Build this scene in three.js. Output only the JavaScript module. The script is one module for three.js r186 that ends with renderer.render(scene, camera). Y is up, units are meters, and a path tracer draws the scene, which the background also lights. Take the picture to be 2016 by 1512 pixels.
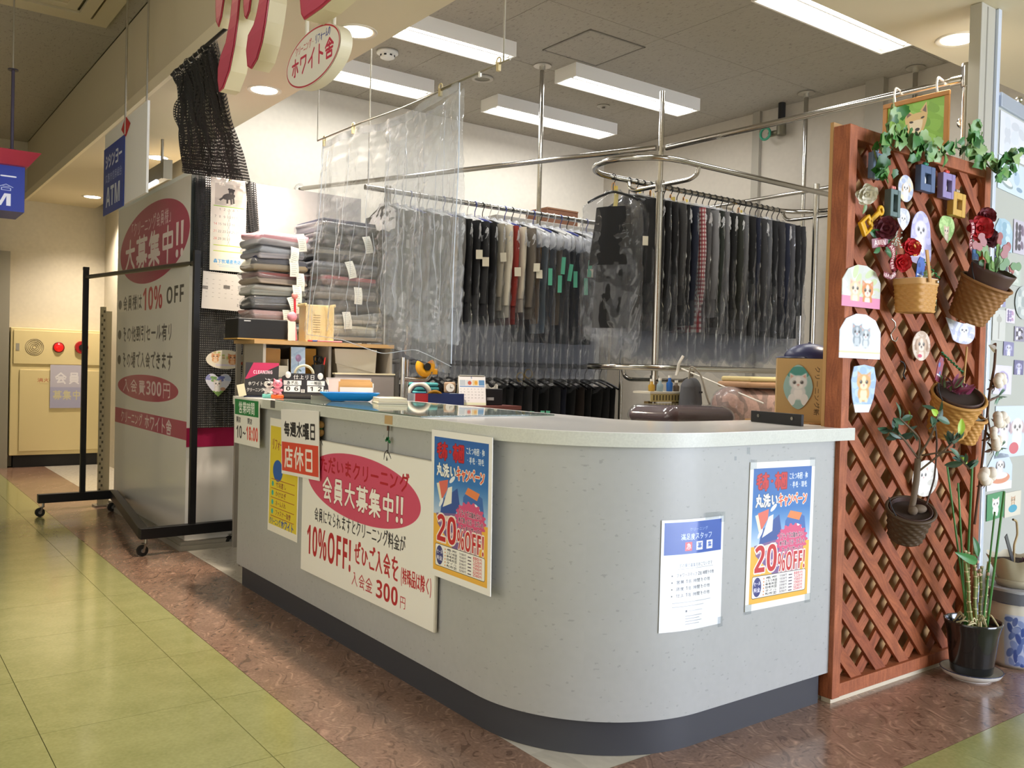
import * as THREE from 'three';
import { RoundedBoxGeometry } from 'three/addons/geometries/RoundedBoxGeometry.js';
import { mergeGeometries, mergeVertices } from 'three/addons/utils/BufferGeometryUtils.js';
import { RectAreaLightUniformsLib } from 'three/addons/lights/RectAreaLightUniformsLib.js';
import { ImprovedNoise } from 'three/addons/math/ImprovedNoise.js';

// ---------------------------------------------------------------- camera, light, exposure
RectAreaLightUniformsLib.init();
const scene = new THREE.Scene();
const D2R = Math.PI / 180;
const camera = new THREE.PerspectiveCamera(2 * Math.atan(756 / 1760) / D2R, 2016 / 1512, 0.05, 60);
camera.position.set(-1.54, 1.1, 1.75);
camera.rotation.order = 'YXZ';
camera.rotation.set(-1.03 * D2R, -36.57 * D2R, 1.49 * D2R);
const renderer = new THREE.WebGLRenderer();
renderer.toneMapping = THREE.LinearToneMapping;
renderer.toneMappingExposure = 1.0;
renderer.shadowMap.enabled = true;
scene.background = new THREE.Color(0x000000);

const WARM = 0xffeedb, TUBE = 0xfbfaf8, DAY = 0xe2eaff, SHOP = 0xfff4e4;
const TUBE_POWER = 24, SPOT_POWER = 16, DAY_POWER = 12.5, HALL_POWER = 1.2, SHOP_POWER = 1.15;
function areaLight(color, intensity, w, h, pos, target) {
  const l = new THREE.RectAreaLight(color, intensity, w, h);
  l.position.set(...pos); l.lookAt(...target); scene.add(l); return l;
}
// daylight through the glazed entrance behind the camera, to the right, outside the frame
areaLight(DAY, DAY_POWER, 4.4, 2.25, [3.6, 1.25, 6.1], [3.6, 1.25, 0]);
// lit shopfront on the opposite, left-hand side of the hall, outside the frame
areaLight(SHOP, SHOP_POWER, 5.2, 2.0, [-3.52, 1.35, 0.2], [0, 1.35, 0.2]);
// luminous ceiling panels of the hall, behind the camera
for (const [x, z] of [[-2.2, 3.2], [1.6, 3.6], [4.6, 3.2], [-2.6, -0.4]]) areaLight(TUBE, HALL_POWER, 1.1, 1.1, [x, 3.165, z], [x, 0, z + 1e-4]);

// ---------------------------------------------------------------- helpers
let seed = 20240611;
const rnd = () => { seed = (seed * 1664525 + 1013904223) >>> 0; return seed / 4294967296; };
const rr = (a, b) => a + (b - a) * rnd();
const pick = (a) => a[Math.floor(rnd() * a.length)];
const perlin = new ImprovedNoise();
const noise = (x, y, z = 0.37) => perlin.noise(x, y, z);
const V = (x, y, z) => new THREE.Vector3(x, y, z);
const names = new Map();
function numbered(n) { const k = names.get(n) || 0; names.set(n, k + 1); return k ? n + '_' + String(k).padStart(3, '0') : n; }
function info(o, label, category, group, kind) {
  if (label) o.userData.label = label;
  if (category) o.userData.category = category;
  if (group) o.userData.group = group;
  if (kind) o.userData.kind = kind;
  return o;
}
function thing(name, label, category, pos = [0, 0, 0], ry = 0, group) {
  const o = new THREE.Group(); o.name = numbered(name); o.position.set(...pos); o.rotation.y = ry; scene.add(o);
  return info(o, label, category, group);
}
function shade(o) { o.castShadow = o.receiveShadow = true; return o; }
function part(parent, name, geo, mat, pos, rot) {
  if (Array.isArray(geo)) geo = merge(geo);
  const m = shade(new THREE.Mesh(geo, mat)); m.name = name;
  if (pos) m.position.set(...pos);
  if (rot) m.rotation.set(...rot);
  parent.add(m); return m;
}
function solo(name, geo, mat, label, category, pos, rot, group) {
  const m = part(scene, numbered(name), geo, mat, pos, rot);
  return info(m, label, category, group);
}
function struct(name, geo, mat, pos, rot) { const m = part(scene, name, geo, mat, pos, rot); m.userData.kind = 'structure'; return m; }
function clean(g) {
  const n = g.index ? g.toNonIndexed() : g;
  for (const k of Object.keys(n.attributes)) if (!['position', 'normal', 'uv'].includes(k)) n.deleteAttribute(k);
  if (!n.attributes.normal) n.computeVertexNormals();
  if (!n.attributes.uv) n.setAttribute('uv', new THREE.BufferAttribute(new Float32Array(n.attributes.position.count * 2), 2));
  n.clearGroups(); return n;
}
const merge = (list) => mergeGeometries(list.map(clean));
const nth = (n) => ["", "first", "second", "third", "fourth", "fifth", "sixth", "seventh", "eighth", "ninth", "tenth", "eleventh", "twelfth", "thirteenth", "fourteenth", "fifteenth", "sixteenth", "seventeenth", "eighteenth", "nineteenth", "twentieth", "twenty-first", "twenty-second", "twenty-third", "twenty-fourth", "twenty-fifth", "twenty-sixth", "twenty-seventh", "twenty-eighth", "twenty-ninth", "thirtieth"][n];
const at = (g, x, y, z, rx = 0, ry = 0, rz = 0) => { if (rx) g.rotateX(rx); if (ry) g.rotateY(ry); if (rz) g.rotateZ(rz); return g.translate(x, y, z); };
const box = (w, h, d, x = 0, y = 0, z = 0) => new THREE.BoxGeometry(w, h, d).translate(x, y, z);
const rbox = (w, h, d, r = 0.005, x = 0, y = 0, z = 0, s = 2) => new RoundedBoxGeometry(w, h, d, s, Math.min(r, w / 2.01, h / 2.01, d / 2.01)).translate(x, y, z);
const span = (x0, x1, y0, y1, z0, z1) => box(Math.abs(x1 - x0), Math.abs(y1 - y0), Math.abs(z1 - z0), (x0 + x1) / 2, (y0 + y1) / 2, (z0 + z1) / 2);
const cyl = (r0, r1, h, x = 0, y = 0, z = 0, n = 20) => new THREE.CylinderGeometry(r0, r1, h, n).translate(x, y, z);
const ball = (r, x = 0, y = 0, z = 0, sx = 1, sy = 1, sz = 1, n = 14) => new THREE.SphereGeometry(r, n, Math.max(6, n * 0.7 | 0)).scale(sx, sy, sz).translate(x, y, z);
const lathe = (pts, n = 28) => new THREE.LatheGeometry(pts.map(([r, y]) => new THREE.Vector2(r, y)), n);
function tube(pts, r, seg = 0, rad = 8, closed = false) {
  const c = new THREE.CatmullRomCurve3(pts.map((p) => Array.isArray(p) ? V(...p) : p), closed, 'catmullrom', 0.3);
  return new THREE.TubeGeometry(c, seg || pts.length * 6, r, rad, closed);
}
function bar(a, b, r, n = 14) {
  const A = V(...a), B = V(...b), d = B.clone().sub(A), g = new THREE.CylinderGeometry(r, r, d.length(), n);
  g.applyQuaternion(new THREE.Quaternion().setFromUnitVectors(V(0, 1, 0), d.normalize()));
  return g.translate((A.x + B.x) / 2, (A.y + B.y) / 2, (A.z + B.z) / 2);
}
function beam(a, b, w, h) {           // square tube from a to b (horizontal)
  const A = V(...a), B = V(...b), d = B.clone().sub(A), g = new RoundedBoxGeometry(d.length(), h, w, 2, 0.003);
  g.rotateY(-Math.atan2(d.z, d.x));
  return g.translate((A.x + B.x) / 2, (A.y + B.y) / 2, (A.z + B.z) / 2);
}
function shapeOf(pts, smooth) {
  const s = new THREE.Shape();
  if (smooth) s.setFromPoints(new THREE.SplineCurve(pts.concat([pts[0]]).map(([x, y]) => new THREE.Vector2(x, y))).getPoints(pts.length * 6).slice(0, -1));
  else s.setFromPoints(pts.map(([x, y]) => new THREE.Vector2(x, y)));
  return s;
}
const extrude = (shape, depth, bevel = 0, seg = 12) => new THREE.ExtrudeGeometry(shape, { depth, curveSegments: seg, bevelEnabled: bevel > 0, bevelSize: bevel, bevelThickness: bevel, bevelSegments: 1 });
function grid(nu, nv, f) {            // surface f(u, v) -> [x, y, z], u and v from 0 to 1
  const g = new THREE.PlaneGeometry(1, 1, nu, nv), p = g.attributes.position;
  for (let i = 0; i < p.count; i++) { const q = f(p.getX(i) + 0.5, 0.5 - p.getY(i)); p.setXYZ(i, q[0], q[1], q[2]); }
  g.computeVertexNormals(); return g;
}
// smooth the normals over the seam of a closed loft
function loft(nu, nv, f) {
  const pos = [], uv = [], idx = [];
  for (let j = 0; j <= nv; j++) for (let i = 0; i <= nu; i++) { const q = f((i % nu) / nu * Math.PI * 2, j / nv); pos.push(...q); uv.push(i / nu, 1 - j / nv); }
  for (let j = 0; j < nv; j++) for (let i = 0; i < nu; i++) { const a = j * (nu + 1) + i, b = a + nu + 1; idx.push(a, b, a + 1, b, b + 1, a + 1); }
  const g = new THREE.BufferGeometry();
  g.setAttribute('position', new THREE.Float32BufferAttribute(pos, 3)); g.setAttribute('uv', new THREE.Float32BufferAttribute(uv, 2)); g.setIndex(idx); g.computeVertexNormals();
  return g;
}
function boxUV(g, s = 1) {            // uv in metres from position and normal
  const n = clean(g), p = n.attributes.position, q = n.attributes.normal, u = n.attributes.uv;
  for (let i = 0; i < p.count; i++) {
    const ax = Math.abs(q.getX(i)), ay = Math.abs(q.getY(i)), az = Math.abs(q.getZ(i));
    if (ay >= ax && ay >= az) u.setXY(i, p.getX(i) * s, p.getZ(i) * s);
    else if (ax >= az) u.setXY(i, p.getZ(i) * s, p.getY(i) * s);
    else u.setXY(i, p.getX(i) * s, p.getY(i) * s);
  }
  return n;
}
// ---------------------------------------------------------------- materials
const std = (color, roughness = 0.6, metalness = 0, extra = {}) => new THREE.MeshStandardMaterial({ color, roughness, metalness, ...extra });
const phys = (color, roughness, extra = {}) => new THREE.MeshPhysicalMaterial({ color, roughness, ...extra });
function canvas(w, h, draw) {
  const c = document.createElement('canvas'); c.width = w; c.height = h;
  const x = c.getContext('2d'); draw(x, w, h);
  const t = new THREE.CanvasTexture(c); t.colorSpace = THREE.SRGBColorSpace; t.anisotropy = 4; return t;
}
function tiled(t, sx, sy) { const c = t.clone(); c.wrapS = c.wrapT = THREE.RepeatWrapping; c.repeat.set(sx, sy); c.needsUpdate = true; return c; }
// a seamless field of layered noise written to a DataTexture; f(n1, n2, n3, u, v) -> [r, g, b] in sRGB 0..255
function noiseTex(size, f, srgb = true, per = [4, 16, 64]) {
  const d = new Uint8Array(size * size * 4), T = Math.PI * 2;
  const ring = (u, v, k, o) => { // periodic noise through a torus of two circles, cheap form
    const a = k / T; return (perlin.noise(Math.cos(u * T) * a + o, Math.sin(u * T) * a, v * k) * (1 - v) + perlin.noise(Math.cos(u * T) * a + o, Math.sin(u * T) * a, (v - 1) * k) * v) * 1.3;
  };
  for (let j = 0; j < size; j++) for (let i = 0; i < size; i++) {
    const u = i / size, v = j / size, q = f(ring(u, v, per[0], 3.1), ring(u, v, per[1], 7.7), ring(u, v, per[2], 11.3), u, v), o = (j * size + i) * 4;
    d[o] = Math.max(0, Math.min(255, q[0])); d[o + 1] = Math.max(0, Math.min(255, q[1])); d[o + 2] = Math.max(0, Math.min(255, q[2])); d[o + 3] = 255;
  }
  const t = new THREE.DataTexture(d, size, size); t.magFilter = THREE.LinearFilter; t.minFilter = THREE.LinearMipmapLinearFilter; t.generateMipmaps = true;
  t.wrapS = t.wrapT = THREE.RepeatWrapping; if (srgb) t.colorSpace = THREE.SRGBColorSpace; t.needsUpdate = true; return t;
}
const chrome = std(0xb4b1aa, 0.17, 1);
const steel = std(0xa9a69d, 0.32, 1);
const wireMat = std(0xb8b4a8, 0.35, 1);
const black = std(0x121212, 0.45);
const matBlack = std(0x1a1a1b, 0.7);
const white = std(0xe9e7e0, 0.55);
const paper = std(0xf0eee6, 0.8);
const cream = std(0xd9cfae, 0.6);
const vinyl = phys(0xf4f6f8, 0.1, { transmission: 1, thickness: 0, ior: 1.5 });
// ---------------------------------------------------------------- lettering: strokes of each character on a 20 x 20 field
const GL = {
  大: '2 7 18 7;10 1 9 9 6 14 2 18;10 8 13 14 18 18', 会: '10 1 2 8;10 1 18 8;6 8 14 8;3 11 17 11;9 11 5 17 15 16;13 13 17 19',
  員: '5 1 15 1 15 5 5 5 5 1;4 7 16 7 16 15 4 15 4 7;4 10 16 10;4 12 16 12;8 15 3 19;12 15 17 19',
  様: '1 5 8 5;4 1 4 19;4 7 1 13;4 7 8 11;10 1 11 4;16 1 15 4;9 4 18 4;9 7 18 7;9 10 18 10;14 4 14 18 12 19;9 12 12 14;13 15 9 18;17 11 14 14 18 19',
  募: '1 3 19 3;6 1 6 5;14 1 14 5;5 6 15 6 15 11 5 11 5 6;5 8 15 8;1 13 19 13;8 11 2 16;12 11 18 16;6 15 14 15 13 19 11 19;9 13 9 16 5 19',
  集: '6 1 2 7;5 4 5 12;10 1 9 3;5 4 17 4;5 6 16 6;5 9 16 9;5 12 17 12;11 4 11 12;1 14 19 14;10 12 10 20;9 15 2 19;11 15 18 19',
  中: '3 5 17 5 17 12 3 12 3 5;10 1 10 20', 他: '6 1 1 9;4 6 4 19;7 9 18 5 17 13 15 13;13 2 13 14;9 4 9 17 11 19 18 19 18 15',
  割: '1 4 1 2 13 2 13 4;3 5 11 5;3 8 11 8;1 11 13 11;7 2 7 13;3 13 11 13 11 18 3 18 3 13;15 4 15 13;18 1 18 18 16 19',
  引: '2 2 10 2 10 6 3 6 2 11 10 11 9 18 6 18;17 1 17 20', 有: '1 4 19 4;9 1 6 8 1 13;6 8 6 20;6 8 16 8 16 18 13 19;6 11 16 11;6 15 16 15',
  場: '1 6 7 6;4 1 4 15;1 16 8 13;10 1 18 1 18 7 10 7 10 1;10 4 18 4;8 9 19 9;11 10 8 15;9 12 18 12 17 19 14 19;12 12 9 18;15 12 12 19',
  入: '7 2 10 2 9 9 2 18;10 5 13 13 18 18', 費: '3 2 16 2 16 5 4 5 4 8 18 8 17 10;8 1 8 7 4 10;12 1 12 10;5 10 15 10 15 16 5 16 5 10;5 12 15 12;5 14 15 14;8 16 3 20;12 16 17 20',
  円: '3 2 17 2 17 18 14 19;3 2 3 20;10 2 10 10;3 10 17 10', 舎: '10 1 1 8;10 1 19 8;5 7 15 7;2 11 18 11;10 5 10 14;4 14 16 14 16 19 4 19 4 14',
  料: '4 1 4 19;1 3 2 7;8 2 6 7;1 9 9 9;4 9 1 15;4 9 8 13;12 3 14 5;11 8 13 10;9 14 19 12;16 1 16 20',
  金: '10 1 1 8;10 1 19 8;5 8 15 8;3 12 17 12;10 8 10 18;5 14 7 16;15 14 13 16;1 18 19 18',
  特: '3 2 1 7;1 6 8 6;4 1 4 19;1 13 8 10;9 4 18 4;14 1 14 8;8 8 19 8;9 12 19 12;16 8 16 18 13 19;11 14 12 16',
  殊: '1 2 8 2;4 2 1 10;3 7 7 7 4 15 1 18;3 10 5 12;11 2 9 7;10 5 18 5;8 10 19 10;14 1 14 20;13 11 9 17;15 11 19 17',
  品: '5 1 15 1 15 8 5 8 5 1;1 11 8 11 8 19 1 19 1 11;12 11 19 11 19 19 12 19 12 11',
  除: '2 1 2 20;2 2 7 2 5 7 7 11 5 13 3 13;13 1 8 8;13 1 19 8;10 8 17 8;8 11 19 11;14 8 14 19 11 19;10 14 8 17;16 14 18 17',
  毛: '15 2 4 4;2 8 17 6;2 12 18 10;9 4 9 17 11 18 18 18 18 15', 布: '1 4 19 4;9 1 6 8 1 13;4 10 17 10 17 16 15 17;4 10 4 17;11 6 11 20',
  団: '2 2 18 2 18 19 2 19 2 2;5 8 15 8;11 4 11 15 9 16;6 10 8 13', 丸: '3 6 14 6 14 16 16 18 19 18 19 14;9 1 8 10 2 18;4 9 11 14',
  洗: '2 2 5 4;1 7 4 9;1 18 5 12;9 2 7 7;8 5 18 5;7 10 19 10;13 1 13 10;11 10 10 15 6 19;14 10 14 18 19 18 19 15',
  和: '9 1 3 3;1 6 10 6;6 3 6 20;6 7 1 14;6 7 10 12;12 5 18 5 18 16 12 16 12 5', 羊: '6 1 8 4;14 1 12 4;3 5 17 5;3 9 17 9;1 13 19 13;10 5 10 20',
  羽: '1 3 8 3 8 18 6 18;2 6 5 9;1 15 8 11;11 3 18 3 18 18 16 18;12 6 15 9;11 15 18 11',
  営: '4 1 5 4;10 1 10 4;16 1 15 4;2 8 2 5 18 5 18 8;6 8 14 8 14 12 6 12 6 8;4 14 16 14 16 19 4 19 4 14',
  業: '8 1 8 4;12 1 12 4;4 1 5 4;16 1 15 4;2 4 18 4;5 5 7 7;15 5 13 7;3 8 17 8;4 10 16 10;1 13 19 13;10 8 10 20;9 13 2 19;11 13 18 19',
  時: '1 3 7 3 7 16 1 16 1 3;1 9 7 9;9 4 19 4;14 1 14 8;8 8 19 8;9 12 19 12;16 8 16 18 13 19;11 14 13 16',
  間: '2 1 8 1 8 8 2 8;2 1 2 20;2 4 8 4;12 1 18 1 18 19 16 20;12 1 12 8 18 8;12 4 18 4;7 10 13 10 13 18 7 18 7 10;7 14 13 14',
  毎: '6 1 2 6;5 4 17 4;5 7 16 7 15 18 12 18;5 7 4 15 17 15;1 11 19 11;11 7 9 15',
  週: '2 2 4 4;1 8 4 8 4 14 1 18;4 14 7 17 19 18;7 2 18 2 18 14 16 15;7 2 7 12 6 15;9 5 16 5;12 3 12 8;9 8 16 8;10 10 15 10 15 13 10 13 10 10',
  水: '10 1 10 18 8 18;2 6 8 6 6 12 1 17;18 4 12 9;11 7 14 13 19 17',
  曜: '1 4 6 4 6 16 1 16 1 4;1 10 6 10;8 2 12 2 12 6 8 6;8 4 12 4;14 2 18 2 18 6 14 6;14 4 18 4;10 8 8 12;9 10 9 20;13 7 13 9;9 10 18 10;9 13 18 13;9 16 18 16;9 19 19 19;14 10 14 19',
  日: '4 2 16 2 16 19 4 19 4 2;4 10 16 10', 店: '10 1 10 4;3 4 18 4;3 4 3 12 1 19;11 6 11 12;11 8 17 8;6 12 16 12 16 18 6 18 6 12',
  休: '6 1 1 9;4 6 4 19;7 6 19 6;13 1 13 20;12 7 7 15;14 7 19 15', 仕: '6 1 1 9;4 6 4 19;8 7 19 7;14 1 14 17;9 17 18 17', 上: '10 2 10 17;10 8 17 8;2 17 18 17',
  急: '8 1 3 6;7 3 13 3 10 6;4 6 16 6 16 12 4 12;5 9 16 9;3 14 1 19;6 14 6 19 13 19 14 16;10 13 11 15;16 13 18 17', 一: '2 10 18 10',
  般: '5 1 4 3;2 4 9 4 9 18 7 19;2 4 2 13 1 19;1 10 10 10;5 6 6 8;5 12 6 15;13 2 12 8;13 2 17 2 17 6 19 7;11 10 18 10 16 15 11 19;12 12 15 16 19 19',
  消: '2 2 5 4;1 7 4 9;1 18 5 12;9 2 10 5;13 1 13 6;18 2 16 5;8 7 18 7 18 18 16 19;8 7 8 20;8 11 18 11;8 14 18 14', 火: '10 1 10 9 2 19;10 9 18 19;4 5 6 9;17 4 13 9',
  栓: '1 5 8 5;4 1 4 20;4 7 1 13;4 7 8 11;14 1 8 8;14 1 19 8;10 9 17 9;10 13 17 13;8 19 19 19;14 9 14 19',
  広: '10 1 10 4;3 4 18 4;3 4 3 12 1 19;11 7 7 17 17 16;14 12 18 19', 島: '10 0 8 2;4 2 15 2 15 9 4 9;4 4 15 4;4 7 15 7;4 2 4 12 18 12 17 19 15 19;3 14 3 19 12 19 12 14;8 13 8 19',
  市: '10 1 10 20;1 4 19 4;4 8 16 8 16 16 14 17;4 8 4 17', 信: '6 1 1 9;4 6 4 19;13 0 13 2;7 3 19 3;9 6 17 6;9 9 17 9;9 13 17 13 17 19 9 19 9 13',
  用: '4 2 16 2 16 18 14 19;4 2 4 13 2 19;4 7 16 7;4 13 16 13;10 2 10 19', 組: '6 1 2 5 6 7 1 11;1 11 8 10;5 11 5 19;2 13 1 17;8 13 9 16;11 2 17 2 17 18;11 2 11 18;11 7 17 7;11 12 17 12;9 18 19 18',
  合: '10 1 1 9;10 1 19 9;6 8 14 8;4 12 16 12 16 19 4 19 4 12', 寸: '1 6 19 6;13 1 13 18 10 19;5 9 8 13', 法: '2 2 5 4;1 7 4 9;1 18 5 12;8 5 18 5;13 1 13 11;7 11 19 11;12 11 9 18 17 17;15 14 18 19',
  直: '2 3 18 3;10 0 10 5;6 5 15 5 15 15 6 15 6 5;6 8 15 8;6 12 15 12;2 8 2 19 18 19', 取: '1 2 10 2;3 2 3 17;8 2 8 20;3 7 8 7;3 12 8 12;1 17 9 15;10 5 18 5 16 12 10 19;11 8 14 14 19 19',
  替: '2 3 9 3;6 1 5 7 1 10;6 6 9 10;1 6 9 6;11 3 18 3;14 1 14 7 11 10;10 6 19 6;15 6 18 10;5 11 15 11 15 19 5 19 5 11;5 15 15 15',
  満: '2 2 5 4;1 7 4 9;1 18 5 12;7 4 19 4;10 1 10 8;16 1 16 8;10 8 16 8;7 11 19 11 19 18 17 19;7 11 7 20;13 8 13 17;10 13 10 17 16 17 16 13',
  足: '5 2 15 2 15 8 5 8 5 2;10 8 10 17;10 12 17 12;5 11 4 16 1 19;4 15 9 18 19 18', 度: '10 1 10 4;3 4 18 4;3 4 3 12 1 19;5 8 18 8;8 6 8 11;14 6 14 11 8 11;6 13 16 13 12 17 5 20;8 14 12 18 18 20',
  新: '5 0 5 3;1 3 10 3;3 4 4 7;8 4 7 7;1 8 10 8;1 11 10 11;5 8 5 20;5 12 1 17;6 12 9 16;17 1 12 3;12 3 12 12 10 19;12 9 19 9;16 9 16 20',
  森: '3 4 17 4;10 0 10 9;10 4 4 9;10 4 16 9;1 12 9 12;5 9 5 20;5 12 1 17;5 12 9 17;11 12 19 12;15 9 15 20;15 12 11 17;15 12 19 17', 下: '1 3 19 3;10 3 10 20;11 8 16 12',
  牧: '3 2 1 7;1 6 8 6;4 1 4 20;1 13 8 10;12 1 9 8;11 5 19 5;16 5 13 14 8 19;11 8 14 15 19 19', 売: '2 3 18 3;10 0 10 7;4 7 16 7;2 12 2 9 18 9 18 12;8 11 7 16 3 20;12 11 12 18 18 18 18 15',
  開: '2 1 8 1 8 8 2 8;2 1 2 20;2 4 8 4;12 1 18 1 18 19 16 20;12 1 12 8 18 8;12 4 18 4;5 10 15 10;4 14 16 14;8 10 7 19;12 10 12 19', 閉: '2 1 8 1 8 8 2 8;2 1 2 20;2 4 8 4;12 1 18 1 18 19 16 20;12 1 12 8 18 8;12 4 18 4;5 12 15 12;11 9 11 18 9 18;10 12 6 17',
  ク: '8 1 6 7 2 11;7 4 17 4 14 12 6 19', リ: '5 3 5 12;15 2 15 12 12 17 8 19', ー: '2 10 18 10', ニ: '4 5 16 5;2 16 18 16', ン: '3 4 7 7;17 5 12 14 3 18',
  ホ: '2 6 18 6;10 1 10 18 8 18;6 9 3 15;14 9 17 15', ワ: '3 9 3 3 17 3 16 10 8 19', イ: '16 1 10 8 2 12;11 8 11 19', ト: '7 1 7 19;7 8 16 12', フ: '3 4 17 4 15 11 6 19',
  ォ: '5 9 17 9;12 5 12 19 10 19;12 9 5 16', ム: '9 2 4 17 16 15;12 10 18 18', セ: '7 2 7 16 9 18 17 18;2 9 17 6 13 12', ル: '6 3 6 10 2 17;12 2 12 17 18 11', キ: '3 7 16 5;2 13 18 11;8 1 12 19',
  ャ: '4 10 17 8 14 12;8 6 11 19', ヘ: '1 12 7 6 18 16', ス: '4 3 15 3 11 10 2 18;11 10 17 17', タ: '8 1 6 7 2 11;7 4 17 4 14 12 6 19;7 9 13 13', ッ: '4 9 6 12;9 8 10 11;16 8 14 14 8 18',
  シ: '4 3 7 5;2 8 5 10;3 18 11 15 17 5', ヨ: '4 3 16 3 16 18;4 10 16 10;3 18 16 18', ラ: '5 3 15 3;3 8 17 8 14 14 6 19', ナ: '2 7 18 7;11 1 10 11 5 19', ァ: '4 8 17 8 14 12;10 10 9 15 5 19',
  ネ: '10 1 11 4;3 6 16 6 9 12 2 15;10 10 10 20;12 12 17 15', ハ: '6 5 5 11 2 17;13 5 16 11 18 17', コ: '3 4 16 4 16 17;3 17 16 17', レ: '5 2 5 18 12 15 17 9', サ: '2 6 18 6;6 2 6 11;14 2 14 11 9 19',
  は: '3 2 2 10 3 19;8 6 18 6;14 2 14 15 11 18 8 16 10 14 14 15 18 18', そ: '5 2 15 2 3 9 18 8 10 11 8 15 10 18 14 19', の: '10 4 9 12 6 16 3 15 2 11 5 5 10 3 16 5 18 10 16 15 11 19',
  て: '2 5 17 3 11 7 9 12 11 17 15 18', き: '4 5 15 4;3 9 17 8;8 1 14 12 10 11;4 14 6 18 13 19', ま: '4 4 16 4;4 8 16 8;10 1 10 15 7 18 4 16 7 14 11 15 16 18', す: '1 5 19 5;11 1 11 12 8 14 7 11 9 9 12 11 12 15 8 20',
  り: '6 3 5 9 6 12;13 2 14 10 12 15 8 19', た: '2 5 11 5;7 1 6 9 2 19;11 9 17 9;11 13 11 17 18 18', い: '4 4 4 12 7 17 9 14;15 5 18 10 18 14', に: '4 2 3 10 4 18;9 5 17 5;9 13 10 17 17 17',
  な: '2 5 10 5;6 1 2 11;14 4 18 7;13 8 13 15 10 18 7 16 10 14 17 18', ら: '8 1 12 4;6 6 5 13 12 10 16 13 14 17 7 19', れ: '5 1 5 19;1 7 7 6 1 15;7 9 12 6 13 10 13 16 15 18 19 15', と: '7 2 9 9;16 6 7 11 5 15 8 18 17 18',
  か: '2 6 12 5 13 9 11 17 8 16;7 1 2 18;16 6 18 12', せ: '2 8 17 6;13 2 13 12 11 13;6 3 6 15 8 18 16 18', ひ: '2 4 8 4 4 10 5 16 9 18 13 15 14 9 13 4 19 11', こ: '5 4 15 4 13 6;4 14 6 18 17 18',
  を: '3 4 16 4;9 1 3 11 8 9 10 12 9 16;18 8 10 12 7 16 10 19 17 19', く: '14 2 5 10 15 19', つ: '2 7 12 4 18 8 16 14 8 18', し: '6 2 6 14 9 18 14 17 17 13', け: '3 2 2 10 3 19;8 6 18 6;14 2 14 12 10 19', 汚: '2 2 5 4;1 7 4 9;1 18 5 12;8 3 18 3;7 8 19 8;12 8 10 13 17 13 15 19 12 19',
  も: '8 2 7 14 10 18 15 15;3 7 14 7;3 11 14 11', っ: '4 12 12 9 17 12 15 16 9 19', お: '2 6 12 6;7 1 7 15 4 17 2 14 8 9 15 10 16 15 11 18;15 3 18 6', 名: '8 1 3 8;7 4 16 4 11 11 2 16;5 7 9 9;8 12 16 12 16 19 8 19 8 12', ミ: '5 2 15 5;5 8 14 11;4 14 16 18',
  '「': '12 2 18 2;12 2 12 12', '」': '2 18 8 18;8 8 8 18', '・': '9 10 11 10', '〜': '2 11 6 8 13 12 18 9', '、': '4 15 7 18',
};
const VOICED = { グ: 'ク', ド: 'ト', で: 'て', だ: 'た', が: 'か', ぜ: 'せ', ご: 'こ', ぎ: 'き', ゴ: 'コ' }, HALF = { ペ: 'ヘ', パ: 'ハ' };
for (const [k, b] of Object.entries(VOICED)) GL[k] = GL[b] + ';15 0 16 3;18 0 19 2';
for (const [k, b] of Object.entries(HALF)) GL[k] = GL[b] + ';15 2 17 2 17 4 15 4 15 2';
const GLYPH = new Map(Object.entries(GL).map(([k, s]) => [k, s.split(';').map((q) => { const a = q.split(' ').map(Number), o = []; for (let i = 0; i < a.length; i += 2) o.push([a[i], a[i + 1]]); return o; })]));
function pen(x, strokes, ox, oy, sx, sy, curved) {
  for (const s of strokes) {
    x.beginPath(); x.moveTo(ox + s[0][0] * sx, oy + s[0][1] * sy);
    if (curved && s.length > 3) {
      for (let i = 1; i < s.length - 1; i++) {
        const last = i === s.length - 2, ex = last ? s[i + 1][0] : (s[i][0] + s[i + 1][0]) / 2, ey = last ? s[i + 1][1] : (s[i][1] + s[i + 1][1]) / 2;
        x.quadraticCurveTo(ox + s[i][0] * sx, oy + s[i][1] * sy, ox + ex * sx, oy + ey * sy);
      }
    } else for (let i = 1; i < s.length; i++) x.lineTo(ox + s[i][0] * sx, oy + s[i][1] * sy);
    x.stroke();
  }
}
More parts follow.
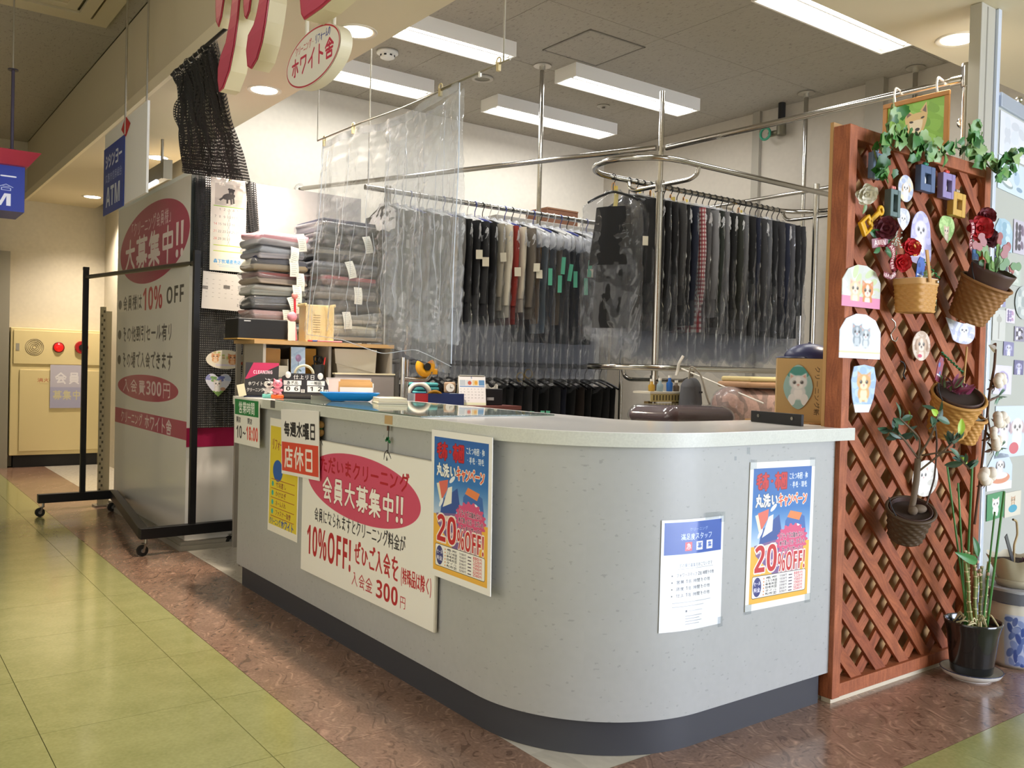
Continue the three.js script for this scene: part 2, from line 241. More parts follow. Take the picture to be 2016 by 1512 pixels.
// write a line: left x, top y, height h; width fits w when given. weight = stroke width as a share of h
function write(x, text, left, top, h, { w, color = '#222', weight = 0.11, edge, edgeWidth = 0, gap = 0.06, bold = true } = {}) {
  const font = (bold ? 'bold ' : '') + Math.round(h * 1.08) + 'px sans-serif';
  x.font = font; x.textBaseline = 'alphabetic'; x.lineJoin = x.lineCap = 'round';
  const chars = [...text], adv = chars.map((c) => GLYPH.has(c) ? h * (1 + gap) : c === ' ' ? h * 0.4 : x.measureText(c).width + h * gap * 0.5);
  const total = adv.reduce((a, b) => a + b, 0), k = w ? w / total : 1;
  for (const pass of edge ? [0, 1] : [1]) {
    let px = left;
    for (let i = 0; i < chars.length; i++) {
      const c = chars[i], g = GLYPH.get(c), col = pass ? color : edge;
      if (g) {
        x.strokeStyle = col; x.lineWidth = h * weight * (0.55 + 0.45 * Math.min(1, k)) + (pass ? 0 : edgeWidth * 2);
        pen(x, g, px + h * 0.03 * k, top, h * k / 20.5, h / 20.5, c >= 'ぁ' && c <= 'ん');
      } else if (c !== ' ') {
        x.save(); x.translate(px, top + h * 0.93); x.scale(k, 1.18); x.fillStyle = col;
        if (!pass) { x.strokeStyle = col; x.lineWidth = edgeWidth * 2; x.strokeText(c, 0, 0); }
        x.fillText(c, 0, 0); x.restore();
      }
      px += adv[i] * k;
    }
  }
  return left + total * k;
}
const oval = (x, cx, cy, rx, ry, fill, rot = 0) => { x.fillStyle = fill; x.beginPath(); x.ellipse(cx, cy, rx, ry, rot, 0, Math.PI * 2); x.fill(); };
const fillR = (x, c, a, b, w, h) => { x.fillStyle = c; x.fillRect(a, b, w, h); };
// ---------------------------------------------------------------- surface textures
const speck = noiseTex(256, (a, b, c) => { const v = 244 + a * 3 + b * 3 + c * 9; return [v, v, v]; });
const wallTex = tiled(noiseTex(256, (a, b, c) => { const v = 247 + a * 3 + b * 2 + c * 5; return [v, v - 1, v - 2]; }), 0.5, 0.5);
const ceilTex = noiseTex(512, (a, b, c, u, v) => {
  const f = noise(u * 90, v * 26, 4.2) + noise(u * 200, v * 60, 1.1) * 0.6, k = f > 0.5 ? -34 : 0; const q = 242 + b * 3 + c * 4 + k; return [q, q - 2, q - 6];
});
const greenTex = [0, 1, 2, 3].map((k) => noiseTex(256, (a, b, c, u, v) => {
  const m = noise(u * 4 + k * 9, v * 4, k) * 9 + b * 4 + c * 7 + noise(u * 40, v * 40, k + 3) * 6; return [160 + m, 161 + m * 0.9, 103 + m * 0.85];
}));
const brownTex = [0, 1, 2].map((k) => noiseTex(512, (a, b, c, u, v) => {
  const warp = noise(u * 5 + k, v * 5, 2) * 0.9, s = noise(u * 34 + warp * 9 + k * 7, v * 16 - warp * 6, 5.5 + k), s2 = noise(u * 80, v * 40, k + 1);
  const m = noise(u * 5, v * 5, k + 9) * 14 + c * 10 + (s > 0.3 ? 40 * (s - 0.2) * 2 : s < -0.42 ? -30 : 0) + s2 * 12; return [146 + m, 116 + m * 0.86, 97 + m * 0.76];
}));
const paleTex = noiseTex(512, (a, b, c, u, v) => { const w = noise(u * 4, v * 4, 1) * 2, s = noise(u * 18 + w, v * 14 - w, 8.1), m = b * 4 + c * 6 + (s > 0.3 ? -11 : 0); return [216 + m, 209 + m, 192 + m]; });
const floorMat = (map, r = 0.2) => phys(0xffffff, r, { map, clearcoat: 0.35, clearcoatRoughness: 0.12 });

// ---------------------------------------------------------------- floor
const floor = struct('floor', span(-3.6, 7, -0.12, -0.012, -8.35, 6.2), floorMat(tiled(greenTex[0], 2, 2)));
{
  const gm = greenTex.map((t) => floorMat(t, 0.19)), T = 0.505, gap = 0.0022;
  const gg = new Map();
  const tileGeo = (w, d) => { const k = w.toFixed(3) + d.toFixed(3); if (!gg.has(k)) { const g = new THREE.BoxGeometry(w - gap, 0.013, d - gap); const u = g.attributes.uv, p = g.attributes.position, nn = g.attributes.normal; for (let i = 0; i < u.count; i++) if (nn.getY(i) > 0.5) u.setXY(i, (p.getX(i) + w / 2) / T, (p.getZ(i) + d / 2) / T); gg.set(k, g); } return gg.get(k); };
  const tile = (x0, x1, z0, z1, mats, name) => part(floor, name, tileGeo(x1 - x0, z1 - z0), pick(mats), [(x0 + x1) / 2, -0.0065, (z0 + z1) / 2]);
  for (let j = -17; j <= 4; j++) {
    const z0 = -0.617 + 0.505 * j + 0.505, z1 = z0 + T;
    if (z0 < -8.3) continue;
    const cap = Math.min(z1, 0.41);
    if (z0 < 0.4) tile(-0.58, -0.41, Math.max(z0, -8.25), cap, gm, 'floor_tile'); else tile(-0.58, -0.41, z0, z1, gm, 'floor_tile');
    for (let i = 0; i < 4; i++) tile(-0.58 - T * (i + 1), -0.58 - T * i, Math.max(z0, -8.25), z1, gm, 'floor_tile');
  }
  for (let i = 0; i < 9; i++) for (let j = 0; j < 3; j++) { const z0 = 0.41 + (j ? 0.488 + T * (j - 1) : 0); tile(-0.41 + T * i, -0.41 + T * (i + 1), z0, j ? z0 + T : 0.898, gm, 'floor_tile'); }
  const bm = brownTex.map((t) => floorMat(t, 0.24));
  for (let j = 0; j < 17; j++) { const z1 = 0.41 - j * T; tile(-0.41, 0.03, Math.max(-8.25, z1 - T), z1, bm, 'border_tile'); }
  for (let i = 0; i < 13; i++) tile(0.03 + T * i, 0.03 + T * (i + 1), -0.045, 0.41, bm, 'border_tile');
  const pm = [floorMat(paleTex, 0.22)];
  for (let i = 0; i < 2; i++) for (let j = 0; j < 12; j++) tile(0.03 + T * i, 0.03 + T * (i + 1), -8.25 + T * j, -8.25 + T * (j + 1), pm, 'pale_tile');
  part(floor, 'shop_flooring', span(1.04, 4.3, -0.013, -0.001, -4.72, -0.047), pm[0]);
  part(floor, 'shop_flooring', span(0.03, 1.04, -0.013, -0.001, -2.19, -0.047), pm[0]);
}
// ---------------------------------------------------------------- walls
const wallMat = std(0xeae4d6, 0.75, 0, { map: wallTex });
const hallMat = std(0xcfc8b4, 0.7, 0, { map: wallTex });
const greyPanel = std(0xb9b5b2, 0.7, 0, { map: wallTex });
struct('wall_far', boxUV(span(-3.7, 0.68, 0, 3.3, -8.35, -8.25)), hallMat);
struct('wall_left', boxUV(span(-3.7, -3.6, 0, 3.3, -8.35, 6.3)), hallMat);
{ // wall behind the camera, with the glazed entrance
  struct('wall_behind', boxUV(merge([span(-3.7, 1.35, 0, 3.3, 6.2, 6.3), span(5.85, 7.1, 0, 3.3, 6.2, 6.3), span(1.35, 5.85, 2.45, 3.3, 6.2, 6.3)])), hallMat);
  const win = struct('window_1', span(1.35, 5.85, 0.05, 2.45, 6.22, 6.23), std(0xffffff, 0.4, 0, { emissive: DAY, emissiveIntensity: DAY_POWER * 0.5 }));
  part(win, 'window_frame', merge([span(1.35, 1.43, 0, 2.45, 6.18, 6.26), span(5.77, 5.85, 0, 2.45, 6.18, 6.26), span(1.43, 5.77, 2.37, 2.45, 6.18, 6.26), span(1.43, 5.77, 0, 0.08, 6.18, 6.26), span(3.57, 3.63, 0.08, 2.37, 6.18, 6.26)]), steel);
  struct('wall_hall_right', boxUV(span(7, 7.1, 0, 3.3, -0.6, 6.3)), hallMat);
}
{ // lit shopfront across the hall
  const win = struct('window_2', span(-3.6, -3.585, 0.35, 2.35, -2.4, 2.8), std(0xffffff, 0.5, 0, { emissive: SHOP, emissiveIntensity: SHOP_POWER * 0.5 }));
  part(win, 'window_frame', merge([span(-3.6, -3.55, 0.28, 0.35, -2.47, 2.87), span(-3.6, -3.55, 2.35, 2.42, -2.47, 2.87), span(-3.6, -3.55, 0.35, 2.35, -2.47, -2.4), span(-3.6, -3.55, 0.35, 2.35, 2.8, 2.87), span(-3.6, -3.56, 0.35, 2.35, 0.17, 0.23)]), steel);
}
{ // back wall of the shop: cream above, a grey board below
  struct('wall_back', boxUV(span(0.48, 4.4, 0, 3.2, -4.82, -4.72)), wallMat);
  struct('wall_right', boxUV(span(4.3, 4.4, 0, 3.2, -4.72, -0.5)), std(0xc6bfb2, 0.75, 0, { map: wallTex }));
  struct('wall_hall_end', boxUV(span(4.3, 7.1, 0, 3.2, -0.6, -0.5)), hallMat);
  struct('wall_inner', boxUV(span(0.58, 0.68, 0, 3.2, -8.25, -4.82)), hallMat);
}
for (const [n, z, w, d] of [[1, -2.86, 0.07, 0.03], [2, -1.78, 0.14, 0.06]]) struct('pillar_strip_' + n, boxUV(span(4.3 - d, 4.3, 0, 3.2, z - w, z)), std(0xa39d90, 0.7));
// ---------------------------------------------------------------- ceiling
const ceilMat = std(0xb2ada3, 0.85, 0, { map: tiled(ceilTex, 1, 1) });
const ceiling = struct('ceiling', span(-3.7, 7.1, 3.212, 3.3, -8.35, 6.3), std(0x8f897c, 0.9));
{
  const gx = [], gz = [], S = 0.9165;
  for (let x = 0.5; x < 4.3;) { const n = Math.min(4.3, x < 0.6 ? 0.72 : x + S); gx.push([x, n]); x = n; }
  for (let z = -0.4; z > -4.72;) { const n = Math.max(-4.72, z > -0.41 ? -0.44 - 0.92 + 0.0 : z - 0.92); gz.push([n, z]); z = n; }
  for (const [x0, x1] of gx) for (const [z0, z1] of gz) {
    const g = box(x1 - x0 - 0.004, 0.012, z1 - z0 - 0.004), u = g.attributes.uv, p = g.attributes.position; for (let i = 0; i < u.count; i++) u.setXY(i, p.getX(i) + x0 * 3, p.getZ(i) + z0 * 5);
    part(ceiling, 'ceiling_panel', g, ceilMat, [(x0 + x1) / 2, 3.206, (z0 + z1) / 2]);
  }
  for (let i = 0; i < 4; i++) for (let j = 0; j < 8; j++) { const x1 = -0.15 - i * 0.9165, z0 = -8.25 + j * 1.83; part(ceiling, 'ceiling_panel', boxUV(box(0.9125, 0.012, 1.826)), ceilMat, [x1 - 0.458, 3.206, z0 + 0.915]); }
}
// ---------------------------------------------------------------- soffit over the counter, following its curve
function LShape(xo, zo, R, xi, zi, r, zEnd, xEnd) {  // drawn in (x, -z)
  const s = new THREE.Shape();
  s.moveTo(xo, -zEnd); s.lineTo(xo, -(zo - R)); s.absarc(xo + R, -(zo - R), R, Math.PI, Math.PI * 1.5, false); s.lineTo(xEnd, -zo);
  s.lineTo(xEnd, -zi); s.lineTo(xi + r, -zi); s.absarc(xi + r, -(zi - r), r, Math.PI * 1.5, Math.PI, true); s.lineTo(xi, -zEnd); s.closePath();
  return s;
}
const upright = (shape, y0, y1, seg = 40) => { const g = extrude(shape, y1 - y0, 0, seg); g.rotateX(-Math.PI / 2); return g.translate(0, y0, 0); };
const soffitMat = std(0xcdc1a4, 0.62);
struct('trim_1', boxUV(upright(LShape(-0.145, 0.145, 0.62, 0.48, -0.5, 0.35, -8.25, 7), 2.63, 3.2)), soffitMat);
struct('trim_2', upright(LShape(-0.168, 0.168, 0.64, -0.145, 0.145, 0.617, -8.25, 7), 2.63, 2.695), std(0xe2d6b8, 0.5));

// ---------------------------------------------------------------- the counter
const counterMat = std(0xb4b5b2, 0.42, 0, { map: tiled(noiseTex(512, (a, b, c, u, v) => { const s = noise(u * 90, v * 150, 3.3), k = s > 0.6 ? -26 : 0, m = 244 + a * 4 + b * 2 + c * 3 + k; return [m, m, m]; }), 0.8, 0.8) });
const counter = thing('service_counter', 'long grey service counter with a rounded corner and dark kickboard', 'counter');
{
  const end = (s) => s;
  const body = upright(LShape(0, 0, 0.47, 0.55, -0.36, 0.12, -2.56, 1.11), 0.105, 0.887);
  part(counter, 'body', boxUV(body), counterMat);
  part(counter, 'kickboard', boxUV(upright(LShape(0.022, -0.022, 0.45, 0.52, -0.33, 0.1, -2.54, 1.09), 0, 0.106)), std(0x3b3c41, 0.5));
}
const topEdge = std(0xd2d4c9, 0.4, 0, { map: tiled(speck, 3, 3) });
const topFace = phys(0xf0eeea, 0.3, { clearcoat: 0.5, clearcoatRoughness: 0.06 });
const countertop = thing('countertop', 'pale laminate countertop with a rounded corner on the grey counter', 'countertop');
part(countertop, 'edge_band', boxUV(upright(LShape(-0.03, 0.03, 0.5, 0.635, -0.4, 0.2, -2.575, 1.175), 0.8875, 0.927)), topEdge);
part(countertop, 'laminate', upright(LShape(-0.0295, 0.0295, 0.5, 0.634, -0.399, 0.2, -2.574, 1.174), 0.927, 0.9285), topFace);
// ---------------------------------------------------------------- fluorescent fixtures on the shop ceiling
const housing = std(0xf0ede6, 0.45);
{
  const g1 = merge([box(1.25, 0.012, 0.23, 0, -0.006, 0), box(1.25, 0.085, 0.012, 0, -0.05, 0.109), box(1.25, 0.085, 0.012, 0, -0.05, -0.109), box(0.012, 0.085, 0.206, 0.619, -0.05, 0), box(0.012, 0.085, 0.206, -0.619, -0.05, 0)]);
  const refl = merge([at(box(1.22, 0.004, 0.07), 0, -0.07, 0.075, -0.6), at(box(1.22, 0.004, 0.07), 0, -0.07, -0.075, 0.6)]);
  const lampMat = std(0xffffff, 0.5, 0, { emissive: TUBE, emissiveIntensity: 7 });
  const where = [[3.06, -4.0, 'ceiling fixture nearest the back corner, behind the tall chrome pole'], [3.05, -3.07, 'ceiling fixture beside the square ceiling hatch'], [1.27, -4.05, 'ceiling fixture partly behind the top of the clear vinyl curtain'], [1.27, -3.04, 'ceiling fixture next to the round smoke detector'], [2.97, -1.3, 'ceiling fixture at upper right, beside the soffit downlight'], [1.2, -1.3, 'ceiling fixture hidden above the counter soffit']];
  for (const [x, z, l] of where) {
    const t = thing('ceiling_light', 'long white fluorescent ' + l, 'ceiling light', [x, 3.2, z], 0, 'fluorescent ceiling fixtures');
    part(t, 'housing', g1, housing); part(t, 'reflector', refl, housing);
    part(t, 'lamp_diffuser', rbox(1.2, 0.03, 0.15, 0.012, 0, -0.072, 0), lampMat);
    areaLight(TUBE, TUBE_POWER, 1.16, 0.15, [x, 3.1, z], [x, 0, z + 1e-4]);
  }
}
// ---------------------------------------------------------------- downlights let into the soffit
{
  const ring = lathe([[0.07, 0.012], [0.072, -0.002], [0.092, -0.006], [0.096, 0], [0.096, 0.002]], 36), disc = new THREE.CylinderGeometry(0.071, 0.071, 0.004, 32);
  const glow = std(0xffffff, 0.5, 0, { emissive: WARM, emissiveIntensity: 9 }), trim = std(0xcfc6b2, 0.35, 0.2);
  const list = [[0.321, -2.03, 'beside the oval shop sign'], [0.325, -3.18, 'above the black mesh curtain'], [0.33, -5.37, 'above the white panel beside the blue bank sign'], [0.31, -7.55, 'at the far end of the hall'], [2.45, -0.33, 'above the wooden trellis']];
  for (const [x, z, l] of list) {
    const t = thing('downlight', 'round warm soffit downlight ' + l, 'downlight', [x, 2.63, z], 0, 'soffit downlights');
    part(t, 'trim_ring', ring, trim); part(t, 'lamp_disc', disc, glow, [0, -0.0015, 0]);
    const s = new THREE.SpotLight(WARM, SPOT_POWER, 0, 1.05, 0.7, 2); s.position.set(x, 2.612, z); s.target.position.set(x, 0, z); s.castShadow = true; s.shadow.radius = 3; scene.add(s, s.target);
  }
}
// luminous panels of the hall ceiling behind the camera
{
  const m = std(0xffffff, 0.5, 0, { emissive: TUBE, emissiveIntensity: HALL_POWER });
  [[-2.2, 3.2, 'behind the camera at left'], [1.6, 3.6, 'behind the camera in the middle'], [4.6, 3.2, 'behind the camera at right'], [-2.6, -0.4, 'beyond the left edge of the frame']].forEach(([x, z, l]) => {
    const t = thing('ceiling_light_panel', 'square luminous hall ceiling panel ' + l, 'ceiling light', [x, 3.2, z], 0, 'hall ceiling panels');
    part(t, 'frame', merge([box(1.2, 0.03, 0.05, 0, -0.015, 0.575), box(1.2, 0.03, 0.05, 0, -0.015, -0.575), box(0.05, 0.03, 1.1, 0.575, -0.015, 0), box(0.05, 0.03, 1.1, -0.575, -0.015, 0)]), housing);
    part(t, 'lamp_diffuser', box(1.1, 0.012, 1.1, 0, -0.02, 0), m);
  });
}
// ---------------------------------------------------------------- small fittings on the ceiling
{
  const t = thing('ceiling_hatch', 'square metal-edged access hatch in the white ceiling panels', 'hatch', [2.342, 3.2, -2.686]);
  const e = std(0x8a867c, 0.4, 0.7), s = 0.232;
  part(t, 'frame', merge([box(0.475, 0.008, 0.012, 0, -0.002, s), box(0.475, 0.008, 0.012, 0, -0.002, -s), box(0.012, 0.008, 0.475, s, -0.002, 0), box(0.012, 0.008, 0.475, -s, -0.002, 0)]), e);
  part(t, 'hatch_panel', boxUV(box(0.446, 0.006, 0.446, 0, -0.002, 0)), ceilMat); part(t, 'latch', box(0.03, 0.004, 0.008, -0.02, -0.008, -0.226), e);
  const d = thing('smoke_detector', 'round white smoke detector on the ceiling between two fluorescent fixtures', 'smoke detector', [1.333, 3.2, -3.618]);
  part(d, 'base', lathe([[0, 0], [0.07, 0], [0.072, -0.02], [0.06, -0.028], [0, -0.028]]), white); part(d, 'sensor_head', lathe([[0.05, -0.026], [0.048, -0.048], [0.03, -0.056], [0, -0.057]]), white);
  for (let i = 0; i < 8; i++) part(d, 'slot', box(0.016, 0.01, 0.004, 0, 0, 0), black, [Math.cos(i * 0.785) * 0.049, -0.037, Math.sin(i * 0.785) * 0.049], [0, -i * 0.785 + Math.PI / 2, 0]);
  const sp = thing('ceiling_speaker', 'small round grey ceiling speaker behind the vinyl curtain hook', 'speaker', [2.131, 3.2, -3.655]);
  part(sp, 'rim', lathe([[0.055, 0], [0.078, 0], [0.08, -0.012], [0.06, -0.016], [0.055, -0.008]]), std(0xb9b4a8, 0.5)); part(sp, 'grille', lathe([[0, -0.004], [0.056, -0.006]]), std(0x8d887b, 0.7));
  const sk = thing('sprinkler_rose', 'tiny round sprinkler rose on the ceiling behind the fluorescent fixture', 'sprinkler', [3.248, 3.2, -3.583]);
  part(sk, 'plate', lathe([[0, 0], [0.05, 0], [0.05, -0.008], [0.02, -0.012], [0, -0.012]]), std(0xb0aa9c, 0.5)); part(sk, 'nozzle', lathe([[0.012, -0.01], [0.012, -0.024], [0.025, -0.026], [0, -0.03]]), steel);
  const pp = thing('drain_pipe', 'black pipe with a brass valve coming down the right wall', 'pipe', [4.23, 2.3, -2.62]);
  part(pp, 'pipe', bar([0, 0.74, 0], [0, 0.9, 0], 0.028), matBlack); part(pp, 'valve_body', merge([cyl(0.036, 0.036, 0.09, 0, 0.7, 0), bar([-0.0, 0.68, 0], [-0.0, 0.68, -0.11], 0.022)]), std(0x6f6a58, 0.5, 0.6)); part(pp, 'valve_handle', at(new THREE.TorusGeometry(0.045, 0.01, 8, 18), -0.04, 0.68, -0.12, 0, Math.PI / 2), std(0x2f8a6a, 0.5));
}
{ // square air outlet in the hall ceiling, top left of the photograph
  const t = thing('ceiling_air_vent', 'square beige air vent set in the dim hall ceiling', 'air vent', [-0.78, 3.2, -3.85]);
  const m = std(0xc6bb9c, 0.6);
  const sq = (s, w, y, h) => merge([box(2 * s, h, w, 0, y, s - w / 2), box(2 * s, h, w, 0, y, -s + w / 2), box(w, h, 2 * s - 2 * w, s - w / 2, y, 0), box(w, h, 2 * s - 2 * w, -s + w / 2, y, 0)]);
  part(t, 'outer_frame', sq(0.52, 0.1, -0.012, 0.024), m); part(t, 'middle_frame', sq(0.4, 0.07, -0.03, 0.02), m); part(t, 'inner_frame', sq(0.31, 0.06, -0.022, 0.02), m); part(t, 'grille', box(0.5, 0.01, 0.5, 0, -0.018, 0), m);
}
// ---------------------------------------------------------------- printed signs
const ALONG = -Math.PI / 2;                        // a board turned to face the hall, along the long side of the counter
function printed(map, edge = white, rough = 0.5, coat = 0) { const f = phys(0xffffff, rough, { map, clearcoat: coat, clearcoatRoughness: 0.1 }); return [edge, edge, edge, edge, f, edge]; }
const RED = '#b5232c', PINK = '#b8234f', INK = '#26242a';

const memberTex = canvas(1024, 540, (x, W, H) => {
  fillR(x, '#efece2', 0, 0, W, H);
  x.save(); x.translate(490, 150); x.rotate(0.02); oval(x, 0, 0, 440, 122, '#d0506c'); x.restore();
  write(x, 'ただいまクリーニング', 165, 58, 62, { w: 690, color: '#b01c2a', weight: 0.13 });
  write(x, '会員大募集中!!', 185, 135, 98, { w: 640, color: '#f4f1e6', weight: 0.12, edge: '#a12338', edgeWidth: 3 });
  write(x, '会員になられますとクリーニング料金が', 120, 268, 56, { w: 720, color: INK, weight: 0.1 });
  write(x, '10%OFF!', 52, 345, 128, { w: 400, color: RED });
  write(x, 'ぜひご入会を', 468, 345, 84, { w: 330, color: RED, weight: 0.12 });
  write(x, '(特殊品は除く)', 812, 372, 56, { w: 195, color: RED, weight: 0.11 });
  write(x, '入会金', 452, 456, 56, { w: 165, color: RED, weight: 0.08 }); write(x, '300', 640, 448, 68, { w: 160, color: RED, bold: true }); write(x, '円', 806, 468, 44, { color: RED, weight: 0.07 });
});
const posterTex = canvas(720, 1010, (x, W, H) => {
  fillR(x, '#f1efe8', 0, 0, W, H);
  const g = x.createLinearGradient(0, 40, 0, 560); g.addColorStop(0, '#2a63ad'); g.addColorStop(0.55, '#2f74bb'); g.addColorStop(1, '#b9cfe6');
  x.fillStyle = g; x.fillRect(36, 44, W - 72, 540);
  fillR(x, '#efb544', 36, 575, W - 72, 390);
  write(x, '毛布・布団', 70, 76, 120, { w: 335, color: '#c8202e', weight: 0.15, edge: '#7e1b34', edgeWidth: 5 });
  write(x, 'こたつ布団・和', 425, 84, 48, { w: 215, color: '#eef3f6', weight: 0.11 }); write(x, '・羊毛・羽毛', 430, 146, 48, { w: 205, color: '#eef3f6', weight: 0.11 });
  write(x, '丸洗い', 66, 220, 96, { w: 245, color: '#f4f4ec', weight: 0.15, edge: '#3b4657', edgeWidth: 3 });
  write(x, 'キャンペーン', 315, 226, 90, { w: 330, color: '#e2522c', weight: 0.14, edge: '#f4e2cf', edgeWidth: 6 });
  const poly = (c, p) => { x.fillStyle = c; x.beginPath(); p.forEach(([a, b], i) => i ? x.lineTo(a, b) : x.moveTo(a, b)); x.closePath(); x.fill(); };
  poly('#efe6c8', [[70, 365], [110, 355], [150, 455], [115, 480]]); poly('#dd6d5e', [[98, 350], [215, 325], [205, 395], [140, 470]]);
  poly('#33549c', [[140, 470], [330, 370], [360, 480], [300, 560], [120, 570]]); poly('#f2efdf', [[215, 380], [265, 365], [260, 480], [150, 520]]);
  poly('#3a6bb3', [[400, 420], [470, 350], [620, 400], [650, 560], [390, 580]]); poly('#e8864f', [[420, 395], [455, 350], [590, 375], [560, 425]]);
  poly('#a84674', [[330, 500], [470, 450], [440, 560], [340, 570]]); poly('#7d5f95', [[70, 570], [330, 540], [420, 640], [420, 780], [330, 820], [90, 640]]);
  poly('#e7d2c6', [[100, 585], [300, 560], [330, 590], [150, 620]]); for (let i = 0; i < 60; i++) oval(x, 120 + (i * 37) % 250, 620 + (i * 53) % 150, 9, 5, '#d9bcc6', i);
  poly('#cdaab0', [[350, 690], [640, 640], [560, 830], [380, 860]]);
  for (const [a, b, r] of [[265, 320, 0.6], [560, 470, -0.5], [130, 490, 0.9], [460, 540, -0.6]]) oval(x, a, b, 40, 15, '#eef2f4', -r);
  x.fillStyle = '#d6527f'; x.beginPath(); for (let i = 0; i <= 72; i++) { const a = i / 72 * Math.PI * 2, q = i % 4 < 2 ? 1.07 : 0.93; x.lineTo(485 + Math.cos(a) * 170 * q, 560 + Math.sin(a) * 112 * q); } x.fill();
  write(x, 'ドライでは取れない', 345, 505, 40, { w: 270, color: '#3c1830', weight: 0.12, edge: '#f7d3df', edgeWidth: 2 }); write(x, '水で洗って汚・ヨゴレも', 345, 555, 40, { w: 290, color: '#3c1830', weight: 0.12, edge: '#f7d3df', edgeWidth: 2 }); write(x, 'スッキリサッパリ', 370, 605, 42, { w: 245, color: '#3c1830', weight: 0.13, edge: '#f7d3df', edgeWidth: 2 });
  write(x, '20', 74, 570, 200, { w: 260, color: '#c3212d', edge: '#f4e9df', edgeWidth: 9 }); write(x, '%OFF!', 330, 640, 140, { w: 320, color: '#c3212d', edge: '#f4e9df', edgeWidth: 8 });
  x.fillStyle = '#f4f2ea'; x.strokeStyle = '#4a4344'; x.lineWidth = 4; x.beginPath(); x.roundRect(64, 780, W - 128, 150, 14); x.fill(); x.stroke();
  oval(x, 118, 855, 44, 66, '#34397c'); write(x, 'セール', 82, 815, 32, { w: 72, color: '#eceaf5', weight: 0.13 }); write(x, '料金', 84, 858, 34, { w: 68, color: '#eceaf5', weight: 0.12 });
  ['毛布', 'こたつ布団', '羊毛布団', '羽毛布団', 'タイル', '和布団'].forEach((s, i) => { oval(x, 188, 803 + i * 22, 6, 6, '#d98b4a'); write(x, s, 205, 793 + i * 22, 18, { w: 130, color: INK, weight: 0.14 }); write(x, (1100 + i * 430) + '円', 360, 793 + i * 22, 17, { w: 86, color: '#5a4a58', weight: 0.1 }); fillR(x, '#4b3a52', 462, 801 + i * 22, 40, 7); write(x, (880 + i * 340) + '円', 522, 791 + i * 22, 20, { w: 104, color: '#cf2b3c', weight: 0.12 }); });
});
const yellowTex = canvas(420, 640, (x, W, H) => {
  fillR(x, '#f2ede0', 0, 0, W, H); fillR(x, '#e7cf37', 14, 44, W - 28, H - 84);
  write(x, 'リフォーム', 40, 110, 66, { w: 190, color: '#a2523a', weight: 0.12 }); oval(x, 130, 290, 70, 60, '#2a5fae');
  ['寸法直し', 'かけはぎ', 'ネーム入れ', 'ファスナー取替'].forEach((s, i) => { fillR(x, '#a9572e', 40, 340 + i * 52, 330, 4); oval(x, 62, 368 + i * 52, 15, 15, '#3fb1a2'); write(x, s, 106, 352 + i * 52, 32, { w: i === 3 ? 220 : 150, color: '#8d4a35', weight: 0.11 }); });
  fillR(x, '#a9572e', 40, 548, 330, 4); write(x, 'クリーニング', 26, 560, 38, { w: 160, color: '#2d5a8c', weight: 0.13 }); write(x, 'ホワイト', 192, 554, 48, { w: 180, color: '#2d4fa2', weight: 0.15 });
});
const hoursTex = canvas(480, 330, (x, W, H) => {
  fillR(x, '#efeee6', 0, 0, W, H); fillR(x, '#15803f', 14, 14, W - 28, 110); write(x, '営業時間', 90, 30, 82, { w: 310, color: '#e8efe6', weight: 0.12 });
  write(x, '開店', 44, 140, 40, { w: 90, color: INK, weight: 0.13 }); write(x, '閉店', 262, 140, 40, { w: 90, color: INK, weight: 0.13 });
  write(x, '10', 40, 200, 96, { w: 120, color: INK }); write(x, '〜', 168, 220, 60, { color: INK, weight: 0.16 }); write(x, '18:00', 236, 196, 100, { w: 225, color: '#df4634', edge: '#f6c4ba', edgeWidth: 3 });
});
const closedTex = canvas(560, 400, (x, W, H) => {
  fillR(x, '#efece6', 0, 0, W, H); fillR(x, '#dc4a33', 8, 200, W - 16, 180);
  write(x, '毎週水曜日', 44, 72, 98, { w: 480, color: '#222125', weight: 0.14 }); write(x, '店休日', 44, 222, 140, { w: 450, color: '#f2ece2', weight: 0.12 });
});
const staffTex = canvas(480, 660, (x, W, H) => {
  fillR(x, '#edeff0', 0, 0, W, H); fillR(x, '#2553ad', 18, 16, W - 36, 190);
  write(x, 'クリーニング', 190, 52, 20, { w: 150, color: '#9db5dd', weight: 0.1 }); write(x, '満足度スタッフ', 128, 84, 40, { w: 252, color: '#d7e4f6', weight: 0.1 });
  fillR(x, '#d42433', 160, 136, 52, 52); write(x, '急', 168, 142, 38, { color: '#f6dede', weight: 0.1 }); for (const [k, s] of [[0, '募'], [1, '集']]) { fillR(x, '#f2f4f8', 246 + k * 86, 136, 52, 52); write(x, s, 254 + k * 86, 142, 38, { color: '#2553ad', weight: 0.09 }); }
  write(x, '下の業の募集をおこないます', 120, 262, 24, { w: 270, color: '#777f8c', weight: 0.08 }); fillR(x, '#9aa0a8', 115, 292, 280, 2);
  ['フォワースタッフ 2名 時間その他', '営業 1名 時間その他', '店度 1名 時間その他', '仕上 1名 時間その他'].forEach((s, i) => { fillR(x, '#42464d', 72, 326 + i * 40, 8, 8); write(x, s, 104, 318 + i * 40, 22, { w: i ? 268 : 300, color: '#4b4f57', weight: 0.1 }); });
  for (let i = 0; i < 2; i++) fillR(x, '#a7abb2', 80, 490 + i * 24, 300 - i * 60, 3); fillR(x, '#4b4f57', 176, 540, 12, 12); fillR(x, '#b9bdc4', 200, 545, 110, 3); for (let i = 0; i < 4; i++) fillR(x, '#8f949c', 176, 574 + i * 16, 130 - (i % 2) * 20, 3);
});
const signBack = std(0xd9d3c3, 0.6);
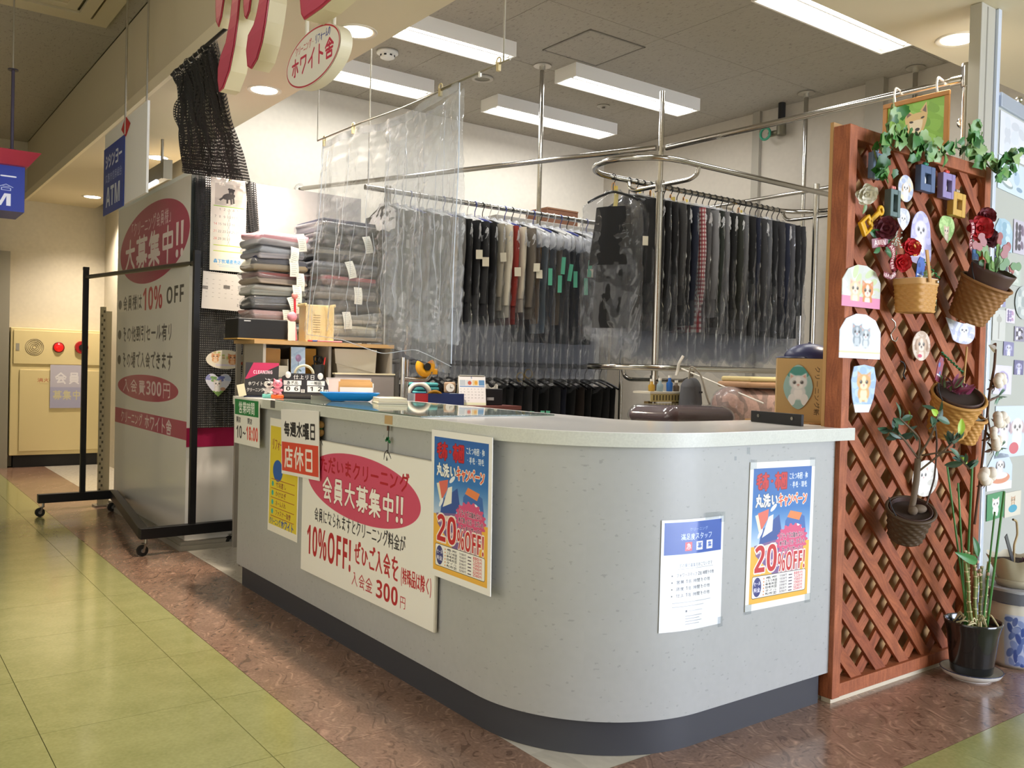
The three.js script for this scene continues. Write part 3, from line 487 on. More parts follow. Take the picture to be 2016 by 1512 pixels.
{ // boards on the long side of the counter: [name, tex, label, width, height, x, y, z, tilt]
  const b = thing('hanging_sign_board', 'large white board with a pink oval and 10%OFF! hanging on the counter front', 'sign board', [-0.0135, 0.515, -1.215], ALONG);
  part(b, 'board', rbox(1.06, 0.552, 0.012, 0.004), signBack); part(b, 'print', new THREE.BoxGeometry(1.054, 0.546, 0.0015), printed(memberTex, white, 0.45), [0, 0, 0.0065]);
  const bead = std(0xb98d4c, 0.5), wire = std(0x4c4a44, 0.5, 0.6);
  for (const [dz, gold] of [[-0.37, 1], [0.19, 0]]) {
    const h = thing('hanging_wire', gold ? 'wire hook with two golden bells holding the white board, left' : 'green-tied wire hook holding the white board, right', 'hook', [-0.014, 0, -1.215 + dz]);
    part(h, 'wire', tube([[0, 0.889, 0], [-0.004, 0.86, 0.004], [0, 0.83, -0.004], [-0.004, 0.8, 0.003], [-0.006, 0.775, 0.0], [-0.012, 0.765, 0.01]], 0.0018, 30, 5), wire);
    part(h, 'clip', merge([tube([[-0.006, 0.8, 0], [-0.008, 0.787, 0.02], [-0.006, 0.772, 0.032]], 0.0015, 10, 5), tube([[-0.006, 0.8, 0], [-0.008, 0.787, -0.014], [-0.006, 0.765, -0.02]], 0.0015, 10, 5)]), wire);
    if (gold) { part(h, 'bell', ball(0.016, -0.004, 0.852, 0), bead); part(h, 'bell', ball(0.016, -0.004, 0.82, 0), bead); part(h, 'ribbon_tie', at(new THREE.TorusGeometry(0.008, 0.003, 6, 12), -0.004, 0.836, 0, Math.PI / 2), std(0x1f6a3c, 0.6)); }
    else { part(h, 'ribbon_tie', merge([at(box(0.003, 0.008, 0.03), -0.004, 0.835, 0.004, 0.5), at(box(0.003, 0.008, 0.026), -0.004, 0.838, -0.004, -0.5)]), std(0x146b3a, 0.6)); part(h, 'peg', box(0.006, 0.02, 0.008, 0, 0.878, -0.006), std(0x6a4a36, 0.7)); }
  }
}
function wallPaper(name, tex, label, w, h, pos, ry, t = 0.003, rz = 0, coat = 0.3, rx = 0) {
  const m = solo(name, new THREE.BoxGeometry(w, h, t), printed(tex, paper, 0.5, coat), label, 'sign', pos); m.rotation.order = 'YXZ'; m.rotation.set(rx, ry, rz); return m;
}
wallPaper('price_poster', yellowTex, 'yellow alterations price poster with green bullets behind the red closed sign', 0.335, 0.51, [-0.0022, 0.59, -1.99], ALONG, 0.002, -0.01);
wallPaper('closing_day_sign', closedTex, 'white and red weekly closing day sign hanging from the countertop edge', 0.385, 0.277, [-0.0345, 0.763, -1.748], ALONG, 0.003, 0.03, 0.3, 0.02);
wallPaper('opening_hours_sign', hoursTex, 'green and white opening hours sign at the left end of the countertop', 0.33, 0.223, [-0.0345, 0.815, -2.368], ALONG, 0.003, 0, 0.3, 0.02);
wallPaper('campaign_poster', posterTex, 'blue and yellow 20%OFF! campaign poster on the long side of the counter', 0.335, 0.465, [-0.0345, 0.664, -0.529], ALONG, 0.003, 0, 0.5, 0.015);
function bentPaper(w, h, x0, y0, off, t) {         // a sheet laid on the curved corner of the counter
  const R = 0.47, f = (u) => { const x = x0 + u * w; return x < R ? [x, -R + Math.sqrt(R * R - (R - x) ** 2)] : [x, 0]; };
  return grid(24, 4, (u, v) => { const [x, z] = f(u); return [x, y0 + h * (1 - v), z + off]; });
}
{
  const m = phys(0xffffff, 0.45, { map: staffTex, clearcoat: 0.7, clearcoatRoughness: 0.08 });
  const p = solo('staff_notice', bentPaper(0.235, 0.322, 0.317, 0.356, 0.003), m, 'white staff recruitment notice with a blue heading taped to the curved counter', 'notice');
  for (const [w, h, a, b] of [[0.06, 0.02, 0.5, 0.682], [0.02, 0.03, 0.545, 0.675], [0.02, 0.03, 0.548, 0.362]]) part(p, 'clear_tape', box(w, h, 0.001), vinyl, [a, b, 0.0052]);
  const q = solo('campaign_poster', box(0.327, 0.458, 0.002), printed(posterTex, paper, 0.4, 0.8), 'blue and yellow 20%OFF! campaign poster on the short right side of the counter', 'sign', [0.829, 0.6, 0.0025], [0, 0, -0.012]);
  for (const a of [-1, 1]) for (const b of [-1, 1]) part(q, 'clear_tape', box(0.03, 0.03, 0.0008), vinyl, [a * 0.15, b * 0.222, 0.002]);
  for (const [x, y, w, h, z] of [[0.66, 0.867, 0.014, 0.02, 0.001], [0.6, 0.846, 0.01, 0.012, 0.001]]) solo('tape_scrap', box(w, h, 0.0008), vinyl, w > 0.012 ? 'scrap of clear tape under the countertop above the right poster' : 'tiny scrap of clear tape left of the right poster', 'tape', [x, y, z]);
  solo('tape_patch', box(0.0012, 0.03, 0.055), std(0xb99a6a, 0.7), 'brown tape patch on the countertop edge above the white board', 'tape', [-0.0306, 0.908, -1.0]);
  solo('tape_patch', box(0.0012, 0.034, 0.05), std(0x5b5c58, 0.6), 'dark grey tape patch on the countertop edge beside the closing day sign', 'tape', [-0.0306, 0.912, -2.06]);
}
// ---------------------------------------------------------------- shop name on the fascia
{
  const pinkTex = canvas(64, 512, (x, W, H) => { const st = ['#f0a8aa', '#ee9ca2', '#ea949c', '#e07f8c', '#d96f80', '#cf5c72', '#cb5570', '#c54f69', '#c34c66', '#c34c66']; for (let i = 0; i < 10; i++) fillR(x, st[i], 0, i * H / 10, W, H / 10 + 1); });
  const face = std(0xffffff, 0.35, 0, { map: pinkTex }), side = std(0xd4c8a2, 0.55), rim = std(0xb03246, 0.4);
  const letters = [
    ['first pink letter of the shop sign, with the longest tail by the mesh curtain', [[[-1.955, 2.98], [-1.963, 2.602], [-1.979, 2.525], [-2.016, 2.43], [-2.072, 2.337], [-2.15, 2.28], [-2.2, 2.276], [-2.222, 2.33], [-2.222, 2.385], [-2.19, 2.431], [-2.128, 2.47], [-2.076, 2.56], [-2.055, 2.64], [-2.05, 2.98]], [[-2.275, 2.98], [-2.272, 2.66], [-2.26, 2.6], [-2.226, 2.566], [-2.19, 2.6], [-2.155, 2.68], [-2.15, 2.98]]]],
    ['second pink letter of the shop sign, left of the oval sign', [[[-1.628, 2.98], [-1.637, 2.5], [-1.662, 2.429], [-1.699, 2.354], [-1.748, 2.3], [-1.81, 2.278], [-1.855, 2.3], [-1.874, 2.37], [-1.855, 2.425], [-1.795, 2.45], [-1.766, 2.48], [-1.731, 2.54], [-1.725, 2.98]], [[-1.92, 2.98], [-1.916, 2.56], [-1.9, 2.515], [-1.878, 2.498], [-1.845, 2.52], [-1.826, 2.57], [-1.822, 2.98]]]],
    ['slanting pink letter above the oval sign', [[[-1.345, 2.75], [-1.331, 2.404], [-1.318, 2.35], [-1.289, 2.321], [-1.15, 2.319], [-1.0, 2.33], [-0.86, 2.42], [-0.87, 2.52], [-1.05, 2.46], [-1.2, 2.47], [-1.24, 2.75]]]],
  ];
  for (const [label, strokes] of letters) {
    const t = thing('fascia_letter', 'large ' + label, 'sign letter', [-0.25, 0, 0], 0, 'pink letters on the fascia');
    for (const s of strokes) {
      const sh = shapeOf(s.map(([z, y]) => [z, y])), g = new THREE.ExtrudeGeometry(sh, { depth: 0.07, bevelEnabled: false });
      const turn = (q, x) => { q.rotateY(ALONG); return q.translate(x, 0, 0); };
      part(t, 'stroke_body', turn(g, 0.075), side);
      const r = new THREE.ExtrudeGeometry(sh, { depth: 0.003, bevelEnabled: false }); part(t, 'stroke_rim', turn(r, 0.003), rim);
      const cx = s.reduce((a, p) => a + p[0], 0) / s.length, inner = s.map((p, i) => { const a = s[(i + s.length - 1) % s.length], b = s[(i + 1) % s.length], dx = b[0] - a[0], dy = b[1] - a[1], l = Math.hypot(dx, dy) || 1; return [p[0] + dy / l * 0.009, p[1] - dx / l * 0.009]; });
      const inS = (THREE.ShapeUtils.isClockWise(s.map((p) => new THREE.Vector2(...p))) ? inner : s.map((p, i) => [2 * p[0] - inner[i][0], 2 * p[1] - inner[i][1]]));
      const f = new THREE.ShapeGeometry(shapeOf(inS)), u = f.attributes.uv, p = f.attributes.position; for (let i = 0; i < u.count; i++) u.setXY(i, 0.5, (p.getY(i) - 2.26) / 0.5);
      part(t, 'stroke_face', turn(f, -0.0015), face);
    }
    part(t, 'standoff', merge([bar([0.07, 2.72, strokes[0][0][0] - 0.05], [0.11, 2.72, strokes[0][0][0] - 0.05], 0.012)]), steel);
  }
}
{
  const tex = canvas(720, 320, (x, W, H) => {
    fillR(x, '#e6e2d6', 0, 0, W, H); x.strokeStyle = '#b8313f'; x.lineWidth = 9; x.beginPath(); x.ellipse(W / 2, H / 2, W / 2 - 10, H / 2 - 8, 0, 0, Math.PI * 2); x.stroke();
    write(x, 'クリーニング・', 130, 50, 50, { w: 260, color: '#b8313f', weight: 0.12 }); write(x, 'リフォームの', 400, 46, 54, { w: 200, color: '#2b3d8f', weight: 0.13 }); write(x, 'ホワイト舎', 75, 112, 116, { w: 570, color: '#c02a4a', weight: 0.13 });
  });
  const t = thing('oval_shop_sign', 'white oval shop sign with red and blue lettering hanging under the soffit', 'sign', [-0.172, 2.235, -1.395], ALONG);
  const sh = new THREE.Shape(); sh.absellipse(0, 0, 0.24, 0.103, 0, Math.PI * 2);
  part(t, 'sign_body', extrude(sh, 0.045, 0, 48).translate(0, 0, -0.048), std(0xd9d0b2, 0.5));
  const f = new THREE.ShapeGeometry(sh, 48), u = f.attributes.uv, p = f.attributes.position; for (let i = 0; i < u.count; i++) u.setXY(i, p.getX(i) / 0.48 + 0.5, p.getY(i) / 0.206 + 0.5);
  part(t, 'print', f, std(0xffffff, 0.4, 0, { map: tex }));
  for (const s of [-1, 1]) part(t, 'hanger_rod', bar([s * 0.12, 0.09, -0.03], [s * 0.12, 0.395, -0.03], 0.008), std(0xcfc7b0, 0.5));
}
// ---------------------------------------------------------------- the white advertising panel at the left
{
  const tex = canvas(1024, 1284, (x, W, H) => {
    const Y = (m) => H * (1 - m / 2.17), S = H / 2.17;
    fillR(x, '#e0ded6', 0, 0, W, H);
    x.save(); x.translate(W * 0.52, Y(1.845)); x.rotate(-0.03); oval(x, 0, 0, W * 0.475, 0.262 * S, '#a81850'); x.restore();
    write(x, '「クリーニング会員様」', W * 0.2, Y(2.03), 0.1 * S, { w: W * 0.6, color: '#e6c9d3', weight: 0.1 }); write(x, '大募集中!!', W * 0.12, Y(1.92), 0.235 * S, { w: W * 0.82, color: '#efe3e2', weight: 0.13 });
    const rows = [[1.52, '会員様は', 0.3], [1.3, 'その他割引セール有り', 0.72], [1.115, 'その場で入会できます', 0.72]];
    rows.forEach(([y, s, w]) => { oval(x, W * 0.055, Y(y) + 0.055 * S, W * 0.028, 0.034 * S, '#3a3636'); write(x, s, W * 0.105, Y(y), 0.11 * S, { w: W * w, color: '#2c2a2a', weight: 0.12 }); });
    write(x, '10%', W * 0.41, Y(1.555), 0.165 * S, { w: W * 0.28, color: '#bb2130' }); write(x, 'OFF', W * 0.73, Y(1.53), 0.115 * S, { w: W * 0.22, color: '#2c2a2a' });
    oval(x, W * 0.47, Y(0.875), W * 0.43, 0.088 * S, '#ad1a4c'); write(x, '入会費300円', W * 0.12, Y(0.925), 0.1 * S, { w: W * 0.7, color: '#ecd3d8', weight: 0.11 });
    fillR(x, '#b01f55', 0, Y(0.705), W, 0.11 * S); write(x, 'クリーニング', W * 0.1, Y(0.69), 0.082 * S, { w: W * 0.34, color: '#ecd9dc', weight: 0.11 }); write(x, 'ホワイト舎', W * 0.47, Y(0.695), 0.095 * S, { w: W * 0.36, color: '#ecd9dc', weight: 0.13 });
  });
  const t = thing('advertising_panel', 'tall white freestanding panel with magenta ovals and membership lettering', 'display panel', [0, 0, 0]);
  part(t, 'panel_body', span(0.034, 0.4, 0.05, 2.17, -5.25, -3.52), std(0xf0ede6, 0.5));
  part(t, 'print', new THREE.BoxGeometry(1.73, 2.12, 0.002), printed(tex, white, 0.32, 0.4), [0.033, 1.11, -4.385], [0, ALONG, 0]);
  part(t, 'end_band', span(0.032, 0.402, 0.592, 0.703, -3.52, -3.517), std(0xa9204f, 0.4));
  part(t, 'plinth', merge([span(-0.01, 0.42, 0, 0.03, -5.27, -3.46), span(0.0, 0.41, 0.03, 0.05, -5.26, -3.47)]), std(0x9b9587, 0.5));
  part(t, 'top_rail', span(0.03, 0.1, 2.17, 2.195, -5.25, -3.53), phys(0xe6eef0, 0.2));
  const pt = thing('grey_partition', 'low grey partition board behind the stacked folded laundry', 'partition', [0, 0, 0]);
  part(pt, 'board', boxUV(span(0.404, 1.12, 0.02, 2.17, -3.56, -3.53)), greyPanel); part(pt, 'foot', merge([span(0.42, 0.5, 0, 0.02, -3.62, -3.48), span(1.0, 1.08, 0, 0.02, -3.62, -3.48)]), steel);
}
{ // lamp channel over the panel, seen above its top edge
  const t = thing('lamp_channel', 'grey metal lamp channel with a white tube above the white panel', 'lamp', [0.2, 2.4, -5.06]);
  part(t, 'channel', merge([box(0.05, 0.11, 0.86), box(0.06, 0.13, 0.03, 0, 0, 0.43)]), std(0x8b8573, 0.5, 0.3)); part(t, 'lamp_tube', bar([-0.05, -0.08, -0.44], [-0.05, -0.08, 0.36], 0.016), std(0xffffff, 0.4, 0, { emissive: DAY, emissiveIntensity: 1.6 }));
  for (const s of [-0.2, 0.3]) part(t, 'bracket', bar([0, 0.05, s], [0, 0.23, s], 0.01), steel);
}
{ // perforated steel post beyond the panel
  const t = thing('steel_post', 'perforated beige steel upright standing behind the white panel', 'post', [-0.024, 0, -5.34]);
  part(t, 'post_channel', merge([box(0.035, 1.47, 0.03, -0.018, 0.735, 0), box(0.04, 1.44, 0.05, 0.02, 0.72, -0.01)]), std(0xb3a98c, 0.5));
  const h = box(0.012, 0.018, 0.002); for (let i = 0; i < 44; i++) part(t, 'slot', h, std(0x5c5645, 0.8), [-0.026 + (i % 2) * 0.014, 0.06 + i * 0.032, 0.0155]);
  part(t, 'foot_plate', box(0.12, 0.012, 0.12, 0, 0.006, 0), steel);
}
// ---------------------------------------------------------------- black mesh curtain
const netAlpha = (() => { const t = canvas(64, 64, (x) => { fillR(x, '#000', 0, 0, 64, 64); x.strokeStyle = '#fff'; x.lineWidth = 30; x.strokeRect(0, 0, 64, 64); x.lineWidth = 6; x.beginPath(); x.moveTo(0, 0); x.lineTo(64, 64); x.stroke(); }); t.colorSpace = THREE.NoColorSpace; t.wrapS = t.wrapT = THREE.RepeatWrapping; return t; })();
const netMat = (sx, sy) => new THREE.MeshStandardMaterial({ color: 0x1b1b1b, roughness: 0.75, alphaMap: tiled(netAlpha, sx, sy), alphaTest: 0.5, side: THREE.DoubleSide });
{
  const t = thing('mesh_curtain', 'black mesh curtain gathered on a rod at the fascia and draped to the panel', 'curtain');
  const fold = (u, v, a) => Math.sin(u * 46 + noise(u * 6, v * 2) * 5) * a * (0.5 + 0.5 * Math.sin(u * 17 + 1)) + noise(u * 9, v * 3, 2.2) * a;
  part(t, 'hanging_net', grid(150, 40, (u, v) => {
    const e = Math.pow(v, 1.15), sag = 0, x0 = -0.17, z0 = -3.12 + 0.62 * u, x1 = -0.045 + 0.4 * u, z1 = -3.47 + 0.012 * u;
    const f = fold(u, v, 0.035 * (1 - 0.6 * v));
    return [x0 + (x1 - x0) * e + f * 0.8 - sag * (1 - u), 2.6 - 0.06 * Math.sin(u * 60) * (1 - v) * 0.3 + (2.16 - 2.6) * v, z0 + (z1 - z0) * e + f * 0.6];
  }), netMat(120, 40));
  part(t, 'inner_net', grid(90, 30, (u, v) => { const e = Math.pow(v, 1.15), f = fold(u + 0.37, v, 0.03 * (1 - 0.5 * v)), z0 = -3.08 + 0.5 * u, z1 = -3.48; return [-0.15 + (0.14 + 0.33 * u) * e + f, 2.58 - 0.42 * v, z0 + (z1 - z0) * e + f * 0.5]; }), netMat(70, 30));
  part(t, 'draped_net', grid(60, 60, (u, v) => { const f = fold(u, v * 1.5, 0.012); return [0.045 + (0.33 + 0.05 * Math.sin(v * 5)) * u, 2.165 - 1.46 * v, -3.494 + f * 0.6 + 0.008]; }), netMat(30, 110));
  part(t, 'side_drape', grid(24, 60, (u, v) => [0.33 + 0.05 * Math.sin(v * 2.6) + 0.06 * u + 0.02 * Math.sin(u * 9), 2.16 - 1.0 * v, -3.47 - 0.12 * u * v + 0.02 * Math.sin(u * 12 + v * 3)]), netMat(10, 80));
  part(t, 'curtain_rod', bar([-0.175, 2.612, -3.2], [-0.175, 2.612, -1.9], 0.009), black);
  for (let i = 0; i < 7; i++) part(t, 'rod_ring', at(new THREE.TorusGeometry(0.013, 0.002, 6, 14), 0, 0, 0), wireMat, [-0.175, 2.608, -3.1 + i * 0.075]);
  part(t, 'corner_trim', span(0.03, 0.105, 1.64, 2.175, -3.51, -3.505), std(0x1d2420, 0.6));
}
{ // calendar and notices pinned to the net
  const cal = canvas(384, 986, (x, W, H) => {
    fillR(x, '#e3ded0', 0, 0, W, H); fillR(x, '#c9c4b6', 42, 60, 300, 230); fillR(x, '#bdb8aa', 42, 215, 300, 75);
    x.strokeStyle = x.fillStyle = '#45403b'; oval(x, 190, 190, 70, 34, '#4b4640', -0.25); oval(x, 218, 136, 30, 34, '#3f3a36'); oval(x, 192, 112, 14, 10, '#37322e', -0.6); oval(x, 246, 118, 12, 10, '#37322e', 0.7); oval(x, 216, 154, 14, 12, '#6d665c');
    x.lineCap = 'round'; x.lineWidth = 20; for (const [a, b, c, d] of [[135, 205, 90, 240], [175, 220, 176, 268], [215, 215, 222, 272], [240, 205, 246, 262]]) { x.beginPath(); x.moveTo(a, b); x.lineTo(c, d); x.stroke(); } for (const [a, b] of [[84, 244], [180, 274], [228, 278], [252, 268]]) oval(x, a, b, 14, 9, '#cfc9bb');
    fillR(x, '#8dbb3e', 30, 296, 330, 9);
    x.font = '34px sans-serif'; x.textAlign = 'center'; for (let d = 1; d <= 31; d++) { const k = d, c = k % 7, r = Math.floor(k / 7); x.fillStyle = c === 0 && d > 7 ? '#cf5a52' : '#6b675f'; x.fillText(String(d), 52 + c * 48, 346 + r * 78); }
    x.strokeStyle = '#6b675f'; x.lineWidth = 2; for (let i = 0; i < 5; i++) { x.beginPath(); x.moveTo(180, 330 + i * 78); x.lineTo(212, 400 + i * 78); x.moveTo(212, 330 + i * 78); x.lineTo(180, 400 + i * 78); x.stroke(); }
    x.textAlign = 'left'; for (const y of [712, 774]) fillR(x, '#b4c936', 36, y, 318, 8); fillR(x, '#b9b4a8', 210, 835, 140, 2);
    write(x, '森下牧場直売店', 40, 862, 44, { w: 300, color: '#4a98d0', weight: 0.13 }); fillR(x, '#8cbad8', 80, 922, 220, 4); fillR(x, '#8cbad8', 100, 938, 180, 4);
  });
  const c = thing('wall_calendar', 'tall wall calendar with a puppy picture hanging on the black mesh', 'calendar', [0.236, 1.893, -3.474]);
  part(c, 'sheet', new THREE.BoxGeometry(0.21, 0.54, 0.003), printed(cal, paper, 0.6)); part(c, 'header_strip', box(0.21, 0.012, 0.006, 0, 0.264, 0.001), std(0xd6d1c3, 0.4)); part(c, 'push_pin', ball(0.005, 0, 0.262, 0.006), std(0x9fb340, 0.4));
  const memo = canvas(512, 460, (x, W, H) => { fillR(x, '#d6d1ca', 0, 0, W, H); fillR(x, '#bdb8b1', 60, 12, 180, 8); fillR(x, '#6f6a66', 250, 150, 78, 44); fillR(x, '#7c7773', 0, 180, 66, 42); for (let i = 0; i < 5; i++) for (let j = 0; j < 6; j++) fillR(x, '#aaa59e', 40 + j * 76, 90 + i * 54, 22, 6); write(x, 'ミサ', 420, 370, 40, { w: 56, color: '#37342f', weight: 0.14 }); });
  solo('memo_sheet', new THREE.BoxGeometry(0.25, 0.215, 0.002), printed(memo, paper, 0.7), 'pale grey schedule sheet taped under the puppy calendar', 'notice', [0.217, 1.503, -3.474], [0, 0, -0.03]);
}
// flat animal pictures cut out of card: one painter for all of them
function animal(x, kind, cx, cy, r, fur, light, dark = '#4a4038') {
  x.filter = 'blur(' + (r * 0.06).toFixed(1) + 'px)';
  const e = (dx, dy, a, b, c, rot = 0) => oval(x, cx + dx * r, cy + dy * r, a * r, b * r, c, rot);
  e(0, 1.25, 0.85, 0.95, fur); e(0, 1.35, 0.5, 0.7, light); e(-0.4, 2.0, 0.22, 0.3, light); e(0.4, 2.0, 0.22, 0.3, light);
  if (kind === 'cat') { for (const s of [-1, 1]) { x.fillStyle = fur; x.beginPath(); x.moveTo(cx + s * r * 0.95, cy - r * 1.25); x.lineTo(cx + s * r * 0.15, cy - r * 0.75); x.lineTo(cx + s * r * 0.95, cy - r * 0.1); x.fill(); x.fillStyle = '#d8a79a'; x.beginPath(); x.moveTo(cx + s * r * 0.85, cy - r * 1.02); x.lineTo(cx + s * r * 0.4, cy - r * 0.72); x.lineTo(cx + s * r * 0.85, cy - r * 0.4); x.fill(); } }
  else for (const s of [-1, 1]) e(s * 0.95, 0.05, 0.3, 0.7, dark, s * -0.25);
  e(0, 0, 1, 0.9, fur); e(0, 0.42, 0.52, 0.42, light); e(0, -0.35, 0.3, 0.4, light);
  for (const s of [-1, 1]) { e(s * 0.42, -0.02, 0.17, 0.2, '#2c2a2c'); e(s * 0.42 - 0.05, -0.1, 0.06, 0.07, '#fff'); }
  e(0, 0.3, 0.14, 0.1, kind === 'cat' ? '#c98a86' : '#2a2624'); x.strokeStyle = '#6b5a50'; x.lineWidth = r * 0.05; x.beginPath(); x.moveTo(cx, cy + r * 0.4); x.lineTo(cx, cy + r * 0.55); x.stroke();
  for (let i = 0; i < 40; i++) { const a = (i * 2.4) % 6.28, q = 0.55 + (i % 5) * 0.1; x.strokeStyle = i % 2 ? light : fur; x.globalAlpha = 0.5; x.lineWidth = r * 0.03; x.beginPath(); x.moveTo(cx + Math.cos(a) * r * q, cy + Math.sin(a) * r * q * 0.9); x.lineTo(cx + Math.cos(a) * r * (q + 0.13), cy + Math.sin(a) * r * (q + 0.13) * 0.9); x.stroke(); x.globalAlpha = 1; }
  x.filter = 'none';
}
function cutout(name, label, pts, tex, pos, { smooth = true, ry = 0, rz = 0, t = 0.0025, rx = 0, category = 'picture', coat = 0.25 } = {}) {   // pts in metres about the centre
  const sh = shapeOf(pts, smooth), g = extrude(sh, t), xs = pts.map((p) => p[0]), ys = pts.map((p) => p[1]);
  const x0 = Math.min(...xs), x1 = Math.max(...xs), y0 = Math.min(...ys), y1 = Math.max(...ys), u = g.attributes.uv, p = g.attributes.position;
  for (let i = 0; i < u.count; i++) u.setXY(i, (p.getX(i) - x0) / (x1 - x0), (p.getY(i) - y0) / (y1 - y0));
  const m = solo(name, g, phys(0xffffff, 0.5, { map: tex, clearcoat: coat, clearcoatRoughness: 0.15 }), label, category, pos); m.rotation.order = 'YXZ'; m.rotation.set(rx, ry, rz); return m;
}
const ring = (rx, ry, n = 14, f = () => 1) => Array.from({ length: n }, (_, i) => { const a = i / n * Math.PI * 2; return [Math.cos(a) * rx * f(a), Math.sin(a) * ry * f(a)]; });
{
  const t1 = canvas(320, 220, (x, W, H) => { fillR(x, '#eee6d4', 0, 0, W, H); for (let i = 0; i < 26; i++) oval(x, (i * 71) % W, (i * 47) % H, 14, 9, ['#b7c77a', '#d9dfa8', '#c3b07e', '#e3c9a0'][i % 4]); fillR(x, '#e4dcea', 80, 165, 170, 20); animal(x, 'cat', 75, 75, 32, '#d99a66', '#f0d4b4'); animal(x, 'cat', 215, 85, 38, '#cf7f4d', '#eec39a'); oval(x, 300, 150, 14, 20, '#d85a3c'); });
  cutout('kitten_card', 'oval card with two ginger kittens pinned on the black mesh', ring(0.115, 0.056, 14, (a) => 1 + 0.06 * Math.cos(a)), t1, [0.228, 1.105, -3.47]);
  const t2 = canvas(256, 256, (x, W, H) => { fillR(x, '#d8d9e6', 0, 0, W, H); for (let i = 0; i < 16; i++) oval(x, (i * 67) % W, 20 + (i * 23) % 60, 24, 16, ['#8f93c4', '#7ea36a', '#6f78b8', '#b9c6e2'][i % 4]); fillR(x, '#7fa35c', 0, 190, W, 70); animal(x, 'cat', 120, 110, 40, '#ddd8d4', '#f2eeea'); oval(x, 175, 170, 26, 20, '#c49c84'); });
  cutout('heart_card', 'heart-shaped flower card pinned below the ginger kitten card', [[0, -0.068], [-0.05, -0.015], [-0.075, 0.03], [-0.06, 0.06], [-0.03, 0.066], [0, 0.048], [0.03, 0.066], [0.06, 0.06], [0.075, 0.03], [0.05, -0.015]], t2, [0.194, 0.955, -3.47]);
}
// ---------------------------------------------------------------- black garment rack with a stepped base
{
  const t = thing('garment_rack', 'black rolling garment rack with a zigzag base beside the white panel', 'garment rack');
  const m = std(0x17171a, 0.42, 0.2);
  part(t, 'base_bar', beam([-0.235, 0.125, -3.445], [0.315, 0.125, -3.475], 0.05, 0.06), m);
  part(t, 'base_bar', beam([-0.5, 0.125, -5.04], [0.0, 0.125, -5.05], 0.05, 0.06), m);
  part(t, 'base_bar', beam([-0.21, 0.125, -3.47], [-0.015, 0.125, -5.03], 0.05, 0.06), m);
  part(t, 'upright', box(0.034, 1.56, 0.034, 0.053, 0.93, -3.455), m); part(t, 'upright', box(0.034, 1.56, 0.034, -0.22, 0.93, -5.045), m);
  part(t, 'end_cap', box(0.036, 0.02, 0.036, 0.053, 1.715, -3.455), black); part(t, 'end_cap', box(0.036, 0.02, 0.036, -0.22, 1.715, -5.045), black);
  part(t, 'hanging_rail', bar([0.053, 1.655, -3.455], [-0.22, 1.655, -5.045], 0.014), std(0x77726a, 0.3, 0.9));
  const wheel = new THREE.CylinderGeometry(0.03, 0.03, 0.022, 20).rotateX(Math.PI / 2), hub = new THREE.CylinderGeometry(0.012, 0.012, 0.025, 14).rotateX(Math.PI / 2), fork = merge([box(0.03, 0.004, 0.034, 0.012, 0.068, 0), at(box(0.012, 0.05, 0.003), 0.006, 0.046, 0.015, 0, 0, -0.3), at(box(0.012, 0.05, 0.003), 0.006, 0.046, -0.015, 0, 0, -0.3), cyl(0.008, 0.008, 0.028, 0.02, 0.082, 0)]);
  for (const [x, z, a] of [[-0.22, -3.44, 0.2], [0.285, -3.48, 0.3], [-0.485, -5.04, 0.1], [-0.02, -5.06, 0.4]]) {
    const c = part(t, 'caster', wheel, std(0x141414, 0.6), [x, 0.031, z], [0, a, 0]); part(c, 'hub', hub, std(0x8a8a88, 0.4, 0.6)); part(c, 'fork', fork, steel, [0, -0.031, 0]);
  }
}
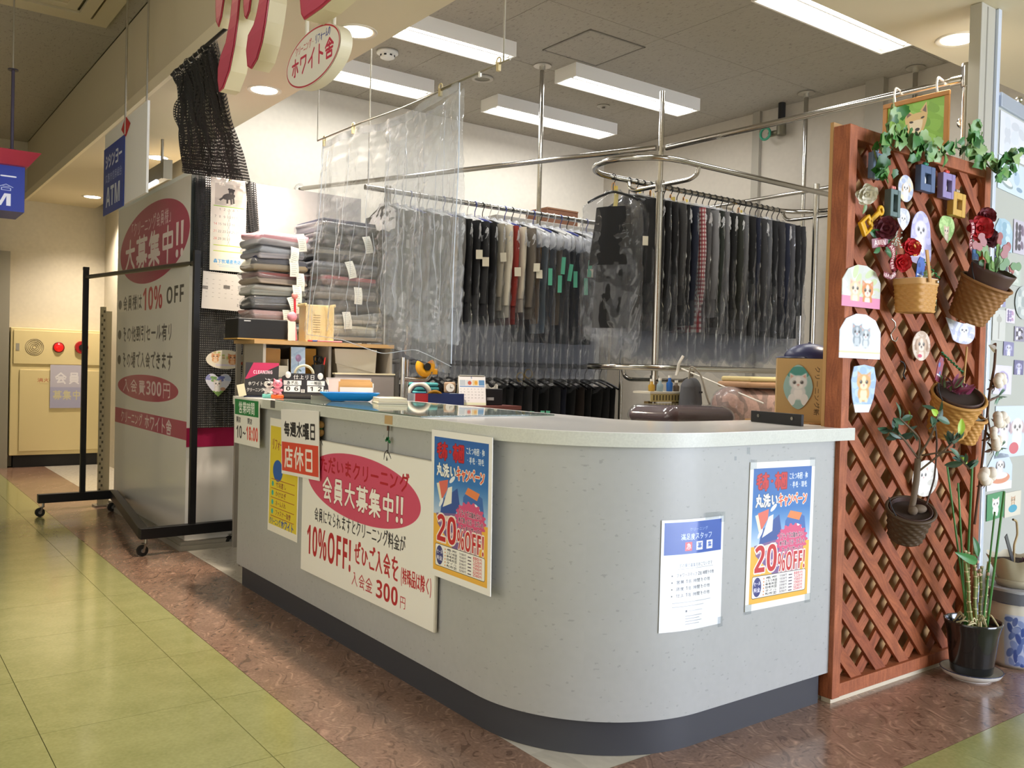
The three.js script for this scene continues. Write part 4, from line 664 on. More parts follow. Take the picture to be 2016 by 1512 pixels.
// ---------------------------------------------------------------- bank signs hanging from the hall ceiling
{
  const tex = canvas(420, 340, (x, W, H) => { fillR(x, '#23409b', 0, 0, W, H); write(x, 'シシンヨー', 40, 36, 76, { w: 340, color: '#dfe5f4', weight: 0.17 }); write(x, '広島市信用組合', 40, 136, 46, { w: 340, color: '#b8c4e6', weight: 0.08 }); write(x, 'ATM', 60, 204, 108, { w: 300, color: '#dfe5f4', bold: true }); });
  const t = thing('bank_sign', 'white hanging sign with a blue ATM field and red diamond beside the fascia', 'sign', [-0.3, 0, 0]);
  part(t, 'sign_board', new THREE.BoxGeometry(0.96, 0.48, 0.012), white, [0, 2.205, -3.64], [0, ALONG, 0]);
  part(t, 'blue_field', new THREE.BoxGeometry(0.5, 0.4, 0.004), printed(tex, std(0x23409b, 0.5), 0.4), [-0.009, 2.155, -3.87], [0, ALONG, 0]);
  part(t, 'red_diamond', at(extrude(shapeOf([[0, 0.055], [0.095, 0.0], [0, -0.055], [-0.095, 0.0]]), 0.004), 0, 0, 0), std(0xc02b2b, 0.5), [-0.008, 2.395, -3.6], [0, ALONG, 0]);
  part(t, 'rod', bar([-0.012, 2.35, -3.6], [-0.012, 3.2, -3.6], 0.006), wireMat); part(t, 'rod', bar([0, 2.44, -3.2], [0, 3.2, -3.2], 0.005), wireMat);
  const s = thing('bank_sign', 'blue hanging ATM sign with a red roof at the left edge', 'sign', [-1.02, 0, -3.5]);
  const tex2 = canvas(400, 440, (x, W, H) => { fillR(x, '#142f96', 0, 0, W, H); write(x, 'シンヨー', 6, 60, 90, { w: 360, color: '#e6e8f2', weight: 0.16 }); write(x, '信用組合', 30, 180, 66, { w: 320, color: '#b9c3e4', weight: 0.08 }); write(x, 'ATM', 20, 270, 130, { w: 330, color: '#e6e8f2' }); });
  part(s, 'sign_box', new THREE.BoxGeometry(0.36, 0.225, 0.3), printed(tex2, std(0x142f96, 0.4), 0.35), [0, 1.93, 0]);
  const roof = new THREE.CylinderGeometry(0.34, 0.27, 0.065, 4, 1).rotateY(Math.PI / 4); part(s, 'roof', roof, std(0xb53a4a, 0.45), [0, 2.075, 0]);
  part(s, 'pole', bar([0.14, 2.1, 0], [0.14, 2.56, 0], 0.008), std(0x3a3346, 0.4)); part(s, 'pole_collar', merge([cyl(0.02, 0.014, 0.05, 0.14, 2.13, 0), cyl(0.025, 0.025, 0.006, 0.14, 2.56, 0)]), std(0x2a2634, 0.4)); part(s, 'ceiling_wire', bar([0.14, 2.56, 0], [0.14, 3.2, 0], 0.004), wireMat);
}
// ---------------------------------------------------------------- fire hydrant cabinet and the end of the hall
{
  const m = std(0xd9c994, 0.5), t = thing('fire_hydrant_cabinet', 'cream fire hydrant cabinet with a red lamp at the far end of the hall', 'cabinet', [0.133, 0, -8.1]);
  part(t, 'plinth', box(0.76, 0.12, 0.1, 0, 0.06, -0.09), matBlack); part(t, 'cabinet_body', rbox(0.84, 1.25, 0.14, 0.008, 0, 0.745, -0.075), m);
  part(t, 'upper_panel', rbox(0.79, 0.33, 0.012, 0.004, 0, 1.18, 0), m);
  const d = part(t, 'door', rbox(0.72, 0.8, 0.014, 0.004, 0.02, 0.56, 0), m);
  const lab = canvas(256, 90, (x, W, H) => { fillR(x, '#d9c994', 0, 0, W, H); write(x, '消火栓', 20, 18, 56, { w: 200, color: '#b1543c', weight: 0.1 }); });
  part(d, 'door_lettering', new THREE.BoxGeometry(0.2, 0.07, 0.001), printed(lab, m, 0.5), [-0.1, 0.86, 0.0075]);
  part(t, 'nameplate', box(0.03, 0.07, 0.003, -0.36, 1.18, 0.007), std(0x9a9689, 0.4));
  part(t, 'speaker_grille', merge([0.018, 0.034, 0.05, 0.066, 0.08].map((r) => new THREE.TorusGeometry(r, 0.003, 6, 28).translate(-0.213, 1.184, 0.007))), std(0xa3987a, 0.6));
  const lamp = part(t, 'alarm_lamp', ball(0.045, 0, 0, 0, 1, 1, 0.6), std(0xc0151a, 0.25, 0, { emissive: 0xff2018, emissiveIntensity: 0.7 }), [0, 1.187, 0.01]); part(lamp, 'lamp_rim', new THREE.TorusGeometry(0.046, 0.008, 8, 24), std(0x7c1d1a, 0.4));
  const c = part(t, 'call_point', merge([new THREE.CylinderGeometry(0.06, 0.065, 0.03, 28).rotateX(Math.PI / 2)]), std(0xa8161c, 0.35), [0.208, 1.194, 0.015]); part(c, 'push_button', new THREE.CylinderGeometry(0.028, 0.028, 0.008, 18).rotateX(Math.PI / 2), black, [0, 0, 0.018]);
  const tex = canvas(256, 340, (x, W, H) => { fillR(x, '#bcb9c6', 0, 0, W, H); fillR(x, '#a6a6c0', 0, 175, W, 165); write(x, '会員', 30, 60, 92, { w: 200, color: '#e0dee2', weight: 0.13 }); write(x, '募集中', 20, 200, 74, { w: 215, color: '#c9c39c', weight: 0.12 }); });
  solo('lavender_poster', new THREE.BoxGeometry(0.31, 0.43, 0.002), printed(tex, paper, 0.5), 'faded lavender poster on the fire hydrant cabinet door', 'sign', [0.215, 0.798, -8.083]);
  struct('door_1', merge([span(-0.46, -0.3, 0, 2.1, -8.25, -8.1), span(-1.4, -0.46, 2.02, 2.1, -8.25, -8.12)]), std(0x8f8b7c, 0.5));
}
// ---------------------------------------------------------------- things on the countertop
const TOP = 0.9287;
solo('glass_mat', rbox(0.57, 0.005, 1.26, 0.001, 0, 0, 0), phys(0xd9e8dc, 0.04, { transmission: 0.85, thickness: 0.005, ior: 1.5, attenuationColor: 0x7fb894, attenuationDistance: 0.12 }), 'sheet of green-edged glass lying on the countertop', 'glass sheet', [0.262, TOP + 0.0025, -1.425]);
solo('price_sheet', box(0.4, 0.0006, 0.7), std(0xd8d3bf, 0.6), 'pale price sheet under the glass on the countertop', 'paper', [0.32, TOP + 0.0002 - 0.0004, -1.5]);
const ON = TOP + 0.0052;
{
  const tex = canvas(256, 256, (x, W, H) => { fillR(x, '#2b2a2d', 0, 0, W, H); x.fillStyle = '#b32c56'; x.beginPath(); x.moveTo(60, 0); x.lineTo(256, 0); x.lineTo(256, 20); x.lineTo(20, 130); x.lineTo(0, 130); x.fill(); write(x, 'CLEANING', 60, 60, 30, { w: 150, color: '#e9c6d0', bold: true }); write(x, 'ホワイト', 24, 150, 32, { w: 120, color: '#d8d5d0', weight: 0.12 }); write(x, 'クリーニング', 16, 200, 30, { w: 130, color: '#d8d5d0', weight: 0.12 }); });
  const t = thing('leaflet_stand', 'dark leaflet stand with a pink top at the left end of the countertop', 'leaflet stand', [0.055, TOP, -2.42], -0.42);
  part(t, 'leaflet', new THREE.BoxGeometry(0.155, 0.165, 0.01), printed(tex, matBlack, 0.4), [0, 0.086, 0], [-0.35, 0, 0]); part(t, 'back_leg', at(box(0.09, 0.13, 0.003), 0, 0.062, -0.055, 0.3), matBlack);
  part(t, 'card_slip', at(box(0.035, 0.06, 0.004), -0.09, 0.032, 0.035, -0.35, 0, 0.25), cream); part(t, 'base', box(0.16, 0.008, 0.11, 0, 0.004, -0.01), std(0x1d2438, 0.4));
}
function figurine(label, x, z, ry, fur, ear, base, patch) {
  const t = thing('animal_figurine', label, 'figurine', [x, TOP, z], ry);
  part(t, 'base', rbox(0.058, 0.02, 0.045, 0.008, 0, 0.01, 0), base);
  part(t, 'body', merge([ball(0.019, 0, 0.036, 0, 1, 0.9, 0.9), ball(0.008, -0.012, 0.024, 0.012), ball(0.008, 0.012, 0.024, 0.012), ball(0.007, -0.018, 0.04, 0.008), ball(0.007, 0.018, 0.04, 0.008)]), fur);
  const h = part(t, 'head', ball(0.021, 0, 0, 0, 1.08, 0.95, 0.95), fur, [0, 0.068, 0.002]);
  part(h, 'ear', new THREE.ConeGeometry(0.008, 0.014, 8), ear, [-0.015, 0.021, 0], [0, 0, 0.5]); part(h, 'ear', new THREE.ConeGeometry(0.008, 0.014, 8), ear, [0.015, 0.021, 0], [0, 0, -0.5]);
  part(h, 'snout', ball(0.007, 0, -0.004, 0.019, 1.2, 0.9, 0.6), ear); part(h, 'eye', ball(0.0022, -0.008, 0.005, 0.019), black); part(h, 'eye', ball(0.0022, 0.008, 0.005, 0.019), black);
  if (patch) part(h, 'patch', ball(0.0205, 0, 0.003, -0.001, 1.08, 0.95, 0.95), patch);
}
figurine('small pink pig figurine on an orange base beside the finishing-date board', 0.06, -2.235, -0.35, std(0xe08a98, 0.4), std(0xc65166, 0.4), std(0xd8611f, 0.4));
figurine('small black and white animal figurine on a teal base behind the pink pig', 0.045, -2.305, -0.35, std(0xe6e2dc, 0.4), std(0x2a2829, 0.4), std(0x6fc0b4, 0.4), std(0x1d1c1e, 0.4));
{
  const tex = canvas(640, 330, (x, W, H) => {
    fillR(x, '#2d2b2e', 0, 0, W, H); write(x, '仕上り日', 190, 22, 66, { w: 270, color: '#dedad4', weight: 0.11 });
    for (const [cx, s] of [[70, '急ぎ品'], [360, '一般品']]) { fillR(x, '#eceae2', cx, 100, 220, 62); write(x, s, cx + 40, 108, 46, { w: 140, color: '#2e2b2b', weight: 0.11 }); fillR(x, '#eceae2', cx + 6, 172, 200, 80); fillR(x, '#d8d6d0', cx + 218, 216, 46, 44); write(x, '日', cx + 226, 220, 34, { w: 30, color: '#2e2b2b', weight: 0.12 }); }
    write(x, '0 6', 100, 178, 64, { w: 160, color: '#26231f' }); write(x, '1 2', 392, 178, 64, { w: 160, color: '#26231f' });
    fillR(x, '#4a463f', 20, 282, 600, 3); for (let i = 0; i < 60; i++) fillR(x, '#5b5648', 20 + i * 10, 286, 4, 22);
  });
  const t = thing('finishing_date_board', 'black finishing-date board showing 06 and 12 on the countertop', 'date board', [0.17, TOP, -2.19], -0.42);
  const sh = shapeOf([[-0.118, 0], [0.118, 0], [0.112, 0.06], [0.09, 0.1], [0.07, 0.115], [-0.07, 0.115], [-0.098, 0.1], [-0.115, 0.06]]), g = extrude(sh, 0.012), u = g.attributes.uv, p = g.attributes.position; for (let i = 0; i < u.count; i++) u.setXY(i, p.getX(i) / 0.236 + 0.5, p.getY(i) / 0.117);
  part(t, 'board', g, std(0xffffff, 0.4, 0, { map: tex }), [0, 0.004, 0], [-0.16, 0, 0]);
  part(t, 'foot', rbox(0.24, 0.022, 0.07, 0.003, 0, 0.011, -0.03), matBlack);
  part(t, 'bear_ornament', ball(0.013, 0, 0, 0, 1, 1.2, 0.6), white, [-0.072, 0.112, 0.004]); part(t, 'bear_ornament', ball(0.013, 0, 0, 0, 1, 1.2, 0.6), white, [0.075, 0.108, 0.004]);
  part(t, 'carrying_handle', at(new THREE.TorusGeometry(0.042, 0.006, 8, 20, Math.PI), 0.0, 0.115, -0.04), cream);
  const d = thing('paper_clip_dish', 'flat metal dish in front of the finishing-date board', 'dish', [0.205, TOP, -2.0], -0.45); part(d, 'tray_floor', rbox(0.15, 0.005, 0.05, 0.002, 0, 0.0025, 0), steel); for (const s of [-1, 1]) part(d, 'tray_wall', box(0.15, 0.02, 0.003, 0, 0.012, s * 0.0235), steel); for (const s of [-1, 1]) part(d, 'tray_wall', box(0.003, 0.02, 0.045, s * 0.0735, 0.012, 0), steel);
}
{ // coin tray
  const t = thing('coin_tray', 'bright blue plastic coin tray on the glass sheet', 'tray', [0.245, ON, -1.86], -0.45), m = std(0x1e8ad6, 0.3);
  const hx = 0.13, hz = 0.07, q = 0.036, g = grid(20, 12, (u, v) => { const x = (u - 0.5) * 2, z = (v - 0.5) * 2, e = Math.max(0, Math.max(Math.abs(x), Math.abs(z)) - 0.78) / 0.22, k = 1 - 0.16 * (1 - e); return [x * hx * k, 0.002 + q * e, z * hz * k]; });
  part(t, 'tray_shell', g, new THREE.MeshStandardMaterial({ color: 0x1e8ad6, roughness: 0.3, side: THREE.DoubleSide }));
  for (let i = 0; i < 5; i++) part(t, 'rib', box(0.16, 0.003, 0.004), m, [0, 0.0035, -0.04 + i * 0.02]);
}
{ // pads of slips and the envelope box
  const t = thing('slip_pads', 'stack of cream order-slip pads at the end of the blue tray', 'paper stack', [0.335, ON, -1.66], -0.35);
  for (let i = 0; i < 4; i++) part(t, 'pad', rbox(0.125 - i * 0.002, 0.006, 0.19, 0.001, rr(-0.003, 0.003), 0.0035 + i * 0.0062, rr(-0.003, 0.003)), std(i % 2 ? 0xe9dcc0 : 0xefe5cf, 0.8));
  const b = thing('envelope_box', 'grey-white letter box holding brown envelopes on the counter', 'box', [0.52, TOP, -2.42], -0.35);
  part(b, 'box_floor', box(0.23, 0.004, 0.1, 0, 0.002, 0), white); part(b, 'back_wall', box(0.23, 0.095, 0.004, 0, 0.05, -0.048), std(0xc9c5c6, 0.6)); part(b, 'front_wall', box(0.17, 0.05, 0.004, 0.03, 0.027, 0.048), std(0xcfcbcc, 0.6)); part(b, 'side_wall', box(0.004, 0.07, 0.1, 0.113, 0.037, 0), white); part(b, 'side_wall', box(0.004, 0.085, 0.1, -0.113, 0.045, 0), white);
  part(b, 'envelope', at(box(0.17, 0.07, 0.012), 0.025, 0.045, 0.03, -0.1), std(0xc59a62, 0.8)); part(b, 'envelope', at(box(0.17, 0.08, 0.012), 0.02, 0.05, 0.0, -0.1), std(0xcfa871, 0.8)); part(b, 'paper_card', at(box(0.06, 0.085, 0.006), -0.08, 0.048, 0.03, -0.05, 0, 0.05), std(0xdfc7c0, 0.8));
}
// ---------------------------------------------------------------- shelf unit behind the left end of the counter
const beige = std(0xc9bd9d, 0.6), putty = std(0x9a9387, 0.6);
{
  const t = thing('shelf_unit', 'beige shelf unit with open cubbies behind the left end of the counter', 'shelf', [0, 0, 0]);
  part(t, 'back_board', span(0.15, 0.895, 0, 1.19, -2.95, -2.93), std(0x6f675a, 0.7)); part(t, 'side_board', span(0.15, 0.165, 0, 1.19, -2.93, -2.66), putty); part(t, 'side_board', span(0.88, 0.895, 0, 1.19, -2.93, -2.66), putty);
  part(t, 'shelf_board', span(0.165, 0.88, 0.99, 1.01, -2.93, -2.66), putty); part(t, 'top_board', span(0.1, 0.9, 1.19, 1.21, -2.95, -2.65), std(0xb08d5c, 0.6)); part(t, 'divider', span(0.53, 0.545, 1.01, 1.19, -2.93, -2.7), putty);
  part(t, 'upstand', span(0.545, 0.9, 0.9, 1.042, -2.66, -2.645), std(0x8d8682, 0.6)); part(t, 'upstand_rail', span(0.54, 0.905, 1.042, 1.05, -2.672, -2.64), cream);
}
{
  const p = thing('receipt_printer', 'black box-shaped machine on the shelf beside the black mesh', 'printer', [0.165, 1.2105, -2.8]);
  part(p, 'case', rbox(0.265, 0.108, 0.2, 0.008, 0, 0.054, 0), std(0x0c0c0e, 0.6)); part(p, 'logo_strip', box(0.034, 0.006, 0.001, -0.085, 0.094, 0.1005), std(0xb5b5b5, 0.4)); part(p, 'paper_slot', box(0.18, 0.004, 0.02, 0, 0.109, 0.03), matBlack); part(p, 'yellow_rim', box(0.27, 0.006, 0.205, 0, 0.003, 0), std(0xb9934e, 0.6));
  const h = thing('letter_holder', 'ivory letter holder with a brown envelope in the left cubby', 'letter holder', [0.245, 1.0105, -2.8]);
  part(h, 'holder_body', merge([box(0.15, 0.125, 0.004, 0, 0.1, -0.06), box(0.15, 0.06, 0.004, 0, 0.04, 0.06), box(0.004, 0.1, 0.12, -0.073, 0.055, 0), box(0.004, 0.1, 0.12, 0.073, 0.055, 0), box(0.15, 0.004, 0.12, 0, 0.004, 0)]), std(0xd8d0ba, 0.5)); part(h, 'envelope', at(box(0.11, 0.09, 0.004), -0.01, 0.115, 0.02, -0.1, 0, -0.06), std(0xb98a4e, 0.8));
  const tex = canvas(128, 256, (x, W, H) => { fillR(x, '#9db3c7', 0, 0, W, H); for (let i = 0; i < 18; i++) oval(x, (i * 37) % W, (i * 61) % H, 16, 10, ['#b4c4d4', '#8ba4bc'][i % 2]); x.strokeStyle = '#4a5a55'; x.lineWidth = 6; x.beginPath(); x.moveTo(60, 240); x.lineTo(66, 120); x.stroke(); oval(x, 66, 90, 26, 30, '#7d4a72'); oval(x, 58, 80, 12, 14, '#a06a90'); oval(x, 80, 190, 16, 8, '#4d6b58', 0.6); });
  solo('flower_card', new THREE.BoxGeometry(0.075, 0.165, 0.006), printed(tex, white, 0.4, 0.5), 'blue picture card with a purple flower standing in the cubby', 'picture', [0.365, 1.098, -2.72], [-0.05, -0.15, 0]);
  const f = thing('yellow_folder', 'mustard yellow folder leaning in the cubby', 'folder', [0.44, 1.0105, -2.83], -0.1); part(f, 'cover', at(box(0.14, 0.165, 0.004), 0, 0.083, 0.008, -0.06), std(0xd0921e, 0.6)); part(f, 'cover', at(box(0.14, 0.165, 0.004), 0, 0.083, -0.006, -0.06), std(0xc2861b, 0.6)); part(f, 'sheets', at(box(0.134, 0.155, 0.008), 0, 0.08, 0.001, -0.06), paper);
  const w = thing('white_carton', 'white folded carton on the beige shelf behind the counter', 'box', [0.715, 1.0105, -2.79], -0.12);
  const fr = shapeOf([[-0.1, 0], [0.1, 0], [0.115, 0.165], [-0.125, 0.165]]); part(w, 'carton_body', extrude(fr, 0.13).translate(0, 0, -0.065), std(0xded4be, 0.6)); part(w, 'flap', at(extrude(shapeOf([[-0.12, 0.09], [0.11, 0.04], [0.117, 0.17], [-0.127, 0.17]]), 0.003), 0, 0, 0.066), std(0xe2d9c4, 0.6));
  const s = thing('pen_cup', 'black pen cup with scissors and a red pen in the cubby', 'pen cup', [0.47, 1.0105, -2.7]); part(s, 'cup', lathe([[0, 0], [0.03, 0], [0.034, 0.08], [0.031, 0.08], [0.028, 0.004]]), black); part(s, 'scissor_handle', at(new THREE.TorusGeometry(0.016, 0.005, 8, 16), -0.012, 0.11, 0, 0, 0.4), black); part(s, 'scissor_handle', at(new THREE.TorusGeometry(0.016, 0.005, 8, 16), 0.014, 0.105, 0, 0, 0.4), black); part(s, 'red_pen', bar([0.02, 0.02, 0.01], [0.034, 0.12, 0.012], 0.004), std(0xcc2a1e, 0.4)); part(s, 'pen', bar([-0.01, 0.02, -0.01], [-0.02, 0.125, -0.012], 0.004), matBlack);
  const k = thing('plastic_basket', 'cream slotted plastic basket standing on the shelf top', 'basket', [0.5, 1.2105, -2.8], -0.1), km = std(0xdcc891, 0.4);
  part(k, 'basket_wall', merge([rbox(0.155, 0.2, 0.008, 0.003, 0, 0.1, -0.06), rbox(0.008, 0.2, 0.12, 0.003, 0.075, 0.1, 0), rbox(0.008, 0.2, 0.12, 0.003, -0.075, 0.1, 0), rbox(0.155, 0.012, 0.13, 0.003, 0, 0.006, 0)]), km); part(k, 'rim', merge([rbox(0.175, 0.016, 0.012, 0.004, 0, 0.2, -0.062), rbox(0.012, 0.016, 0.13, 0.004, 0.08, 0.2, 0), rbox(0.012, 0.016, 0.13, 0.004, -0.08, 0.2, 0)]), km); for (let i = 0; i < 8; i++) part(k, 'slot', box(0.04, 0.003, 0.002), std(0x8d7b4c, 0.7), [0.02, 0.06 + i * 0.013, -0.055]);
  const tf = thing('pink_tissue_box', 'small pink tissue pack and ball ornament beside the black machine', 'tissue pack', [0.345, 1.2105, -2.74]); part(tf, 'pack', at(rbox(0.028, 0.1, 0.02, 0.006), 0, 0.052, 0, 0, 0, 0.12), std(0xd9707c, 0.5)); part(tf, 'pompom', ball(0.026, -0.01, 0.13, 0), std(0xe39aa6, 0.7)); part(tf, 'candy_stick', bar([0.006, 0.14, 0], [0.002, 0.235, 0], 0.006), std(0xd21f2e, 0.4)); part(tf, 'candy_ball', ball(0.017, 0.002, 0.24, 0), std(0xe78f85, 0.5));
  const pc = solo('note_card', box(0.045, 0.1, 0.003), std(0xd9d3c6, 0.7), 'narrow grey note card at the end of the black machine', 'card', [0.305, 1.262, -2.67], [-0.04, 0.2, 0]);
  const pn = thing('coloured_pens', 'red and blue pens lying on the shelf edge', 'pens', [0.47, 1.2108, -2.68]); [[0, 0xc23245], [0.012, 0x3c4fa8], [0.024, 0xd9868c]].forEach(([d, c]) => part(pn, 'pen', bar([-0.07 + d * 2, 0.005, d * 0.6], [0.07 + d * 2, 0.005, d * 0.6], 0.0045), std(c, 0.4)));
}
// ---------------------------------------------------------------- stacks of folded laundry in film
const film = phys(0xf2f4f6, 0.22, { transmission: 0.92, thickness: 0, ior: 1.45 });
{
  const rack = thing('laundry_shelf', 'grey steel shelf under the stacks of folded laundry', 'shelf', [0, 0, 0]);
  part(rack, 'shelf_board', span(0.22, 1.14, 1.235, 1.255, -3.46, -2.99), putty); for (const [x, z] of [[0.3, -3.44], [0.3, -3.01], [1.12, -3.44], [1.12, -3.01]]) part(rack, 'leg', box(0.025, 1.235, 0.025, x, 0.6175, z), putty);
  const tagTex = canvas(64, 128, (x, W, H) => { fillR(x, '#e6e8df', 0, 0, W, H); for (let i = 0; i < 8; i++) fillR(x, '#a3a89f', 10, 12 + i * 14, 30 + (i * 7) % 16, 3); });
  const tagMat = std(0xffffff, 0.7, 0, { map: tagTex });
  function bundle(label, x, y, z, w, h, d, c1, c2, tag, ry) {
    const t = thing('folded_laundry', label, 'folded clothes', [x, y, z], ry, 'folded laundry on the shelf');
    const blob = (ww, hh, dd, k, a) => { const g = new RoundedBoxGeometry(ww, hh, dd, 6, hh * 0.46), p = g.attributes.position; for (let i = 0; i < p.count; i++) { const X = p.getX(i), Z = p.getZ(i), Y = p.getY(i); p.setXYZ(i, X + noise(Z * 9, Y * 30, k) * a, Y + noise(X * 10, Z * 10, k) * a * 1.2, Z + noise(X * 9, Y * 30, k + 4) * a); } g.computeVertexNormals(); return g; };
    const k = x * 7 + y * 31;
    part(t, 'lower_fold', blob(w * 0.95, h * 0.55, d * 0.95, k, 0.018), std(c1, 0.85), [0, h * 0.3, 0]); part(t, 'upper_fold', blob(w * 0.92, h * 0.5, d * 0.93, k + 9, 0.02), std(c2, 0.85), [0, h * 0.7, 0]);
    part(t, 'film_wrap', blob(w, h * 0.98, d, k + 3, 0.02), film, [0, h * 0.52, 0]);
    if (tag) part(t, 'paper_tag', grid(2, 6, (u, v) => [(u - 0.5) * 0.05, 0.02 - 0.1 * v, 0.012 + 0.01 * Math.sin(v * 3)]), tagMat, [tag, h * 0.75, d / 2 + 0.005], [-0.12, 0, rr(-0.2, 0.35)]);
  }
  const L = [['white and green', 0xa8adb0, 0x5e7a86], ['white and pink', 0x97807c, 0xb6908c], ['dark grey', 0x4e5153, 0x2f3336], ['pale grey', 0x8e9088, 0xb3b3a8], ['dusty pink', 0xa39587, 0x7d4a49], ['beige checked', 0x8f8067, 0x23253a], ['grey and rose', 0x9c9aa0, 0x9aa0aa], ['pink topped', 0xa9a7ab, 0xc9808c]];
  let y = 1.2555; L.forEach(([n, a, b], i) => { const h = 0.058 + (i % 3) * 0.006 + (i === 7 ? 0.012 : 0); bundle(n + ' folded laundry bundle, ' + nth(i + 1) + ' from the bottom of the left stack', 0.385 + rr(-0.01, 0.01), y, -3.14, 0.32 + rr(-0.03, 0.02), h, 0.27, a, b, 0.07 + rr(-0.05, 0.03), rr(-0.12, 0.12)); y += h + 0.006; });
  const Rr = [['cream', 0xb7b3a2, 0xc3bda6], ['ivory and grey', 0xb9b0a0, 0x9d9b92], ['dark brown', 0x4a423d, 0x39343a], ['grey', 0x8f8b86, 0x6a6664], ['red and grey', 0x77615f, 0xb94f5a], ['slate grey', 0x55575f, 0x6f7584], ['charcoal', 0x3d3d42, 0x8a8378], ['black', 0x33343b, 0x2c2e38], ['navy', 0x3c4350, 0x22273a]];
  y = 1.2555; Rr.forEach(([n, a, b], i) => { const h = 0.064 + (i % 2) * 0.006 + (i > 6 ? 0.012 : 0); bundle(n + ' folded laundry bundle, ' + nth(i + 1) + ' from bottom of the stack behind the curtain', 0.81 + rr(-0.01, 0.01), y, -3.18, 0.47 + rr(-0.04, 0.02), h, 0.36, a, b, i % 2 ? 0.02 + rr(-0.06, 0.06) : 0, rr(-0.08, 0.08)); y += h + 0.006; });
}
